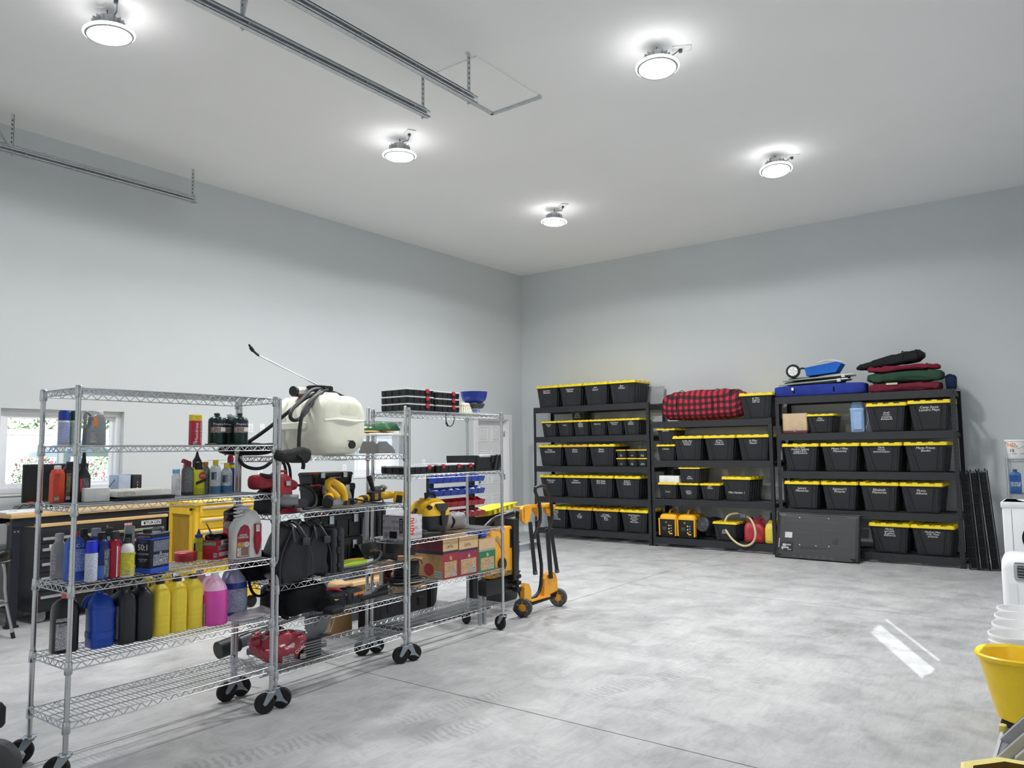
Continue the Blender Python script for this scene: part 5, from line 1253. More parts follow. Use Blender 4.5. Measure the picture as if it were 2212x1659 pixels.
# clear box with shoes
t = thing('clear_tote', 'clear plastic box of dark shoes beside the sprayer tank', 'tote', (4.42, -7.86, z), UA)
CL = mclear('#e9eaec', .72, .2)
m = MB(); m.prof([(.002, .29, .28), (.14, .33, .31)], .02, 3)
m.f = m.f[:-1]; m.build('clear_body', CL, t); MB().prof([(.138, .345, .325), (.15, .345, .325), (.156, .33, .31)], .02, 3).build('lid', mclear('#f3f0ec', .35, .3), t)
def shoe(parent, x, y, zz, rz, c, nm='shoe'):
    o = MB(); o.prof([(0, .085, .24), (.012, .092, .25), (.022, .09, .245)], .04, 4); o.prof([(.022, .082, .23), (.05, .075, .2, 0, .012), (.075, .06, .12, 0, .05), (.09, .05, .1, 0, .055)], .035, 4)
    return o.build(nm, mat(c, .6), parent, (x, y, zz), rz)
t = thing('work_shoe', 'dark grey shoe lying inside the clear plastic box', 'shoe', (4.44, -7.93, z+.006), UA+.3); shoe(t, 0, 0, 0, 0, '#33353b', 'upper'); MB().b2(-.03, .03, -.05, -.045, .03, .035).build('lace', mat('#8a8c90', .7), t, smooth=0)
t = thing('work_shoe', 'dark grey shoe with orange heel inside the clear plastic box', 'shoe', (4.42, -7.80, z+.006), UA-.4); shoe(t, 0, 0, 0, 0, '#3b3d42', 'upper'); MB().rbox((0, .11, .03), (.05, .03, .03), .008).build('heel_tab', mat('#c06a4a', .5), t)
for i, (x, y, r, c, lb) in enumerate(((4.46, -7.93, .4, '#2e6a42', 'green rubber clog on top of the clear box, left one'), (4.43, -7.81, .9, '#2c6540', 'green rubber clog on top of the clear box, right one'))):
    t = thing('rubber_clog', lb, 'shoe', (x, y, z+.176), UA+r, 'green clogs')
    MB().prof([(0, .08, .22), (.01, .086, .23), (.02, .082, .22)], .04, 4).build('sole', mat(c, .55), t); MB().prof([(.018, .08, .12, 0, -.045), (.045, .07, .1, 0, -.045), (.062, .045, .06, 0, -.04)], .03, 4).build('upper', mat(c, .5), t); MB().tube([(-.035, 0, .03), (-.032, .08, .045), (0, .105, .05), (.032, .08, .045), (.035, 0, .03)], .006, 6, smooth=2).build('heel_strap', mat(c, .55), t)
tag(soft((.28, .16, .018), .8, .6, .004, 10, 6, 28, 8).build('foam_insole', mat('#d8a670', .7), None, (4.44, -7.90, z+.158), UA), 'tan foam sheet under the green clogs', 'sheet')
# ---- shelf with power tools
z = U2Z[1]+.004
DW = mat('#e9b61f', .42, var=.05); RED = mat('#9c1c2e', .38, var=.06)
t = thing('pipe_threader', 'dark red power threader with grey motor end and black cord', 'power tool', (4.51, -8.86, z), UA+.25)
MB().prof([(0, .2, .16), (.02, .21, .17), (.12, .2, .16), (.15, .15, .13)], .03, 3).build('lower_housing', mat('#1c1a1c', .5), t)
MB().prof([(.07, .16, .15, .02, 0), (.12, .17, .16, .02, 0), (.22, .15, .13, .03, 0), (.245, .1, .1, .03, 0)], .025, 3).build('upper_housing', RED, t)
MB().tube([(.02, -.03, .235), (.02, -.03, .262), (.075, -.03, .262), (.075, -.03, .235)], .009, 8).build('carry_handle', RED, t)
MB().cyl((.08, -.02, .18), (.17, -.03, .165), .05, 14, .03).build('snout', RED, t)
MB().cyl((.0, -.06, .075), (.06, -.15, .075), .042, 18, .038).build('motor_end', mat('#9a9d9f', .35, .6), t)
MB().prism([(.02, .03), (.15, .02), (.16, .06), (.13, .085), (.03, .085)], -.15, -.135, 'y').build('foot_lever', mat('#24262e', .45), t)
MB().prof([(0, .22, .12), (.03, .14, .1)], .03, 3, (.05, -.05, 0)).build('base', RED, t)
MB().rbox((-.12, 0, .2), (.16, .1, .09), .03).build('rear_grip', RED, t); MB().tube([(-.16, -.03, .245), (-.1, -.06, .23), (-.06, -.05, .25), (-.02, -.04, .22)], .014, 8, smooth=1).build('grip_wrap', BLACK, t)
MB().tube([(.17, -.03, .165), (.24, -.06, .165), (.30, -.10, .11), (.27, -.14, .04), (.18, -.16, .012), (.1, -.16, .02)], .0085, 8, smooth=3).build('cord', RUBBER, t)
MB().tube([(.06, .04, .22), (.08, .05, .31), (.13, .05, .335), (.18, .05, .29), (.19, .05, .15), (.2, .05, .02)], .0095, 8, smooth=3).build('cord', RUBBER, t)
MB().tube([(.14, .06, .33), (.2, .06, .325), (.24, .06, .27), (.245, .06, .1), (.24, .06, .02)], .0095, 8, smooth=3).build('cord', RUBBER, t)
MB().b2(.03, .07, -.082, -.076, .17, .2).build('rating_plate', mat('#b9bbb8', .4), t, smooth=0)
t = thing('circular_saw', 'yellow circular saw with grey blade guard on the middle unit', 'circular saw', (4.48, -8.37, z), UA-.1)
MB().b2(-.06, .13, -.10, .06, .002, .008).build('base_plate', mat('#8a7f70', .4, .6), t, smooth=0)
MB().cyl((-.08, -.09, .055), (.0, .02, .10), .036, 16).build('motor_housing', DW, t); MB().cyl((-.115, -.135, .04), (-.078, -.088, .056), .038, 14).build('motor_cap', BLACK, t)
MB().tube([(.08, -.05, .045), (.075, -.05, .10), (.03, -.045, .155), (-.03, -.04, .185), (-.055, -.04, .17), (-.045, -.045, .13), (-.01, -.05, .10), (.02, -.05, .07)], [.026, .03, .026, .024, .022, .022, .024, .026], 10, smooth=1).build('handle', DW, t)
MB().cyl((-.09, -.05, .10), (-.01, -.03, .145), .012, 8).build('side_arm', mat('#7d6a5a', .5), t)
pl = [(.075*math.cos(a), .075*math.sin(a)) for a in [PI*k/16 for k in range(17)]]+[(.05*math.cos(a), .05*math.sin(a)) for a in [PI-PI*k/16 for k in range(17)]]
MB().prism([(x*1.35+.06, zz*1.35+.09) for x, zz in pl], .03, .075, 'y', Euler((0, .55, 0)).to_matrix().to_4x4()).build('blade_guard', mat('#a3a29a', .4, .3), t)
MB().lathe([(.0, -.001), (.085, -.001), (.085, .001), (.0, .001)], 36, mtx=Matrix.Translation((.09, .05, .085)) @ up).build('blade', STEEL, t)
MB().tube([(.10, -.05, .05), (.17, -.06, .05), (.24, -.08, .03), (.34, -.09, .012), (.42, -.06, .01)], .006, 8, smooth=2).build('power_cord', RUBBER, t)
t = thing('multi_tool', 'small yellow and black oscillating tool lying left of the grinder', 'power tool', (4.46, -8.06, z), UA+.3)
MB().tube([(-.1, 0, .03), (0, 0, .035), (.07, 0, .04)], [.022, .026, .03], 12).build('body', DW, t); MB().tube([(-.02, 0, .036), (.03, 0, .037)], .029, 12).build('rubber_grip', BLACK, t); MB().cyl((-.1, 0, .03), (-.14, 0, .025), .02, 12).build('head', mat('#3c3d40', .4), t); MB().tube([(.07, 0, .04), (.12, -.03, .05), (.14, -.08, .03), (.1, -.12, .012), (.0, -.13, .01)], .005, 6, smooth=2).build('cord', RUBBER, t)
t = thing('angle_grinder', 'yellow cordless angle grinder with upright black side handle', 'grinder', (4.45, -7.86, z), UA-.15)
MB().tube([(-.10, 0, .045), (-.02, 0, .05), (.09, 0, .055)], [.034, .03, .028], 14).build('body', DW, t); MB().rbox((-.085, -.02, .05), (.09, .07, .07), .01).build('battery', BLACK, t)
MB().b2(-.1, -.07, -.0565, -.0545, .03, .075).build('battery_label', mprint('#7c4a24', '#e3b13a', 60, 60), t, smooth=0)
fm = MB(); fm.rbox((.11, -.05, .055), (.085, .03, .085), .012); fm.build('foot_guard', DW, t, rot=(0, .15, 0)); MB().rbox((.105, -.067, .04), (.055, .004, .055), .006).build('foot_panel', BLACK, t, rot=(0, .15, 0))
MB().cyl((-.045, .04, .08), (-.085, .05, .20), .0165, 12, .019).build('side_handle', BLACK, t); MB().cyl((.0, .03, .085), (.03, .04, .10), .028, 16).build('gear_head', mat('#55585a', .35, .8), t); MB().lathe([(.0, 0), (.05, .002), (.055, .012), (.05, .014)], 24, (0, 0, 0), Matrix.Translation((-.03, .035, .085)) @ Euler((.3, -.4, 0)).to_matrix().to_4x4()).build('wheel_guard', mat('#5b5d5f', .35, .8), t)
MB().lathe([(0, 0), (.03, .0), (.03, .01), (0, .012)], 18, mtx=Matrix.Translation((.045, .045, .108)) @ Euler((-.4, .5, 0)).to_matrix().to_4x4()).build('disc', mat('#d9dadb', .4), t)
TB = mat('#16171b', .45, var=.08)
def toolbox(pos, rz, w_, d_, h, label, red=True, handle=True):
    t = thing('tool_case', label, 'tool case', pos, rz, 'black modular tool cases')
    hl = h*.3
    MB().prof([(0, w_*.9, d_*.9), (.006, w_*.93, d_*.93), (h-hl, w_*.97, d_*.97), (h-hl, w_*1.0, d_)], .012, 3).build('base', TB, t)
    MB().prof([(h-hl+.001, w_, d_), (h-.012, w_, d_), (h-.004, w_*.97, d_*.97), (h-.001, w_*.9, d_*.9)], .015, 3).build('lid', TB, t)
    for s_ in (-1, 1):
        l = MB().rbox((s_*w_*.27, -d_/2-.006, h-hl*.9), (w_*.1, .012, h*.42 if h < .15 else .06), .003).build('latch', mat('#b9bec3', .3, .8), t)
    for k in range(4): MB().b2(-w_*.42+k*w_*.28-.006, -w_*.42+k*w_*.28+.006, -d_/2-.003, -d_/2+.02, .01, h-hl).build('rib', TB, t, smooth=0)
    if handle: MB().tube([(-w_*.12, -d_/2, h*.55), (-w_*.12, -d_/2-.02, h*.5), (w_*.12, -d_/2-.02, h*.5), (w_*.12, -d_/2, h*.55)], .007, 8).build('handle', BLACK, t)
    if handle: MB().b2(-w_*.1, w_*.1, -d_/2-.028, -d_/2-.02, h*.47, h*.51).build('handle_stripe', mat('#c25560', .5), t, smooth=0)
    if red: MB().rbox((-w_*.44, -d_/2+.01, h-.006), (w_*.14, .05, .014), .003).build('red_clip', mat('#b3242f', .4), t)
    return t
toolbox((4.26, -8.215, z), UA, .39, .17, .155, 'lower black tool case behind the circular saw', True, False)
toolbox((4.25, -8.225, z+.1535), UA, .38, .17, .085, 'upper black tool case with silver latches and red handle stripe')
# ---- bags shelf
z = U2Z[2]+.002
LEA = mat('#202127', .4, var=.12, bump=.12, bscale=120, spec=.4)
def gatemouth(p):
    k = max(0, min(1, (p.z-.02)/.15)); return (p.x*(1-.86*k)+.012*math.sin(p.z*22), p.y*(1-.1*k), p.z)
for i, (pos, sz, rz, lb) in enumerate((((4.55, -8.79, z), (.24, .30, .37), UA-.15, 'black leather tool bag with open zipper, frontmost on the middle unit'), ((4.49, -8.575, z), (.21, .28, .35), UA-.1, 'black leather tool bag between another bag and the hard case'))):
    t = thing('tool_bag', lb, 'bag', pos, rz, 'black tool bags')
    soft(sz, .32, .38, .014, 7, 3+i*5, 52, 34, .03, gatemouth).build('bag_body', LEA, t)
    w_, d_, h = sz
    for s_ in (-1, 1):
        MB().tube([(s_*.016, d_*.4, h*.98), (s_*.018, 0, h*1.02), (s_*.018, -d_*.38, h*.99), (s_*.03, -d_*.5, h*.9), (s_*.045+.02, -d_*.54, h*.72)], .0065, 6, smooth=2).build('zipper_band', mat('#43444a', .45), t)
        MB().tube([(s_*.03, .09, h*.95), (s_*.07, .07, h*1.03), (s_*.085, 0, h*1.06), (s_*.07, -.07, h*1.03), (s_*.03, -.09, h*.95)], .008, 6, smooth=2).build('handle', LEA, t)
        MB().tube([(s_*w_*.47, -d_*.49, h*.02), (s_*w_*.47, -d_*.495, h*.4), (s_*w_*.36, -d_*.49, h*.62), (s_*w_*.1, -d_*.45, h*.94)], .0035, 5, smooth=1).build('seam_piping', mat('#3d3e44', .45), t)
    MB().rbox((.055, -d_*.55, h*.70), (.05, .01, .045), .004).build('end_tab', mat('#34353b', .45), t)
t = thing('tool_bag', 'black nylon bag drooping between the first and middle units', 'bag', (4.33, -8.90, z), UA)
soft((.2, .24, .2), .4, .4, .014, 8, 21, 30, 18, .012).build('bag_body', fabric('#101114', .7), t)
MB().tube([(-.09, -.12, .06), (-.09, -.14, -.03), (-.04, -.14, -.085), (.04, -.14, -.07), (.07, -.13, .02)], .009, 6, smooth=2).build('shoulder_strap', fabric('#0d0d0f', .7), t)
t = thing('drill_case', 'dark grey moulded drill case standing on edge beside the tool bags', 'case', (4.44, -8.40, z), UA)
GC = mat('#2a2d33', .5, var=.1, bump=.1, bscale=250)
for s_ in (-1, 1): MB().rbox((s_*.029, 0, .155), (.057, .34, .30), .028, 4).build('shell_half', GC, t)
MB().b2(-.02, .02, -.176, -.168, .14, .18).build('latch', mat('#15161a', .5), t, smooth=0)
for zz in (.06, .24): MB().rbox((0, -.17, zz), (.03, .012, .03), .004).build('latch', BLACK, t)
toolbox((4.25, -8.14, z), UA, .40, .18, .20, 'lowest black tool case standing behind the drill case', False, False)
toolbox((4.25, -8.14, z+.201), UA, .42, .19, .185, 'black tool case with silver latches just under the saw shelf', True, False)
t = thing('battery_charger', 'black wedge-shaped dual battery charger beside the extension cord', 'charger', (4.33, -7.92, z), UA+.25)
MB().prism([(-.09, 0), (.09, 0), (.09, .03), (.02, .14), (-.06, .145), (-.09, .10)], -.12, .12, 'x', Euler((0, 0, PI)).to_matrix().to_4x4()).build('housing', mat('#1f2023', .5), t, smooth=30)
for s_ in (-1, 1): MB().rbox((s_*.065, -.03, .10), (.075, .05, .03), .008, mtx=Matrix.Translation((0, -.045, -.03)) @ Euler((.95, 0, 0)).to_matrix().to_4x4() @ Matrix.Translation((0, .045, -.02))).build('battery_bay', mat('#2c2d31', .45), t)
text('DEWALT', .026, mat('#b98a3c', .5), t, (0, -.083, .088), (PI/2-.55, 0, 0))
t = thing('cord_bundle', 'yellow-green extension cord bundle with a white tag and plug', 'cord', (4.47, -8.13, z), UA+.1)
LIME = mat('#a9c93b', .4)
for k, (c, dy, dz) in enumerate((('#d9b52a', .05, .04), ('#a9c93b', .03, .03), ('#b5d243', .0, .022), ('#98bb33', -.02, .012), ('#aecd40', .015, .012))):
    MB().tube([(-.14, dy, dz), (-.05, dy-.008, dz+.008), (.05, dy-.01, dz+.004), (.13, dy-.02, dz-.002)], .0105, 8, smooth=1).build('strand', mat(c, .4), t)
MB().b2(.07, .135, -.045, -.0425, -.055, .045).build('tag', mat('#e9eae8', .6), t, smooth=0)
MB().cyl((.13, .0, .018), (.19, -.01, .014), .013, 10, .009).build('plug', mat('#d3da4a', .4), t)
for s_ in (-1, 1): MB().cyl((.19, -.01+s_*.006, .014), (.225, -.014+s_*.006, .012), .002, 6).build('prong', mat('#c9b27a', .3, .9), t)
t = thing('welding_cable', 'dark grey cable with a black connector at the right of the shelf', 'cable', (4.50, -8.13, z), UA)
MB().tube([(-.17, -.02, .012), (0, -.04, .012), (.14, -.03, .025), (.24, .02, .06), (.28, .07, .075), (.25, .1, .07)], .011, 10, smooth=3).build('cable', mat('#3b3e42', .5), t)
MB().cyl((.27, .07, .05), (.36, .02, .03), .017, 12, .022).build('connector', BLACK, t); MB().cyl((.36, .02, .03), (.385, .008, .025), .024, 12).build('collar', mat('#2b2c2f', .45), t)
for k in range(3): MB().tube([(-.02, -.05, .008), (.08, -.08-.01*k, .004), (.16, -.07-.02*k, -.01-.01*k)], .0022, 5, smooth=1).build('bare_wire', mat(('#1b1b1c', '#d8d8d8', '#8c2a2a')[k], .5), t)
# ---- lower shelves
z = U2Z[3]+.002
t = thing('duffel_bag', 'large black duffel bag with yellow trim on the lower middle shelf', 'bag', (4.42, -8.62, z), UA+.1)
soft((.38, .33, .215), .5, .42, .02, 6, 41, 36, 18, .016).build('bag_body', fabric('#131418', .65), t)
for k in range(3): MB().tube([(-.03+.05*k, -.11, .19), (0+.05*k, -.13, .18), (.03+.05*k, -.12, .19)], .006, 6).build('trim', mat('#b98d2d', .6), t)
MB().tube([(-.19, -.08, .12), (-.225, -.11, .08), (-.22, -.13, .03), (-.17, -.13, .01)], .01, 6, smooth=2).build('carry_loop', fabric('#0f1013'), t)
t = thing('tool_pouch', 'black tool pouch with yellow printed logo and red trim', 'bag', (4.545, -8.43, z), UA+.25)
soft((.22, .2, .13), .55, .5, .018, 9, 7, 32, 16, .012).build('pouch_body', fabric('#1c1d22', .6), t)
MB().box((-.01, -.075, .095), (.12, .003, .05), (-.95, .0, .12)).build('logo_patch', mprint('#d6ac35', '#1a1a1a', 24, 18), t, smooth=0)
MB().tube([(-.06, .03, .13), (.02, .0, .14), (.08, -.03, .12), (.1, -.07, .08)], .011, 8, smooth=2).build('red_trim', mat('#b2233a', .5), t)
soft((.14, .12, .05), .6, .6, .012, 12, 5, 24, 10).build('side_flap', fabric('#26272d', .6), t, (-.09, -.10, .0))
t = thing('tool_roll', 'grey and black tool roll strapped with an orange stripe', 'bag', (4.45, -8.18, z), UA+.15)
soft((.17, .15, .1), .4, .35, .006, 10, 9, 30, 14).build('roll_body', fabric('#3a3b3f', .6), t)
MB().b2(-.03, .085, -.079, -.073, .055, .075).build('orange_stripe', mat('#d8813a', .5), t, smooth=0)
for x in (-.045, .02): MB().tube([(x, .078*math.cos(a), .05+.052*math.sin(a)) for a in [2*PI*k/18 for k in range(18)]], .006, 6, True).build('strap', RUBBER, t)
t = thing('extension_wand', 'thick black foam-covered wand lying at the shelf front', 'wand', (4.50, -7.98, z+.02), UA+.05)
MB().cyl((-.14, 0, .0), (.13, 0, .004), .018, 12).build('foam_grip', mat('#232427', .8), t); MB().cyl((.13, 0, .004), (.19, .01, .006), .011, 10).build('tip', mat('#6a6d70', .4, .6), t)
t = thing('chain_tool', 'black bolt cutter jaw with chain at the right end of the shelf', 'tool', (4.42, -7.80, z), UA-.2)
MB().prism([(-.1, 0), (-.02, .012), (.06, .05), (.07, .075), (-.02, .06), (-.1, .02)], -.02, .02, 'y').build('jaw', mat('#3a3c3d', .45, .5), t)
for k in range(9): MB().tube([(.05+.017*k+.009*math.cos(a), -.06-.01*math.sin(k)+.006*math.sin(a), .008) for a in [2*PI*q/10 for q in range(10)]], .0028, 5, True).build('chain_link', STEEL, t)
for s_ in (-1, 1): MB().cyl((.02, s_*.012, .05), (.02, s_*.025, .05), .012, 10).build('pivot_bolt', STEEL, t)
z = U2Z[4]+.002
def rb(p): return (p.x, p.y, p.z*(1.15-.5*abs(p.x)/.18))
t = thing('charcoal_bag', 'crumpled red plastic bag with white band lying on the bottom shelf', 'bag', (4.485, -8.79, z), UA-.15)
RB = mat('#a02a3d', .25, var=.12, spec=.7)
soft((.34, .26, .2), .6, .55, .026, 9, 14, 64, 34, .05, rb).build('bag_body', RB, t)
MB().box((.06, -.115, .12), (.13, .002, .028), (-.5, -.35, .1)).build('white_band', mprint('#d9d0d0', '#6b2a35', 70, 40), t, smooth=0); text('COAL', .03, WHITE_INK, t, (.09, -.126, .085), (PI/2-.3, -.5, .1))
MB().b2(-.03, .05, -.122, -.118, .01, .065).build('grey_panel', mprint('#a9a6aa', '#333333', 30, 20), t, smooth=0); MB().b2(.095, .135, -.118, -.113, .02, .05).build('barcode', BARC, t, smooth=0)
soft((.07, .07, .06), .8, .8, .01, 14, 3, 18, 10).build('twisted_neck', RB, t, (-.17, -.02, .13))
t = thing('metal_toolbox', 'black slatted metal box behind the red bag on the bottom shelf', 'box', (4.47, -8.60, z), UA)
MB().rbox((0, 0, .06), (.15, .24, .12), .004).build('box', mat('#1b1c1e', .45, .4), t)
for k in range(6): MB().b2(-.07, .07, -.1225, -.1195, .012+k*.017, .02+k*.017).build('slat', mat('#7e8184', .4, .6), t, smooth=0)

# ================================================================ third unit
z = U3Z[0]+.002
CLID = mclear('#e6e9ea', .45, .15)
def organiser(pos, w_, d_, label, latches, h=.058):
    t = thing('parts_organiser', label, 'organiser', pos, UA+random.uniform(-.03, .03), 'black parts organisers')
    MB().prof([(0, w_*.95, d_*.95), (.004, w_*.97, d_*.97), (h*.82, w_*.985, d_*.985)], .012, 3).build('tray', TB, t)
    MB().prof([(h*.8, w_, d_), (h*.95, w_, d_), (h, w_*.97, d_*.97)], .014, 3).build('clear_lid', mat('#c9cdcf', .25), t)
    for k in range(5): MB().b2(-w_*.42+k*w_*.21-.004, -w_*.42+k*w_*.21+.004, -d_/2-.0015, -d_/2+.01, .008, h*.8).build('rib', TB, t, smooth=0)
    for k in range(4): MB().b2(-w_/2-.0015, -w_/2+.01, -d_*.4+k*d_*.26-.02, -d_*.4+k*d_*.26+.02, .008, h*.8).build('side_rib', TB, t, smooth=0)
    for x in latches: MB().rbox((x, -d_/2-.004, h*.72), (.036, .012, .034), .004).build('latch', mat('#b5263a', .4), t)
for k in range(3):
    organiser((4.375, -7.515, z+.0585*k), .31, .30, ('bottom', 'middle', 'top')[k]+' organiser with red latch in the left stack of three', [.07])
    organiser((4.375, -7.195, z+.0565*k), .30, .30, ('bottom', 'middle', 'top')[k]+' organiser with red latch in the right stack of three', [.06], .056)
t = thing('colander', 'upturned cream plastic basket between organisers and blue bowl', 'basket', (4.44, -6.93, z), UA)
MB().lathe([(.10, 0), (.1, .006), (.094, .01), (.07, .08), (.062, .09), (.02, .092)], 28).build('basket', mat('#dedbc6', .5), t)
m = MB()
for j in range(5):
    for k in range(28):
        r = .0935-(.0935-.071)*(j+.6)/5.2; m.box((r*math.cos(2*PI*k/28), r*math.sin(2*PI*k/28), .016+.013*j), (.004, .009, .006), (0, 0, 2*PI*k/28))
m.build('perforation', mat('#8f8c78', .8), t, smooth=0, kind='stuff')
t = thing('blue_bowl_mixer', 'deep blue bowl on a grey footed base at the far shelf end', 'bowl', (4.46, -6.79, z), UA)
MB().lathe([(.05, 0), (.055, .004), (.055, .045), (.05, .05)], 24).build('base_cylinder', mat('#d8dbe4', .4), t); MB().lathe([(.0555, .012), (.0555, .036)], 24, cap0=False, cap1=False).build('blue_band', mprint('#3552a8', '#d6dcec', 40, 40), t)
MB().prof([(.05, .12, .12), (.085, .15, .15), (.1, .13, .13)], .02, 3).build('mount', mat('#4a4e54', .5), t); MB().lathe([(.03, .098), (.075, .1), (.1, .12), (.112, .155), (.116, .19), (.118, .192), (.11, .192), (.104, .155), (.09, .125), (.02, .108)], 36, cap1=True).build('bowl', mat('#1e3aa0', .25), t)
t = thing('charging_cable', 'thin black cable loop hanging below the top shelf of the far unit', 'cable', (4.5, -7.15, 0), 0)
MB().tube([(0, .05, 1.845), (0, .055, 1.80), (0, .03, 1.76), (0, -.01, 1.75), (0, -.045, 1.78), (0, -.05, 1.83), (0, -.047, 1.86)], .004, 6, smooth=3).build('cable', RUBBER, t); MB().cyl((0, -.025, 1.757), (0, -.046, 1.785), .008, 8).build('inline_plug', BLACK, t)
z = U3Z[1]+.002
organiser((4.375, -7.515, z), .31, .30, 'single organiser at the left of the second shelf, far unit', [.09], .062)
organiser((4.40, -7.115, z), .47, .29, 'long organiser with three red latches in front of the black crate', [-.17, .02, .17], .07)
t = thing('tool_crate', 'black tool crate with a silver grey carry bar, far unit second shelf', 'crate', (4.37, -6.70, z), UA)
MB().prof([(0, .30, .32), (.006, .31, .33), (.1, .33, .35), (.13, .33, .35)], .015, 3).build('crate_body', TB, t)
MB().rbox((-.06, -.165, .125), (.17, .035, .022), .008).build('carry_bar', mat('#b9bec2', .35, .3), t)
for x in (-.145, .05): MB().rbox((x, -.17, .1), (.03, .03, .06), .006).build('bar_mount', BLACK, t)
for x in (.10, .145): MB().box((x, -.18, .065), (.03, .014, .14), (0, .3, 0)).build('diagonal_strut', mat('#25272b', .5), t)
z = U3Z[2]+.002
t = thing('tool_carton', 'white printed tool carton with red brand strip, far unit', 'box', (4.45, -7.645, z), UA+.06)
MB().rbox((0, 0, .09), (.19, .235, .18), .003).build('carton', mprint('#cfcbd1', '#b0a8b2', 8, 4), t)
MB().b2(-.0965, -.0953, -.09, -.055, .05, .16).build('brand_strip', BLACK_INK, t, smooth=0); text('RIDGID', .028, mat('#dfdfdf', .5), t, (-.0972, -.072, .105), (PI/2, PI/2, -PI/2))
MB().b2(-.0965, -.0953, -.03, .045, .008, .06).build('product_picture', mat('#111215', .5), t, smooth=0); MB().b2(-.0965, -.0953, .07, .10, .01, .05).build('barcode', BARC, t, smooth=0)
MB().b2(-.07, .0, -.1192, -.118, .03, .16).build('orange_panel', mprint('#c2452f', '#f0d8cc', 20, 20), t, smooth=0)
t = thing('shop_vacuum', 'yellow and black wet-dry shop vacuum on the far unit', 'vacuum', (4.39, -7.285, z), UA-.1)
MB().prof([(0, .22, .22), (.01, .24, .24), (.14, .27, .27), (.15, .275, .275)], .07, 5).build('canister', mat('#1f2125', .45, var=.15), t)
MB().prof([(.15, .285, .285), (.19, .28, .28), (.24, .24, .24), (.265, .2, .2), (.27, .16, .16)], .08, 5).build('motor_head', DW, t)
MB().prof([(.262, .12, .16), (.285, .11, .15)], .03, 3).build('top_plate', DW, t)
MB().tube([(-.045, -.02, .275), (-.045, -.01, .318), (.045, -.01, .318), (.045, -.02, .275)], .015, 8).build('handle', mat('#232427', .5), t)
MB().prism([(-.05, .245), (.08, .245), (.07, .2), (.02, .165), (-.03, .2)], -.15, -.128, 'y').build('latch_cover', mat('#33353a', .45), t); MB().prism([(.0, .19), (.045, .19), (.035, .07), (.008, .07)], -.152, -.13, 'y').build('latch_arm', mat('#1b1c20', .45), t)
MB().cyl((-.09, -.10, .22), (-.095, -.128, .215), .02, 14).build('hose_port', BLACK, t)
MB().tube([(-.14, .0, .2), (-.2, -.02, .16), (-.21, -.05, .06), (-.14, -.14, .03)], .015, 10, smooth=2).build('hose', mat('#202226', .5), t)
t = thing('crevice_nozzle', 'black vacuum crevice nozzle lying in front of the shop vacuum', 'nozzle', (4.53, -7.42, z), UA+.1); MB().tube([(-.1, 0, .02), (0, 0, .018), (.12, -.01, .012)], [.022, .018, .01], 10).build('nozzle_tube', BLACK, t); MB().cyl((-.1, 0, .02), (-.125, 0, .02), .024, 12).build('collar', RUBBER, t)
t = thing('parts_bag', 'grey plastic bag of fittings slumped behind the shop vacuum', 'bag', (4.28, -6.92, z), UA); soft((.28, .22, .14), .6, .55, .03, 8, 51, 34, 18, .02).build('bag_body', mat('#9c9a9c', .3, var=.2, spec=.6), t); MB().box((.0, -.06, .135), (.05, .04, .002), (.3, .2, .3)).build('paper_slip', WHITE_INK, t, smooth=0); MB().tube([(-.08, -.1, .02), (-.05, -.12, .08), (-.09, -.09, .12)], .009, 6, smooth=2).build('cord', RUBBER, t)
z = U3Z[3]+.002
t = thing('cable_spool', 'wooden-flanged spool of black cable on the far unit', 'spool', (4.45, -7.60, z), 0)
WOODF = mat('#b58f63', .7, var=.2)
for zz in (0, .195): MB().lathe([(.02, 0), (.125, 0), (.125, .012), (.02, .012)], 30, (0, 0, zz)).build('flange', WOODF, t)
MB().cyl((0, 0, .012), (0, 0, .195), .07, 24).build('core', mat('#1a1b1d', .5), t)
for k in range(12): MB().tube([((.092+.012*math.sin(k*1.7)*(k < 4))*math.cos(a)+.004*math.sin(k), (.092+.03*(k < 3))*math.sin(a), .024+.0145*k+.004*math.sin(a*2+k)) for a in [2*PI*q/28 for q in range(28)]], .0078, 6, True).build('cable_turn', mat('#202124', .45), t)
for k in range(4): MB().tube([((.14+.01*k)*math.cos(a), (.13+.008*k)*math.sin(a), .02+.011*k+.01*math.sin(a+k)) for a in [2*PI*q/28 for q in range(28)]], .004, 5, True).build('loose_turn', mat('#c4c3bd', .4) if k == 1 else mat('#2b2c2f', .45), t)
MB().tube([(.08, -.05, .18), (.13, -.06, .215), (.15, .0, .20), (.12, .05, .16)], .004, 6, smooth=2).build('cable_end', RUBBER, t)
t = thing('bench_vice', 'small dark red clamp tool behind the cable spool', 'clamp', (4.30, -7.62, z), UA)
MB().prism([(-.09, 0), (.06, 0), (.06, .05), (.01, .06), (-.03, .12), (-.09, .12)], -.03, .03, 'y').build('clamp_body', mat('#6f2330', .45), t, smooth=0); MB().cyl((-.02, -.03, .06), (-.02, -.09, .06), .03, 16).build('knob', mat('#8c7f80', .4, .4), t); MB().b2(-.105, -.09, -.02, .02, .0, .15).build('bar', mat('#b9b4a8', .4, .5), t, smooth=0)
CARD = mat('#b08a5c', .8, var=.08, bump=.04, bscale=80); KRAFT = mat('#cfae84', .8, var=.05)
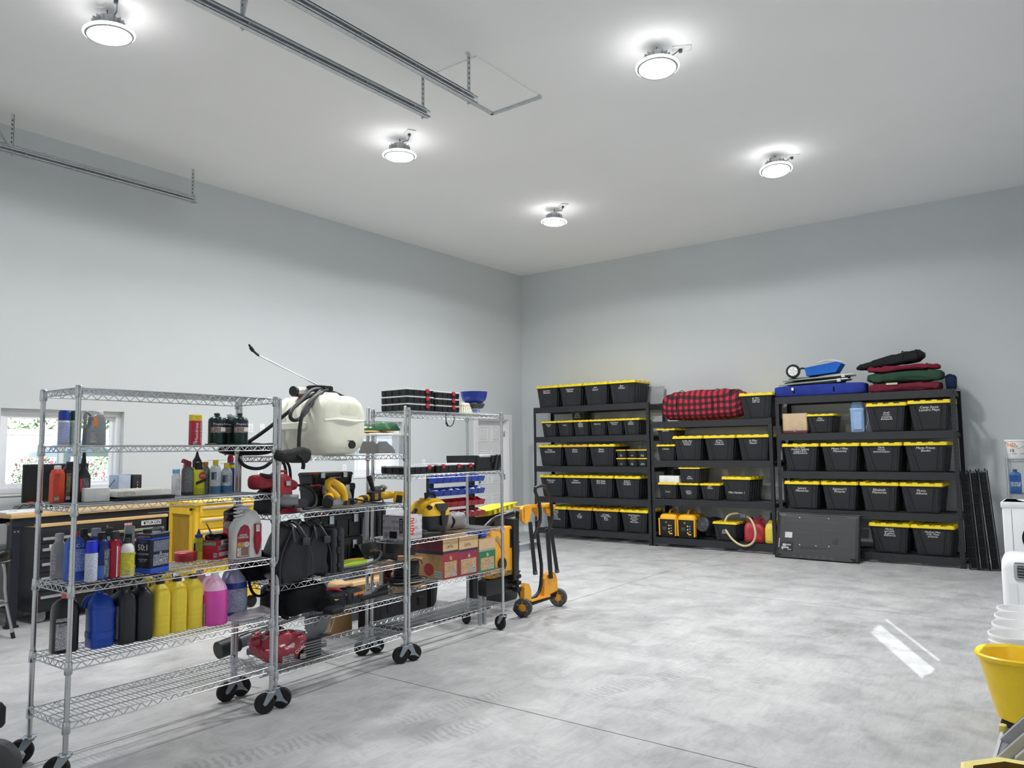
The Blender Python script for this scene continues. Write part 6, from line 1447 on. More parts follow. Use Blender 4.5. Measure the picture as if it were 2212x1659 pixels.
def catbox(y0, y1, h, label, band, txt, side=True, d_=.30):
    w_ = y1-y0
    t = thing('cable_box', label, 'box', (4.555-d_/2, (y0+y1)/2, z), UA+.02, 'network cable cartons')
    MB().rbox((0, 0, h/2), (w_, d_, h), .003).build('carton', CARD, t)
    f = -d_/2-.0012
    def pan(x0, x1, z0, z1, m_, nm, k=0.): MB().b2(x0, x1, f-k-.0004, f+.001, z0, z1).build(nm, m_, t, smooth=0)
    hw = w_/2
    pan(-hw, hw, h*.0, h*.62, mat(band, .5), 'colour_panel'); pan(-hw, hw, h*.62, h*.68, mat('#2b2a4a', .5) if txt != '' else mat('#8d9aa0', .5), 'stripe', .0004); pan(-hw, hw, h*.68, h, KRAFT, 'kraft_panel')
    pan(-hw*.82, hw*.8, h*.04, h*.42, mprint('#d0af86', '#6a5138', 45, 30), 'print_panel', .0008); pan(hw*.1, hw*.75, h*.05, h*.2, BARC, 'barcode', .0012)
    MB().prism([(.016*math.cos(k*PI/6), .016*math.sin(k*PI/6)+h*.5) for k in range(12)], f-.003, f, 'y').build('emblem', mprint('#d9c0a8', '#333333', 40, 30), t, smooth=0)
    if txt: text(txt, .034, BLACK_INK, t, (-hw*.15, f-.0015, h*.78))
    if side:
        g = -hw-.0012
        MB().b2(g-.0004, g+.001, -d_/2, d_/2, h*.68, h).build('red_side_panel', mat('#6d1b26', .5), t, smooth=0); MB().b2(g-.0008, g+.001, -d_/2, d_/2, h*.6, h*.68).build('stripe', mat('#2a2438', .5), t, smooth=0)
        text(txt, .045, BLACK_INK, t, (g-.0012, .05, h*.78), (PI/2, 0, -PI/2)); MB().prism([(.05*math.cos(k*PI/12)-.0, .05*math.sin(k*PI/12)+h*.22) for k in range(24)], g-.001, g+.001, 'x').build('red_dot', mat('#9c2323', .5), t, smooth=0)
        MB().b2(g-.001, g+.001, -d_/2+.01, -d_/2+.09, h*.03, h*.2).build('barcode_label', BARC, t, smooth=0)
catbox(-7.305, -7.12, .325, 'brown and red CAT6 cable carton, leftmost of three', '#a02a36', 'CAT6')
catbox(-7.11, -6.865, .315, 'tan and crimson CAT6 cable carton in the middle of three', '#8f2a45', 'CAT6', False)
catbox(-6.855, -6.63, .27, 'tan and green cable carton under the blue cable coil', '#23744a', '', False)
t = thing('blue_cable_coil', 'coil of bright blue network cable on the green carton', 'cable', (4.43, -6.74, z+.274), 0)
for k in range(5): MB().tube([((.085+.006*math.sin(k*2))*math.cos(a), (.095+.006*math.cos(k*3))*math.sin(a), .008+.0105*k+.003*math.sin(a*3+k)) for a in [2*PI*q/32 for q in range(32)]], .0068, 6, True).build('turn', mat('#2d5bc4', .4), t)
MB().tube([(.075, -.06, .0), (.1, -.05, .03), (.095, -.04, .055), (.07, -.045, .05)], .009, 6).build('tie', mat('#1d2c5c', .5), t)

# ================================================================ workbench corner by the left window
WOOD = mat('#cfae79', .5, var=.12, scale=5); NAVY = mat('#1b1e29', .45, .2)
t = thing('workbench', 'black steel workbench with a pale wood top under the left window', 'workbench', (.52, -8.24, 0), UA+.07)
BL = .83
MB().rbox((0, 0, 1.0), (2*BL, .62, .04), .004).build('bench_top', WOOD, t)
MB().b2(-BL+.02, BL-.02, -.29, -.25, .9, .98).build('front_rail', NAVY, t, smooth=0); MB().b2(-BL+.02, BL-.02, .25, .29, .9, .98).build('back_rail', NAVY, t, smooth=0)
for sx in (-1, 1):
    for sy in (-1, 1):
        l = MB(); l.b2(sx*(BL-.06)-.035, sx*(BL-.06)+.035, sy*.26-.025, sy*.26+.025, .02, .98); lg = l.build('leg', NAVY, t, smooth=0)
        MB().b2(sx*(BL-.06)-.05, sx*(BL-.06)+.05, sy*.26-.04, sy*.26+.04, 0, .02).build('foot', RUBBER, lg, smooth=0)
        for dx in (-.014, .014): MB().cyl((sx*(BL-.06)+dx, sy*.26-.026, .86), (sx*(BL-.06)+dx, sy*.26-.03, .86), .009, 10).build('bolt', STEEL, lg)
    MB().b2(sx*(BL-.06)-.02, sx*(BL-.06)+.02, -.24, .24, .12, .17).build('side_rail', NAVY, t, smooth=0)
m = MB()
for k in range(18): m.b2(.5+k*.016, .508+k*.016, -.2915, -.2895, .93, .938)
m.build('punched_holes', mat('#8a8d93', .5), t, smooth=0, kind='stuff')
t = thing('tool_chest', 'long black drawer chest with wood top and silver handle under the bench', 'tool chest', (.55, -8.20, 0), UA+.07)
CW_ = 1.30
MB().rbox((0, 0, .49), (CW_, .58, .78), .006).build('cabinet', mat('#14151b', .4), t); MB().rbox((0, 0, .898), (CW_+.02, .6, .03), .003).build('wood_top', WOOD, t)
for j, (z0, z1) in enumerate(((.735, .875), (.60, .725), (.47, .59), (.30, .46), (.12, .29))):
    if j == 0 or True:
        for k, (x0, x1) in enumerate(((-CW_/2+.015, CW_/2-.015),) if j == 0 else ((-CW_/2+.015, -.005), (.005, CW_/2-.015))):
            d = MB().rbox(((x0+x1)/2, -.293, (z0+z1)/2), (x1-x0, .016, z1-z0-.008), .003).build('drawer', mat('#181a21', .38), t)
            MB().rbox(((x0+x1)/2, -.31, z1-.05 if j else .775), (x1-x0-.06, .022, .026), .006).build('handle', mat('#c4c8cc', .3, .9), d)
            if j == 0:
                MB().cyl((0, -.3, .84), (0, -.308, .84), .011, 12).build('lock', STEEL, d)
                MB().b2(.36, .58, -.3028, -.301, .815, .862).build('badge', mat('#c9ccd2', .4), d, smooth=0); text('YUKON', .046, BLACK_INK, d, (.49, -.3035, .838), bold=.001); MB().prism([(.385, .852), (.405, .852), (.405, .825), (.395, .82), (.385, .828)], -.3036, -.302, 'y').build('emblem', BLACK_INK, d, smooth=0)
                MB().b2(.18, .26, -.3028, -.301, .83, .855).build('sticker', mprint('#b9566a', '#e6e0e2', 60, 60), d, smooth=0)
MB().b2(-.54, -.40, -.3028, -.301, .685, .718).build('warning_label', mprint('#e3e3e3', '#1a1a1a', 40, 25), t, smooth=0)
for sx in (-.55, .55):
    for sy in (-.2, .2):
        c = MB().b2(sx-.04, sx+.04, sy-.035, sy+.035, .085, .1).build('caster', CASTM, t, smooth=0)
        MB().lathe([(.01, -.016), (.045, -.016), (.05, -.01), (.05, .01), (.045, .016), (.01, .016)], 20, mtx=Matrix.Translation((sx, sy, .05)) @ up).build('wheel', mat('#9aa0a8', .5), c)
BZ = 1.021
t = thing('monitor', 'flat black computer monitor seen from its front on the workbench', 'monitor', (.32, -8.45, BZ), UA+.07)
MB().rbox((0, 0, .255), (.63, .03, .375), .006, b=.004).build('bezel', mat('#0e0f12', .4), t); MB().b2(-.305, .305, -.0175, -.0155, .09, .43).build('screen', mat('#0a0b0e', .15), t, smooth=0)
MB().b2(-.03, .03, .0, .04, .01, .15).build('stem', BLACK, t, smooth=0); MB().rbox((0, .0, .006), (.24, .17, .012), .02).build('foot', BLACK, t); MB().rbox((-.24, -.017, .068), (.05, .003, .014), .004).build('sticker', mat('#c2414c', .5), t)
t = thing('keyboard', 'pale keyboard and papers strewn on the left of the bench', 'keyboard', (.60, -8.72, BZ), UA+.1)
MB().rbox((0, 0, .008), (.44, .15, .016), .005).build('case', mat('#d5d8da', .5), t)
for r in range(4):
    k = MB()
    for c in range(14): k.box((-.195+c*.03, -.05+r*.032, .018), (.024, .024, .006))
    k.build('key_row', mat('#e3e5e6', .5), t, smooth=0, kind='stuff')
for i, (x, y, r, c) in enumerate(((.42, -8.86, .5, '#e4e6e9'), (.46, -8.70, -.2, '#2a3350'), (.66, -8.92, .1, '#dfe2e6'))):
    tag(MB().b2(-.11, .11, -.14, .14, 0, .004+.003*i).build('paper', mat(c, .7), None, (x, y, BZ+.0005), r, smooth=0), ('white sheet of paper by the keyboard, back left', 'dark navy folder lying in front of the monitor', 'white sheet of paper at the bench corner')[i], 'paper')
t = thing('safety_glasses', 'black cable and glasses tangle on the bench papers', 'glasses', (.56, -8.80, BZ+.02), UA)
MB().tube([(-.07, 0, .0), (-.05, -.01, .03), (-.02, 0, .045), (.0, -.01, .03), (.03, 0, .045), (.06, -.01, .03), (.08, .0, .0)], .005, 6, smooth=2).build('frame', BLACK, t)
for s_ in (-1, 1): MB().tube([(s_*.07, 0, .03), (s_*.08, .06, .03), (s_*.07, .12, .005)], .004, 6, smooth=1).build('temple', BLACK, t)
t = thing('battery_backup', 'black upright battery backup unit on the bench near the window', 'power unit', (.34, -7.70, BZ), UA+.05)
MB().rbox((0, 0, .155), (.10, .26, .31), .01).build('casing', mat('#15161a', .4), t); MB().b2(-.02, .02, -.1325, -.130, .04, .055).build('red_light', mat('#c04450', .5), t, smooth=0)
for k in range(3): MB().cyl((.0, -.13, .17+.03*k), (.0, -.135, .17+.03*k), .007, 10).build('button', mat('#9aa0a6', .4), t)
MB().tube([(.05, 0, .25), (.085, -.01, .2), (.09, 0, .1), (.085, 0, .01)], .005, 6, smooth=2).build('cord', RUBBER, t)
t = thing('router_box', 'pale blue-grey panel box standing left of the battery backup', 'box', (.36, -7.83, BZ), UA+.05)
MB().rbox((0, 0, .155), (.13, .2, .31), .004).build('box', mat('#9aa6be', .45), t); text('Eaton', .03, mat('#aab4c8', .5), t, (0, -.1012, .24)); MB().tube([(-.065, -.02, .26), (-.12, -.03, .2), (-.2, -.04, .07)], .0035, 6, smooth=2).build('cable', RUBBER, t)
t = thing('cardboard_tray', 'low brown cardboard tray on the bench left of the grey box', 'box', (.40, -8.03, BZ), UA)
m = MB(); m.b2(-.12, .12, -.12, .12, 0, .004); m.b2(-.12, -.116, -.12, .12, .004, .08); m.b2(.116, .12, -.12, .12, .004, .08); m.b2(-.116, .116, -.12, -.116, .004, .08); m.b2(-.116, .116, .116, .12, .004, .08)
m.build('tray', mat('#8f7a5a', .8), t, smooth=0); MB().b2(-.1, .1, -.1, .1, .004, .006).build('liner', mat('#6d5c44', .8), t, smooth=0)
# stool
t = thing('shop_stool', 'round black padded stool with chrome legs and ring', 'stool', (1.18, -9.33, 0), .3)
MB().lathe([(.05, .64), (.175, .645), (.185, .655), (.19, .70), (.188, .735), (.18, .75), (.05, .758)], 36).build('seat', mat('#101116', .25), t); MB().lathe([(.187, .655), (.192, .657), (.192, .667), (.187, .669)], 36, cap0=False, cap1=False).build('seat_band', CHROME, t)
for k in range(4):
    a = PI/4+k*PI/2; c, s_ = math.cos(a), math.sin(a)
    l = MB().tube([(.12*c, .12*s_, .645), (.145*c, .145*s_, .58), (.15*c, .15*s_, .36), (.22*c, .22*s_, .03)], .0125, 10, smooth=1).build('leg', CHROME, t)
    MB().cyl((.215*c, .215*s_, .05), (.226*c, .226*s_, .0), .016, 10).build('foot_tip', RUBBER, l)
MB().tube([(.175*math.cos(2*PI*k/32), .175*math.sin(2*PI*k/32), .30) for k in range(32)], .0105, 8, True).build('foot_ring', CHROME, t)
# yellow service cart
YC = mat('#f0c63a', .38, var=.04)
t = thing('service_cart', 'yellow rolling tool cart with drawers behind the first unit', 'tool cart', (1.64, -7.50, 0), UA)
m = MB(); m.b2(-.34, .34, -.24, .24, .40, 1.06); m.build('cabinet', YC, t, smooth=0)
MB().b2(-.36, .36, -.26, .26, 1.06, 1.09).build('top_tray', YC, t, smooth=0)
for sx in (-1, 1):
    for sy in (-1, 1): MB().b2(sx*.33-.02, sx*.33+.02, sy*.23-.02, sy*.23+.02, .12, .41).build('post', YC, t, smooth=0)
MB().b2(-.36, .36, -.26, .26, .13, .20).build('lower_tray', YC, t, smooth=0)
for j in range(5):
    d = MB().rbox((.0, -.247, 1.0-.115*j), (.60, .014, .105), .003).build('drawer', YC, t); MB().rbox((.0, -.262, 1.03-.115*j), (.56, .02, .022), .005).build('handle', mat('#d9d2c2', .35, .5), d)
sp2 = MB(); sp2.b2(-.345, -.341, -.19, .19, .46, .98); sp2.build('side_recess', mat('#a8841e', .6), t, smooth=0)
for q in ((-.2, -.16, .42, 1.03), (.16, .2, .42, 1.03)): MB().b2(-.356, -.343, q[0], q[1], q[2], q[3]).build('side_frame', YC, t, smooth=0)
for q in ((.42, .47), (.97, 1.03)): MB().b2(-.356, -.343, -.16, .16, q[0], q[1]).build('side_frame', YC, t, smooth=0)
MB().b2(-.25, .1, -.2615, -.26, 1.066, 1.086).build('badge', mat('#20190a', .5), t, smooth=0); text('U.S. GENERAL', .03, mat('#e6d9b0', .5), t, (-.05, -.2622, 1.076))
for sx in (-1, 1):
    for sy in (-1, 1): MB().lathe([(.01, -.016), (.055, -.016), (.06, -.01), (.06, .01), (.055, .016), (.01, .016)], 20, mtx=Matrix.Translation((sx*.31, sy*.2, .06)) @ up).build('wheel', RUBBER, t)
MB().cyl((-.355, -.2, 1.02), (-.375, -.2, 1.02), .012, 10).build('knob', BLACK, t)

# ================================================================ things on the floor behind the units
t = thing('miter_saw', 'grey sliding miter saw with red-toothed blade on a low stand', 'miter saw', (3.86, -8.25, 0), UA)
MS = mat('#6d747c', .4, .3)
MB().rbox((.0, .0, .11), (.5, .3, .05), .01).build('base', mat('#3a3d42', .5), t); MB().rbox((.18, -.02, .145), (.34, .12, .03), .006).build('fence', mat('#4a4d52', .45), t)
MB().prism([(-.03, .14), (.1, .14), (.1, .22), (.06, .22)], -.08, .02, 'y').build('fence_block', mat('#3f4247', .5), t, smooth=0)
for dz in (0, .035): MB().cyl((-.42, .03, .25+dz), (.12, .03, .31+dz), .014, 10).build('slide_rail', STEEL, t)
MB().cyl((-.55, .03, .20), (-.40, .03, .22), .06, 18).build('motor', BLACK, t); MB().cyl((-.40, .03, .22), (-.30, .03, .235), .045, 18).build('arm_hub', MS, t); MB().lathe([(0, 0), (.03, .002), (.035, .015), (.03, .028), (0, .03)], 16, mtx=Matrix.Translation((-.28, -.02, .25)) @ up).build('red_knob', mat('#b3263a', .4), t)
bt = Matrix.Translation((.24, -.045, .27)) @ Euler((PI/2, 0, .0)).to_matrix().to_4x4()
teeth = []
for k in range(60):
    a = 2*PI*k/60; r = .127 if k % 2 else .119; teeth.append((r*math.cos(a), r*math.sin(a)))
bl = MB().prism(teeth, -.0012, .0012, 'z', bt).build('blade', mat('#9a9da1', .3, .8), t, smooth=0)
MB().prism([(r*math.cos(2*PI*k/60), r*math.sin(2*PI*k/60)) for k in range(60) for r in [.1285 if k % 2 else .1195]], -.0010, -.0009, 'z', bt).build('red_rim', mat('#9c2433', .4), bl, smooth=0)
MB().lathe([(.018, .0014), (.112, .0014), (.112, .0022), (.018, .0022)], 40, mtx=bt).build('blade_face', mat('#8e9297', .35, .7), bl)
text('DIABLO', .032, BLACK_INK, bl, (.255, -.0485, .275), (PI/2, -.7, 0))
gp = [(.14*math.cos(a), .14*math.sin(a)) for a in [.5+k*.12 for k in range(20)]]+[(.04*math.cos(a), .04*math.sin(a)) for a in [.5+(19-k)*.12 for k in range(20)]]
MB().prism(gp, -.03, .05, 'z', bt).build('upper_guard', mat('#59616b', .4, .3), t); MB().tube([(.36, -.05, .42), (.41, -.05, .36), (.40, -.05, .24), (.36, -.05, .16)], .004, 6, smooth=2).build('clear_guard_edge', mat('#c9cdd0', .3), t)
for sx, sy in ((-.34, -.16), (.3, -.16), (-.34, .16), (.3, .16)): MB().cyl((sx*.6, sy*.6, .09), (sx, sy, .0), .012, 8).build('leg', mat('#b9bdc0', .4, .5), t)
t = thing('floor_strut', 'short pale plastic strut standing on the floor under the first unit', 'strut', (4.13, -8.76, 0), .3)
MB().box((0, 0, .105), (.035, .02, .2), (.0, .22, 0)).build('strut', mat('#cfd3d6', .4), t, smooth=0); MB().rbox((-.022, 0, .008), (.06, .05, .016), .004).build('foot', mat('#d9dcde', .4), t)
t = thing('cardboard_box', 'upright brown carton between the saw and the black case', 'box', (3.42, -7.49, 0), UA)
MB().rbox((0, 0, .15), (.24, .3, .3), .003).build('carton', CARD, t); MB().b2(-.08, .09, -.152, -.1505, .2, .25).build('print', mprint('#a98456', '#5a4228', 30, 25), t, smooth=0)
t = thing('power_case', 'black hard case with slanted white lettering on the floor', 'case', (3.72, -7.03, 0), UA+.06)
MB().rbox((0, 0, .16), (.62, .28, .3), .03, 4).build('shell', mat('#1b1d22', .45), t); text('POWER', .075, WHITE_INK, t, (.03, -.1415, .11), shear=.35, bold=.001)
for x in (-.2, .2): MB().rbox((x, -.143, .22), (.06, .012, .07), .005).build('latch', BLACK, t)
MB().rbox((0, 0, .008), (.5, .2, .016), .005).build('skid', RUBBER, t)
t = thing('cardboard_box', 'tall plain brown carton on the floor behind the cable boxes', 'box', (3.38, -6.62, 0), UA+.05)
MB().rbox((0, 0, .255), (.42, .3, .51), .003).build('carton', CARD, t); MB().b2(.06, .1, -.1525, -.1505, .0, .51).build('tape', mat('#c9b795', .35), t, smooth=0)
t = thing('long_carton', 'long low brown carton with torn end lying on the black case', 'box', (3.66, -7.24, .312), UA)
MB().rbox((0, 0, .0675), (.72, .26, .135), .003).build('carton', CARD, t); MB().b2(-.36, .36, -.03, .03, .1355, .137).build('tape', mat('#d8c3a0', .4), t, smooth=0); soft((.16, .22, .05), .6, .6, .02, 12, 6, 22, 10).build('torn_flap', mat('#c7a67a', .8), t, (-.34, 0, .115))
t = thing('grey_cabinet', 'blue-grey panel cabinet standing on the floor behind the far unit', 'cabinet', (3.0, -6.85, 0), UA)
GB = mat('#5b6470', .45)
MB().b2(-.24, -.02, -.2, .2, 0, 1.02).build('panel', GB, t, smooth=0); MB().b2(-.01, .24, -.16, .2, 0, 1.02).build('panel', mat('#454d57', .5), t, smooth=0)
for x in (.06, .14, .2): MB().cyl((x, -.19, .02), (x, -.19, 1.0), .022, 12).build('pipe', mat('#2e3238', .45), t)
t = thing('grey_bin', 'wide dark grey plastic bin on the floor behind the vacuum', 'bin', (3.1, -6.25, 0), UA)
MB().prof([(0, .5, .38), (.02, .52, .4), (.62, .6, .48), (.66, .64, .52)], .05, 4).build('bin', mat('#3b434e', .5), t); MB().prof([(.66, .66, .54), (.69, .66, .54), (.7, .62, .5)], .05, 4).build('lid', mat('#4d5763', .5), t)
# hardware bin rack: rows of small blue and red bins on a black stand
t = thing('bin_rack', 'black stand with rows of blue and red hardware bins', 'bin rack', (3.74, -6.28, 0), UA)
for x in (-.30, .30): MB().b2(x-.02, x+.02, -.03, .03, 0, 1.33).build('upright', BLACK, t, smooth=0)
MB().b2(-.4, .4, -.16, .16, 0, .03).build('foot', BLACK, t, smooth=0)
def binmesh(c):
    b = MB(); w_ = .092; P = [(-.085, .0), (-.105, .05), (-.1, .05), (-.08, .008), (.0, .008), (.0, .075), (.005, .075), (.005, .0)]
    b.prism(P, -w_/2, w_/2, 'x')
    for s_ in (-1, 1): b.prism([(-.085, 0), (-.105, .05), (-.04, .055), (.0, .075), (.0, 0)], s_*w_/2-.002, s_*w_/2+.002, 'x')
    return b.mesh('bin', mat(c, .4), 0)
BB, BR2 = binmesh('#1f45b8'), binmesh('#b01c30')
for r, (zz, me) in enumerate(((1.25, BB), (1.13, BB), (1.02, BR2), (.91, BR2))):
    MB().b2(-.36, .36, -.032, -.026, zz+.02, zz+.06).build('rail', BLACK, t, smooth=0)
    for k in range(7):
        b = place('bin', me, t, (-.306+k*.102, -.033, zz))
        if r in (1, 3): soft((.06, .05, .05), .8, .8, .014, 30, k+r*3., 12, 7).build('contents', mat(('#c9cdd2', '#8d949c', '#dfe3e6')[k % 3], .35), b, (0, -.045, .01))
        me2 = b
t = thing('yellow_tray', 'yellow plastic tray tilted across black crates behind the far unit', 'tray', (3.68, -5.60, .90), UA, rot=(-.1, -.12, UA))
m = MB(); m.prof([(0, .42, .3), (.004, .42, .3), (.06, .5, .38), (.06, .51, .39), (.055, .51, .39)], .03, 3); m.build('tray', mat('#e6d21f', .4), t)
for k in range(5): MB().b2(-.18+k*.08, -.14+k*.08, -.2, -.19, .01, .05).build('rib', mat('#dcc81c', .4), t, smooth=0)
t = thing('black_crate', 'stack of black plastic crates under the yellow tray', 'crate', (3.68, -5.55, 0), UA)
for k in range(3): MB().prof([(.30*k, .38, .3), (.30*k+.02, .4, .32), (.30*k+.27, .44, .36), (.30*k+.29, .46, .38)], .02, 3).build('crate_layer', TB, t)

# ================================================================ folded rolling table saw with its stand
t = thing('rolling_saw_stand', 'folded yellow and black table saw stand on two wheels', 'saw stand', (4.38, -5.73, 0), UA)
YB = mat('#eda62a', .42, var=.05); TBK = mat('#17181b', .4)
for x in (-.295, .30):
    wm = Matrix.Translation((x, 0, .088)) @ Euler((0, PI/2, 0)).to_matrix().to_4x4()
    if x < 0: wm = Matrix.Translation((x, -.02, .088)) @ Euler((0, PI/2, .35)).to_matrix().to_4x4()
    else: wm = Matrix.Translation((x, -.02, .088)) @ Euler((0, PI/2, .35)).to_matrix().to_4x4()
    w_ = MB().lathe([(.055, -.024), (.08, -.024), (.088, -.014), (.088, .014), (.08, .024), (.055, .024)], 48, mtx=wm).build('wheel', mat('#4a4b4d', .7), t)
    h_ = MB().lathe([(.012, -.026), (.056, -.022), (.058, .02), (.012, .026)], 24, mtx=wm).build('hub', YB, w_)
    s5 = MB()
    for k in range(6): s5.box((.036*math.cos(k*PI/3), .036*math.sin(k*PI/3), -.0255), (.045, .006, .005), (0, 0, k*PI/3))
    s5.v = [tuple(wm @ Vector(q)) for q in s5.v]; s5.build('spoke', mat('#c98717', .45), h_, smooth=0, kind='stuff')
MB().cyl((-.28, .0, .088), (.29, .0, .105), .017, 10).build('axle_tube', TBK, t)
MB().tube([(-.34, .0, .98), (-.35, 0, .75), (-.34, 0, .55), (-.36, .02, .35), (-.26, .02, .16), (-.24, .02, .12)], .017, 10, smooth=1).build('frame_tube', TBK, t)
MB().tube([(-.03, .0, .87), (-.01, 0, .70), (.02, 0, .55), (.05, 0, .4), (.02, 0, .2), (-.06, 0, .15), (-.18, 0, .13)], .017, 10, smooth=1).build('frame_tube', TBK, t)
MB().tube([(-.10, -.09, .86), (-.09, -.09, .97), (-.10, -.08, 1.07), (-.16, -.08, 1.15), (-.155, -.08, 1.20), (-.0, -.08, 1.205), (.05, -.08, 1.16), (.10, -.08, 1.08), (.11, -.09, .97), (.11, -.09, .88), (.03, -.09, .74)], .0165, 10, smooth=1).build('push_handle', TBK, t)
MB().tube([(-.10, -.09, .87), (-.15, -.09, .80), (-.20, -.09, .72)], .0165, 10).build('handle_stub', TBK, t)
MB().prism([(-.36, 1.0), (-.33, 1.03), (-.22, 1.035), (.10, 1.02), (.20, 1.01), (.20, .985), (.1, .995), (-.2, 1.005), (-.22, .93), (-.26, .87), (-.30, .86), (-.36, .9)], -.07, -.04, 'y').build('top_bracket', YB, t, smooth=0)
MB().b2(-.34, .2, -.04, .04, 1.0, 1.02).build('top_channel', YB, t, smooth=0); MB().prism([(-.15, 1.0), (.0, 1.0), (-.06, .91)], -.04, -.01, 'y').build('gusset', YB, t, smooth=0); MB().prism([(.05, 1.0), (.2, 1.0), (.19, .92), (.12, .9), (.06, .95)], -.06, -.02, 'y').build('end_bracket', YB, t, smooth=0)
text('DEWALT', .03, BLACK_INK, t, (-.33, -.0712, .95), (PI/2, PI/2, 0))
MB().prism([(-.31, .14), (-.2, .14), (-.2, .24), (-.235, .3), (-.28, .31), (-.31, .28)], -.05, .0, 'y').build('left_bracket', YB, t, smooth=0); MB().prism([(.04, .13), (.28, .16), (.27, .27), (.24, .33), (.18, .36), (.1, .33), (.05, .30)], -.03, .03, 'y').build('right_bracket', YB, t, smooth=0); MB().b2(-.2, .12, -.05, .05, .125, .14).build('bottom_plate', YB, t, smooth=0)
MB().cyl((-.22, -.06, .87), (-.15, -.06, .40), .024, 4).build('leg', TBK, t); MB().cyl((-.15, -.06, .41), (-.145, -.06, .375), .023, 10).build('leg_tip', mat('#5b5d60', .6), t)
MB().cyl((.08, -.05, .78), (.12, -.05, .38), .028, 4).build('leg', TBK, t); MB().cyl((.12, -.05, .38), (.13, -.05, .30), .026, 4).build('leg_bracket', TBK, t); MB().cyl((.14, -.05, .78), (.235, -.05, .37), .024, 4).build('leg', TBK, t); MB().cyl((.235, -.05, .37), (.24, -.05, .34), .023, 10).build('leg_tip', mat('#5b5d60', .6), t)
MB().rbox((-.13, .1, .62), (.4, .1, .07), .01).build('saw_table', mat('#b9bdc0', .35, .8), t); MB().cyl((-.35, .08, .9), (-.02, .08, .92), .014, 8).build('cross_tube', STEEL, t)
p = MB().rbox((-.62, .02, .635), (.32, .10, .44), .012).build('saw_body', YB, t)
MB().b2(-.5, -.465, -.034, -.03, .66, .83).build('dark_inset', TBK, p, smooth=0); MB().prism([(-.72, .77), (-.69, .79), (-.62, .73), (-.58, .62), (-.61, .62), (-.66, .71)], -.036, -.031, 'y').build('bevel_scale', mat('#b9a27c', .4, .5), p, smooth=0)
MB().lathe([(.035, 0), (.055, .003), (.058, .018), (.04, .022)], 22, mtx=Matrix.Translation((-.63, -.03, .53)) @ up).build('hand_wheel', TBK, p); MB().cyl((-.655, -.05, .50), (-.66, -.08, .495), .016, 10).build('crank_knob', mat('#55585c', .45), p)
MB().b2(-.78, -.46, -.035, -.0305, .42, .46).build('label_strip', mprint('#2b1a12', '#c9a23a', 30, 25), p, smooth=0)
MB().rbox((-.43, .0, .64), (.08, .11, .56), .01).build('base_frame', TBK, t); MB().rbox((-.6, .06, .33), (.4, .1, .14), .01).build('lower_frame', TBK, t)
MB().tube([(-.7, .1, .86), (-.6, .08, .93), (-.45, .06, .95), (-.36, .03, .97)], .018, 8, smooth=1).build('frame_tube', TBK, t)
for k in range(3): MB().rbox((-.40, -.03, .27+.06*k), (.07, .06, .035), .008).build('rubber_foot', RUBBER, t)
for x in (-.78, -.72): MB().cyl((x, .1, .0), (x, .1, .5), .02, 10).build('front_leg', mat('#a9adb1', .4, .6), t)
MB().tube([(-.42, -.02, .1), (-.36, -.03, .04), (-.3, -.02, .03)], .025, 8).build('skid', RUBBER, t)

# ================================================================ along the right-hand side
t = thing('mop_bucket', 'large yellow mop bucket on casters at the right edge', 'bucket', (8.42, -6.85, 0), 0)
MBK = mat('#f0cc1e', .35, var=.04)
m = MB(); R = []
for z, w_, d_ in ((.085, .38, .24), (.095, .41, .27), (.28, .50, .32), (.40, .555, .36), (.405, .58, .385), (.425, .585, .39), (.432, .57, .375), (.42, .545, .35), (.30, .49, .305), (.12, .39, .24)):
    R.append([(x, y, z) for x, y in ring(w_, d_, .17, 8)])
m.loft(R).build('tub', MBK, t)
for sx in (-1, 1):
    for sy in (-1, 1):
        c = MB().b2(sx*.15-.03, sx*.15+.03, sy*.09-.025, sy*.09+.025, .062, .088).build('caster', BLACK, t, smooth=0)
        wm = Matrix.Translation((sx*.15, sy*.09, .035)) @ Euler((0, PI/2, .6)).to_matrix().to_4x4()
        MB().lathe([(.012, -.013), (.03, -.014), (.035, -.008), (.035, .008), (.03, .014), (.012, .013)], 20, mtx=wm).build('wheel', mat('#7b7b79', .6), c); MB().lathe([(.0, -.0145), (.013, -.0145), (.013, .0145), (.0, .0145)], 12, mtx=wm).build('hub', BLACK, c)
WB = mat('#f1f1f1', .4, var=.01)
for k, (x, y) in enumerate(((8.262, -6.02), (8.255, -5.70), (8.245, -5.40), (8.235, -5.10))):
    t = thing('white_bucket', ('white plastic bucket right behind the yellow mop bucket', 'second white bucket counting from the mop bucket', 'third white bucket counting from the mop bucket', 'white bucket farthest from the mop bucket, in front of the air conditioner')[k], 'bucket', (x, y, 0), 0, 'row of white buckets')
    m = MB(); m.lathe([(.115, 0), (.118, .004), (.145, .345), (.152, .346), (.152, .36), (.146, .36), (.142, .34), (.116, .012), (.02, .01)], 36, cap1=True); m.build('bucket_wall', WB, t)
    MB().lathe([(.148, .31), (.151, .312), (.151, .32), (.148, .322)], 36, cap0=False, cap1=False).build('rim_band', WB, t); MB().tube([(-.15, 0, .32), (-.13, .1, .25), (0, .155, .22), (.13, .1, .25), (.15, 0, .32)], .003, 6, smooth=2).build('bail_handle', STEEL, t)
t = thing('air_conditioner', 'white portable air conditioner with grey louvred outlet', 'air conditioner', (8.26, -4.02, 0), .0)
WA = mat('#eceef0', .35, var=.01)
MB().prof([(.03, .40, .34), (.04, .42, .36), (.52, .42, .36), (.58, .41, .34, 0, .005), (.62, .38, .28, 0, .02), (.63, .34, .22, 0, .03)], .05, 5).build('cabinet', WA, t)
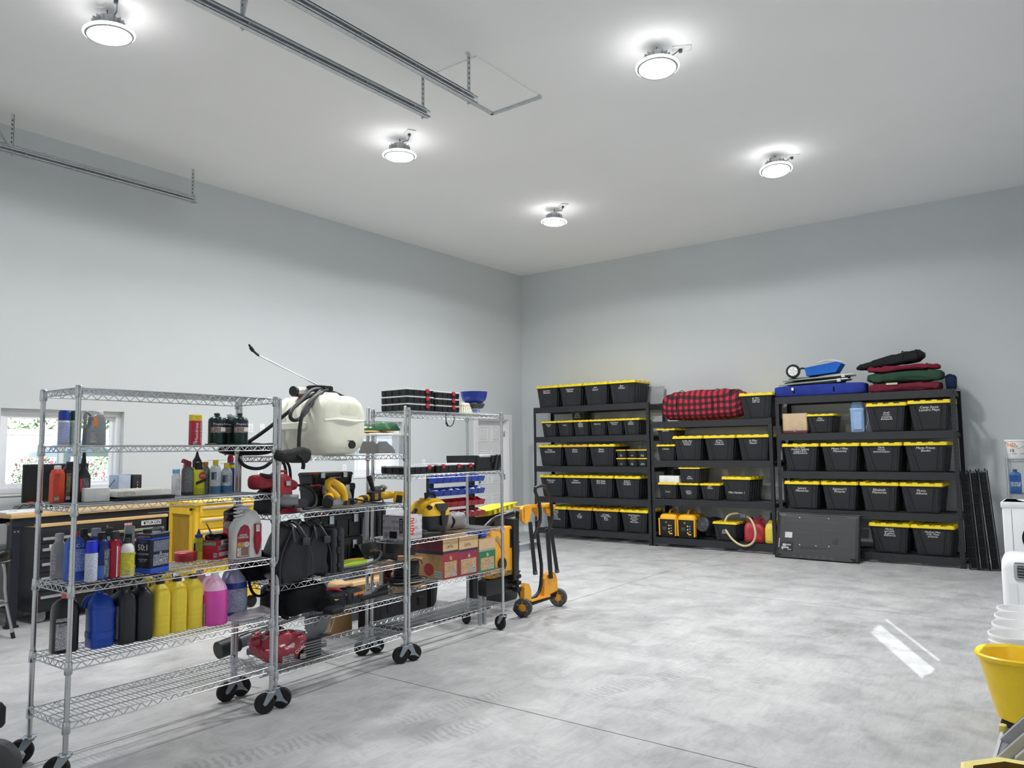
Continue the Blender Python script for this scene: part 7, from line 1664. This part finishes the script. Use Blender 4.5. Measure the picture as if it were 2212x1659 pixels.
f = MB().rbox((.03, -.178, .50), (.30, .022, .15), .03, 4, mtx=None).build('outlet_frame', mat('#a7adb2', .35, .2), t); MB().rbox((.03, -.184, .50), (.25, .02, .105), .015).build('outlet_recess', mat('#26282b', .6), f)
for k in range(4): MB().box((.03, -.194, .465+k*.024), (.24, .004, .007), (.5, 0, 0)).build('louvre', mat('#8b9095', .4), f)
MB().b2(-.16, -.10, -.1835, -.179, .1, .4).build('front_ridge', WA, t, smooth=0)
for sx in (-.15, .15): MB().cyl((sx, -.1, .0), (sx, -.1, .04), .02, 12).build('caster', mat('#6a6d70', .5), t)
MB().tube([(-.2, .12, .06), (-.25, .08, .02), (-.26, .0, .008), (-.22, -.1, .008)], .006, 6, smooth=2).build('power_cord', mat('#c9bd9a', .5), t)
t = thing('heat_pump', 'tall white fan unit with round black grille behind the air conditioner', 'appliance', (8.27, -2.62, 0), 0)
MB().rbox((0, 0, .51), (.58, .5, .96), .012).build('cabinet', WA, t); MB().rbox((0, 0, .96), (.60, .52, .06), .01).build('top_cover', mat('#dfe2e4', .35), t)
MB().b2(-.215, -.211, -.2525, -.249, .05, .92).build('panel_seam', mat('#7d848a', .6), t, smooth=0)
mt = Matrix.Translation((.02, -.25, .64)) @ up
g = MB().lathe([(.0, -.005), (.15, -.005), (.16, .004), (.155, .012), (.15, .004)], 32, mtx=mt).build('fan_ring', mat('#15171a', .5), t)
q = MB()
for r in (.04, .07, .10, .13): q.tube([(r*math.cos(2*PI*k/28), r*math.sin(2*PI*k/28), .012) for k in range(28)], .0025, 5, True)
for k in range(12): q.cyl((0, 0, .012), (.15*math.cos(k*PI/6), .15*math.sin(k*PI/6), .010), .002, 5)
q.v = [tuple(mt @ Vector(p_)) for p_ in q.v]; q.build('grille', mat('#53585c', .4, .4), g)
for sx in (-.22, .22): MB().b2(sx-.03, sx+.03, -.22, .22, 0, .032).build('foot', RUBBER, t, smooth=0)
tag(MB().rbox((0, 0, .004), (.2, .24, .008), .003).build('booklet', mat('#f2f3f4', .4), None, (8.22, -2.66, .9915), .3), 'white booklet lying on the tall white fan unit', 'booklet')
# chrome wire shelf at the right edge of the picture
t = thing('wire_shelving', 'chrome wire shelving at the right edge, white bucket on top', 'shelving unit', (8.27, -1.66, 0), 0, 'chrome wire shelving units')
sx, sy = .60/UL, .36/UD
for i in (-1, 1):
    for j in (-1, 1): MB().cyl((i*.30, j*.18, 0), (i*.30, j*.18, 1.40), POST_R, 12).build('post', POSTM, t)
for zz in (1.39, 1.01, .60, .2):
    s_ = place('shelf', SHF, t, (0, 0, zz), scale=(sx, sy, 1)); place('wire_grid', SHG, s_, kind='stuff')
t = thing('measuring_bucket', 'white ten quart bucket with orange and black lettering', 'bucket', (8.09, -1.72, 1.395), 0)
MB().lathe([(.105, 0), (.108, .004), (.132, .195), (.14, .196), (.14, .21), (.134, .21), (.128, .19), (.1, .012), (.02, .01)], 36, cap1=True).build('bucket_wall', mat('#e9e9e7', .4), t)
MB().tube([(.137*math.cos(a), .137*math.sin(a), .185-.06*(1-abs(math.cos(a)))*1.2) for a in [-PI+PI*k/16 for k in range(17)]], .0025, 6).build('bail_handle', STEEL, t)
text('HDX', .056, mat('#e0702d', .5), t, (-.045, -.131, .152), (PI/2-.12, 0, 0), bend=.13, bold=.001); text('10', .046, BLACK_INK, t, (-.065, -.121, .088), (PI/2-.12, 0, 0), bend=.12, bold=.001); text('QUARTS', .02, BLACK_INK, t, (-.055, -.118, .055), (PI/2-.12, 0, 0), bend=.118); text('LITERS', .02, BLACK_INK, t, (.04, -.118, .055), (PI/2-.12, 0, 0), bend=.118)
t = vessel('detergent_bottle', 'blue bottle with slanted white lettering on the right wire shelf', 'bottle', (8.035, -1.76, 1.014), [(0, .10, .06), (.004, .11, .065), (.21, .11, .065), (.23, .08, .05), (.24, .04, .04)], mat('#3c6aa8', .35), .014, 0., bands=[(.14, .2, -.9, .9, mat('#24529a', .35)), (.0, .03, -.9, .9, mat('#24529a', .35))], cap=([(.02, .238), (.021, .262), (.017, .266)], mat('#4d5258', .4)))
text('SIMPLE\nSHINE', .032, WHITE_INK, t, (0, -.0345, .10), shear=.3, gap=.75)
tag(MB().rbox((0, 0, .13), (.16, .1, .26), .004).build('white_carton', mat('#e4e5e4', .5), None, (8.24, -1.70, 1.014)), 'white carton right of the blue bottle on the right wire shelf', 'box')
# bottom right corner
t = thing('yellow_bin', 'pale yellow eight-sided open bin at the bottom right corner', 'bin', (8.485, -8.70, -.0), .1)
def oct8(w_, d_, c): return [(w_/2, -d_/2+c), (w_/2, d_/2-c), (w_/2-c, d_/2), (-w_/2+c, d_/2), (-w_/2, d_/2-c), (-w_/2, -d_/2+c), (-w_/2+c, -d_/2), (w_/2-c, -d_/2)]
m = MB(); m.loft([[(x, y, z) for x, y in oct8(w_, w_*.95, w_*.28)] for z, w_ in ((0, .34), (.395, .40), (.425, .42), (.427, .40), (.425, .345))], True, False); m.build('outer_wall', mat('#f0e08a', .45), t, smooth=0)
MB().loft([[(x, y, z) for x, y in oct8(w_, w_*.95, w_*.28)] for z, w_ in ((.425, .345), (.375, .335), (.05, .3))], False, True).build('brown_liner', mat('#7d5c18', .7), t, smooth=0)
MB().b2(-.02, .05, .178, .192, .4265, .4285).build('sticker', mat('#e6e3ea', .5), t, smooth=0)
t = thing('folded_step_ladder', 'grey folded aluminium ladder with wide steps, bottom right corner', 'ladder', (8.335, -8.1, 0), 0)
AL = mat('#b4b6ba', .4, .5); DK = mat('#4a4d53', .55)
MB().b2(-.008, .004, -.21, .18, 0, .335).build('side_rail', mat('#d9dadd', .4, .3), t, smooth=0); MB().b2(.004, .04, -.2, .17, 0, .33).build('web_plate', mat('#8e9095', .45, .4), t, smooth=0)
MB().b2(.36, .38, -.2, .18, 0, .62).build('side_rail', AL, t, smooth=0)
for y in (-.19, .08):
    M_ = Matrix.Translation((.16, y, .50)) @ Euler((0, -.86, 0)).to_matrix().to_4x4()
    MB().add(*(lambda b: (b.v, b.f))(MB().box((0, 0, 0), (.5, .035, .03))), M_).build('step_edge', AL, t, smooth=0)
    MB().add(*(lambda b: (b.v, b.f))(MB().box((.02, .09, -.012), (.46, .14, .02))), M_).build('step_tread', DK, t, smooth=0)
    MB().add(*(lambda b: (b.v, b.f))(MB().box((.0, -.04, -.03), (.48, .012, .02))), M_).build('step_lip', AL, t, smooth=0)
MB().rbox((.0, .195, .34), (.03, .04, .04), .008).build('end_cap', mat('#dccb6a', .5), t)
# bottom left corner: wheeled machine cut by the frame
t = thing('pressure_washer', 'black wheeled machine with grey tyre at the bottom left corner', 'machine', (4.50, -10.42, 0), .35)
MB().lathe([(.05, -.035), (.10, -.04), (.118, -.028), (.118, .028), (.10, .04), (.05, .035)], 30, mtx=Matrix.Translation((.06, .0, .118)) @ Euler((PI/2, 0, .4)).to_matrix().to_4x4()).build('tyre', mat('#46474a', .7), t)
MB().lathe([(.0, -.03), (.052, -.037), (.052, .037), (.0, .03)], 20, mtx=Matrix.Translation((.06, .0, .118)) @ Euler((PI/2, 0, .4)).to_matrix().to_4x4()).build('hub', BLACK, t)
MB().prof([(.27, .07, .06), (.285, .085, .075), (.36, .085, .075), (.385, .06, .05)], .012, 2, (-.005, .045, 0)).build('handle_block', BLACK, t); MB().tube([(.0, .045, .28), (.03, .03, .2), (.06, .0, .14)], .014, 8).build('upright', BLACK, t)
MB().tube([(.06, .06, .10), (.11, .10, .12), (.13, .10, .15), (.12, .07, .16)], .011, 8, smooth=1).build('chrome_bar', CHROME, t)
MB().rbox((-.12, -.08, .2), (.26, .2, .18), .03).build('engine_cover', mat('#1a1b1e', .45), t)

# ================================================================ garden outside the left windows
GR_ = mat('#7d8f5c', .9, var=.2, scale=3)
gd = MB().b2(-30, -.16, -30, 25, -.25, -.2).build('ground', GR_, None, smooth=0); struct(gd)
t = thing('vinyl_fence', 'white vinyl panel fence outside the window', 'fence', (-7.6, -9, -.2))
VF = mat('#f2f3f6', .5, var=.01)
for k in range(9):
    y = k*1.9
    MB().b2(-.06, .06, y-.06, y+.06, 0, 2.34).build('post', VF, t, smooth=0)
    MB().b2(-.03, .03, y+.06, y+1.84, 2.14, 2.25).build('rail', VF, t, smooth=0); MB().b2(-.03, .03, y+.06, y+1.84, .1, .2).build('rail', VF, t, smooth=0)
    for j in range(9): MB().b2(-.012, .012, y+.065+j*.197, y+.065+j*.197+.192, .2, 2.14).build('board', VF, t, smooth=0)
LEAF = [mat('#64824a', .6, var=.3, scale=2), mat('#748f58', .6, var=.3, scale=2), mat('#587744', .6, var=.3, scale=2)]
def bush(x, y, rx, ry, h, label, n, k, flowers=0, ls=.06, z0=-.2, cat='bush'):
    t = thing('bush' if cat == 'bush' else 'tree', label, cat, (x, y, z0)); rnd = random.Random(k*17+3)
    m = MB(); vs = []; fs = []; fv = []; ff = []
    for i in range(n):
        a = rnd.uniform(0, 2*PI); u = rnd.uniform(-1, 1); r = rnd.uniform(.72, 1.0)
        c = Vector((rx*r*math.cos(a)*math.sqrt(1-u*u), ry*r*math.sin(a)*math.sqrt(1-u*u), h/2+h/2*u*r))
        d = Vector((rnd.uniform(-1, 1), rnd.uniform(-1, 1), rnd.uniform(-.3, 1))).normalized(); e = d.cross(Vector((rnd.uniform(-1, 1), rnd.uniform(-1, 1), rnd.uniform(-1, 1)))).normalized()
        L_ = ls*rnd.uniform(.7, 1.3); o = len(vs)
        vs += [tuple(c-d*L_*.5), tuple(c+e*L_*.3), tuple(c+d*L_*.5), tuple(c-e*L_*.3)]; fs.append([o, o+1, o+2, o+3])
        if i < flowers:
            c2 = c*1.03; o = len(fv); fv += [tuple(c2-d*L_*.7), tuple(c2+e*L_*.7), tuple(c2+d*L_*.7), tuple(c2-e*L_*.7)]; ff.append([o, o+1, o+2, o+3])
    m.v, m.f = vs, fs; m.build('foliage', LEAF[k % 3], t, smooth=0, kind='stuff')
    if flowers: q = MB(); q.v, q.f = fv, ff; q.build('blossom', mat('#b83a63', .6), t, smooth=0, kind='stuff')
    MB().cyl((0, 0, 0), (0, 0, h*.3), .04 if cat == 'bush' else .07, 8).build('stem', mat('#5b4a3a', .8), t)
for i, (y, h, fl_) in enumerate(((-9.4, 1.8, 0), (-8.2, 1.8, 60), (-7.1, 1.9, 90), (-6.0, 1.82, 120), (-4.9, 1.85, 170), (-3.8, 1.85, 60), (-2.6, 1.8, 0))):
    bush(-6.3, y, .5, .545, h, ('hedge bush farthest left outside the window', 'hedge bush with a few pink blossoms, left part of the window', 'hedge bush with sparse blossoms behind the monitor', 'hedge bush with pink blossoms left of the window mullion', 'hedge bush covered with pink blossoms at the mullion', 'hedge bush seen through the right window pane', 'plain hedge bush at the right edge of the window view')[i], 2600, i, fl_, .045)
for i, (y, h) in enumerate(((-8, 5.5), (-4.5, 6), (-1, 5.5), (4, 5.0))):
    bush(-11.5, y, 1.7, 1.7, h, ('pale tree beyond the fence, left pane', 'pale tree beyond the fence, centre of the window', 'pale tree beyond the fence, right pane', 'tree beyond the fence seen by the far window')[i], 6000, i+1, 0, .11, -.2, 'tree')
t = thing('garden_swing', 'pale blue-white garden swing frame outside the left window pane', 'swing', (-3.2, -7.4, -.2), .5)
SWM = mat('#b9bfd6', .5)
for s_ in (-1, 1):
    for e in (-1, 1): MB().tube([(s_*.75, e*.55, 0), (s_*.72, e*.38, .9), (s_*.7, e*.1, 1.72)], .045, 8, smooth=1).build('leg', SWM, t)
    MB().cyl((s_*.75, -.45, .4), (s_*.75, .45, .4), .03, 8).build('brace', SWM, t)
MB().cyl((-.95, 0, 1.78), (.95, 0, 1.78), .05, 10).build('top_beam', SWM, t); MB().prism([(-.6, 1.72), (0, 1.9), (.6, 1.72), (.62, 1.76), (0, 1.95), (-.62, 1.76)], -.95, .95, 'x').build('canopy', mat('#d5d9e8', .6), t, smooth=0); MB().rbox((0, 0, .55), (1.2, .5, .07), .02).build('seat', SWM, t)

flush_text()
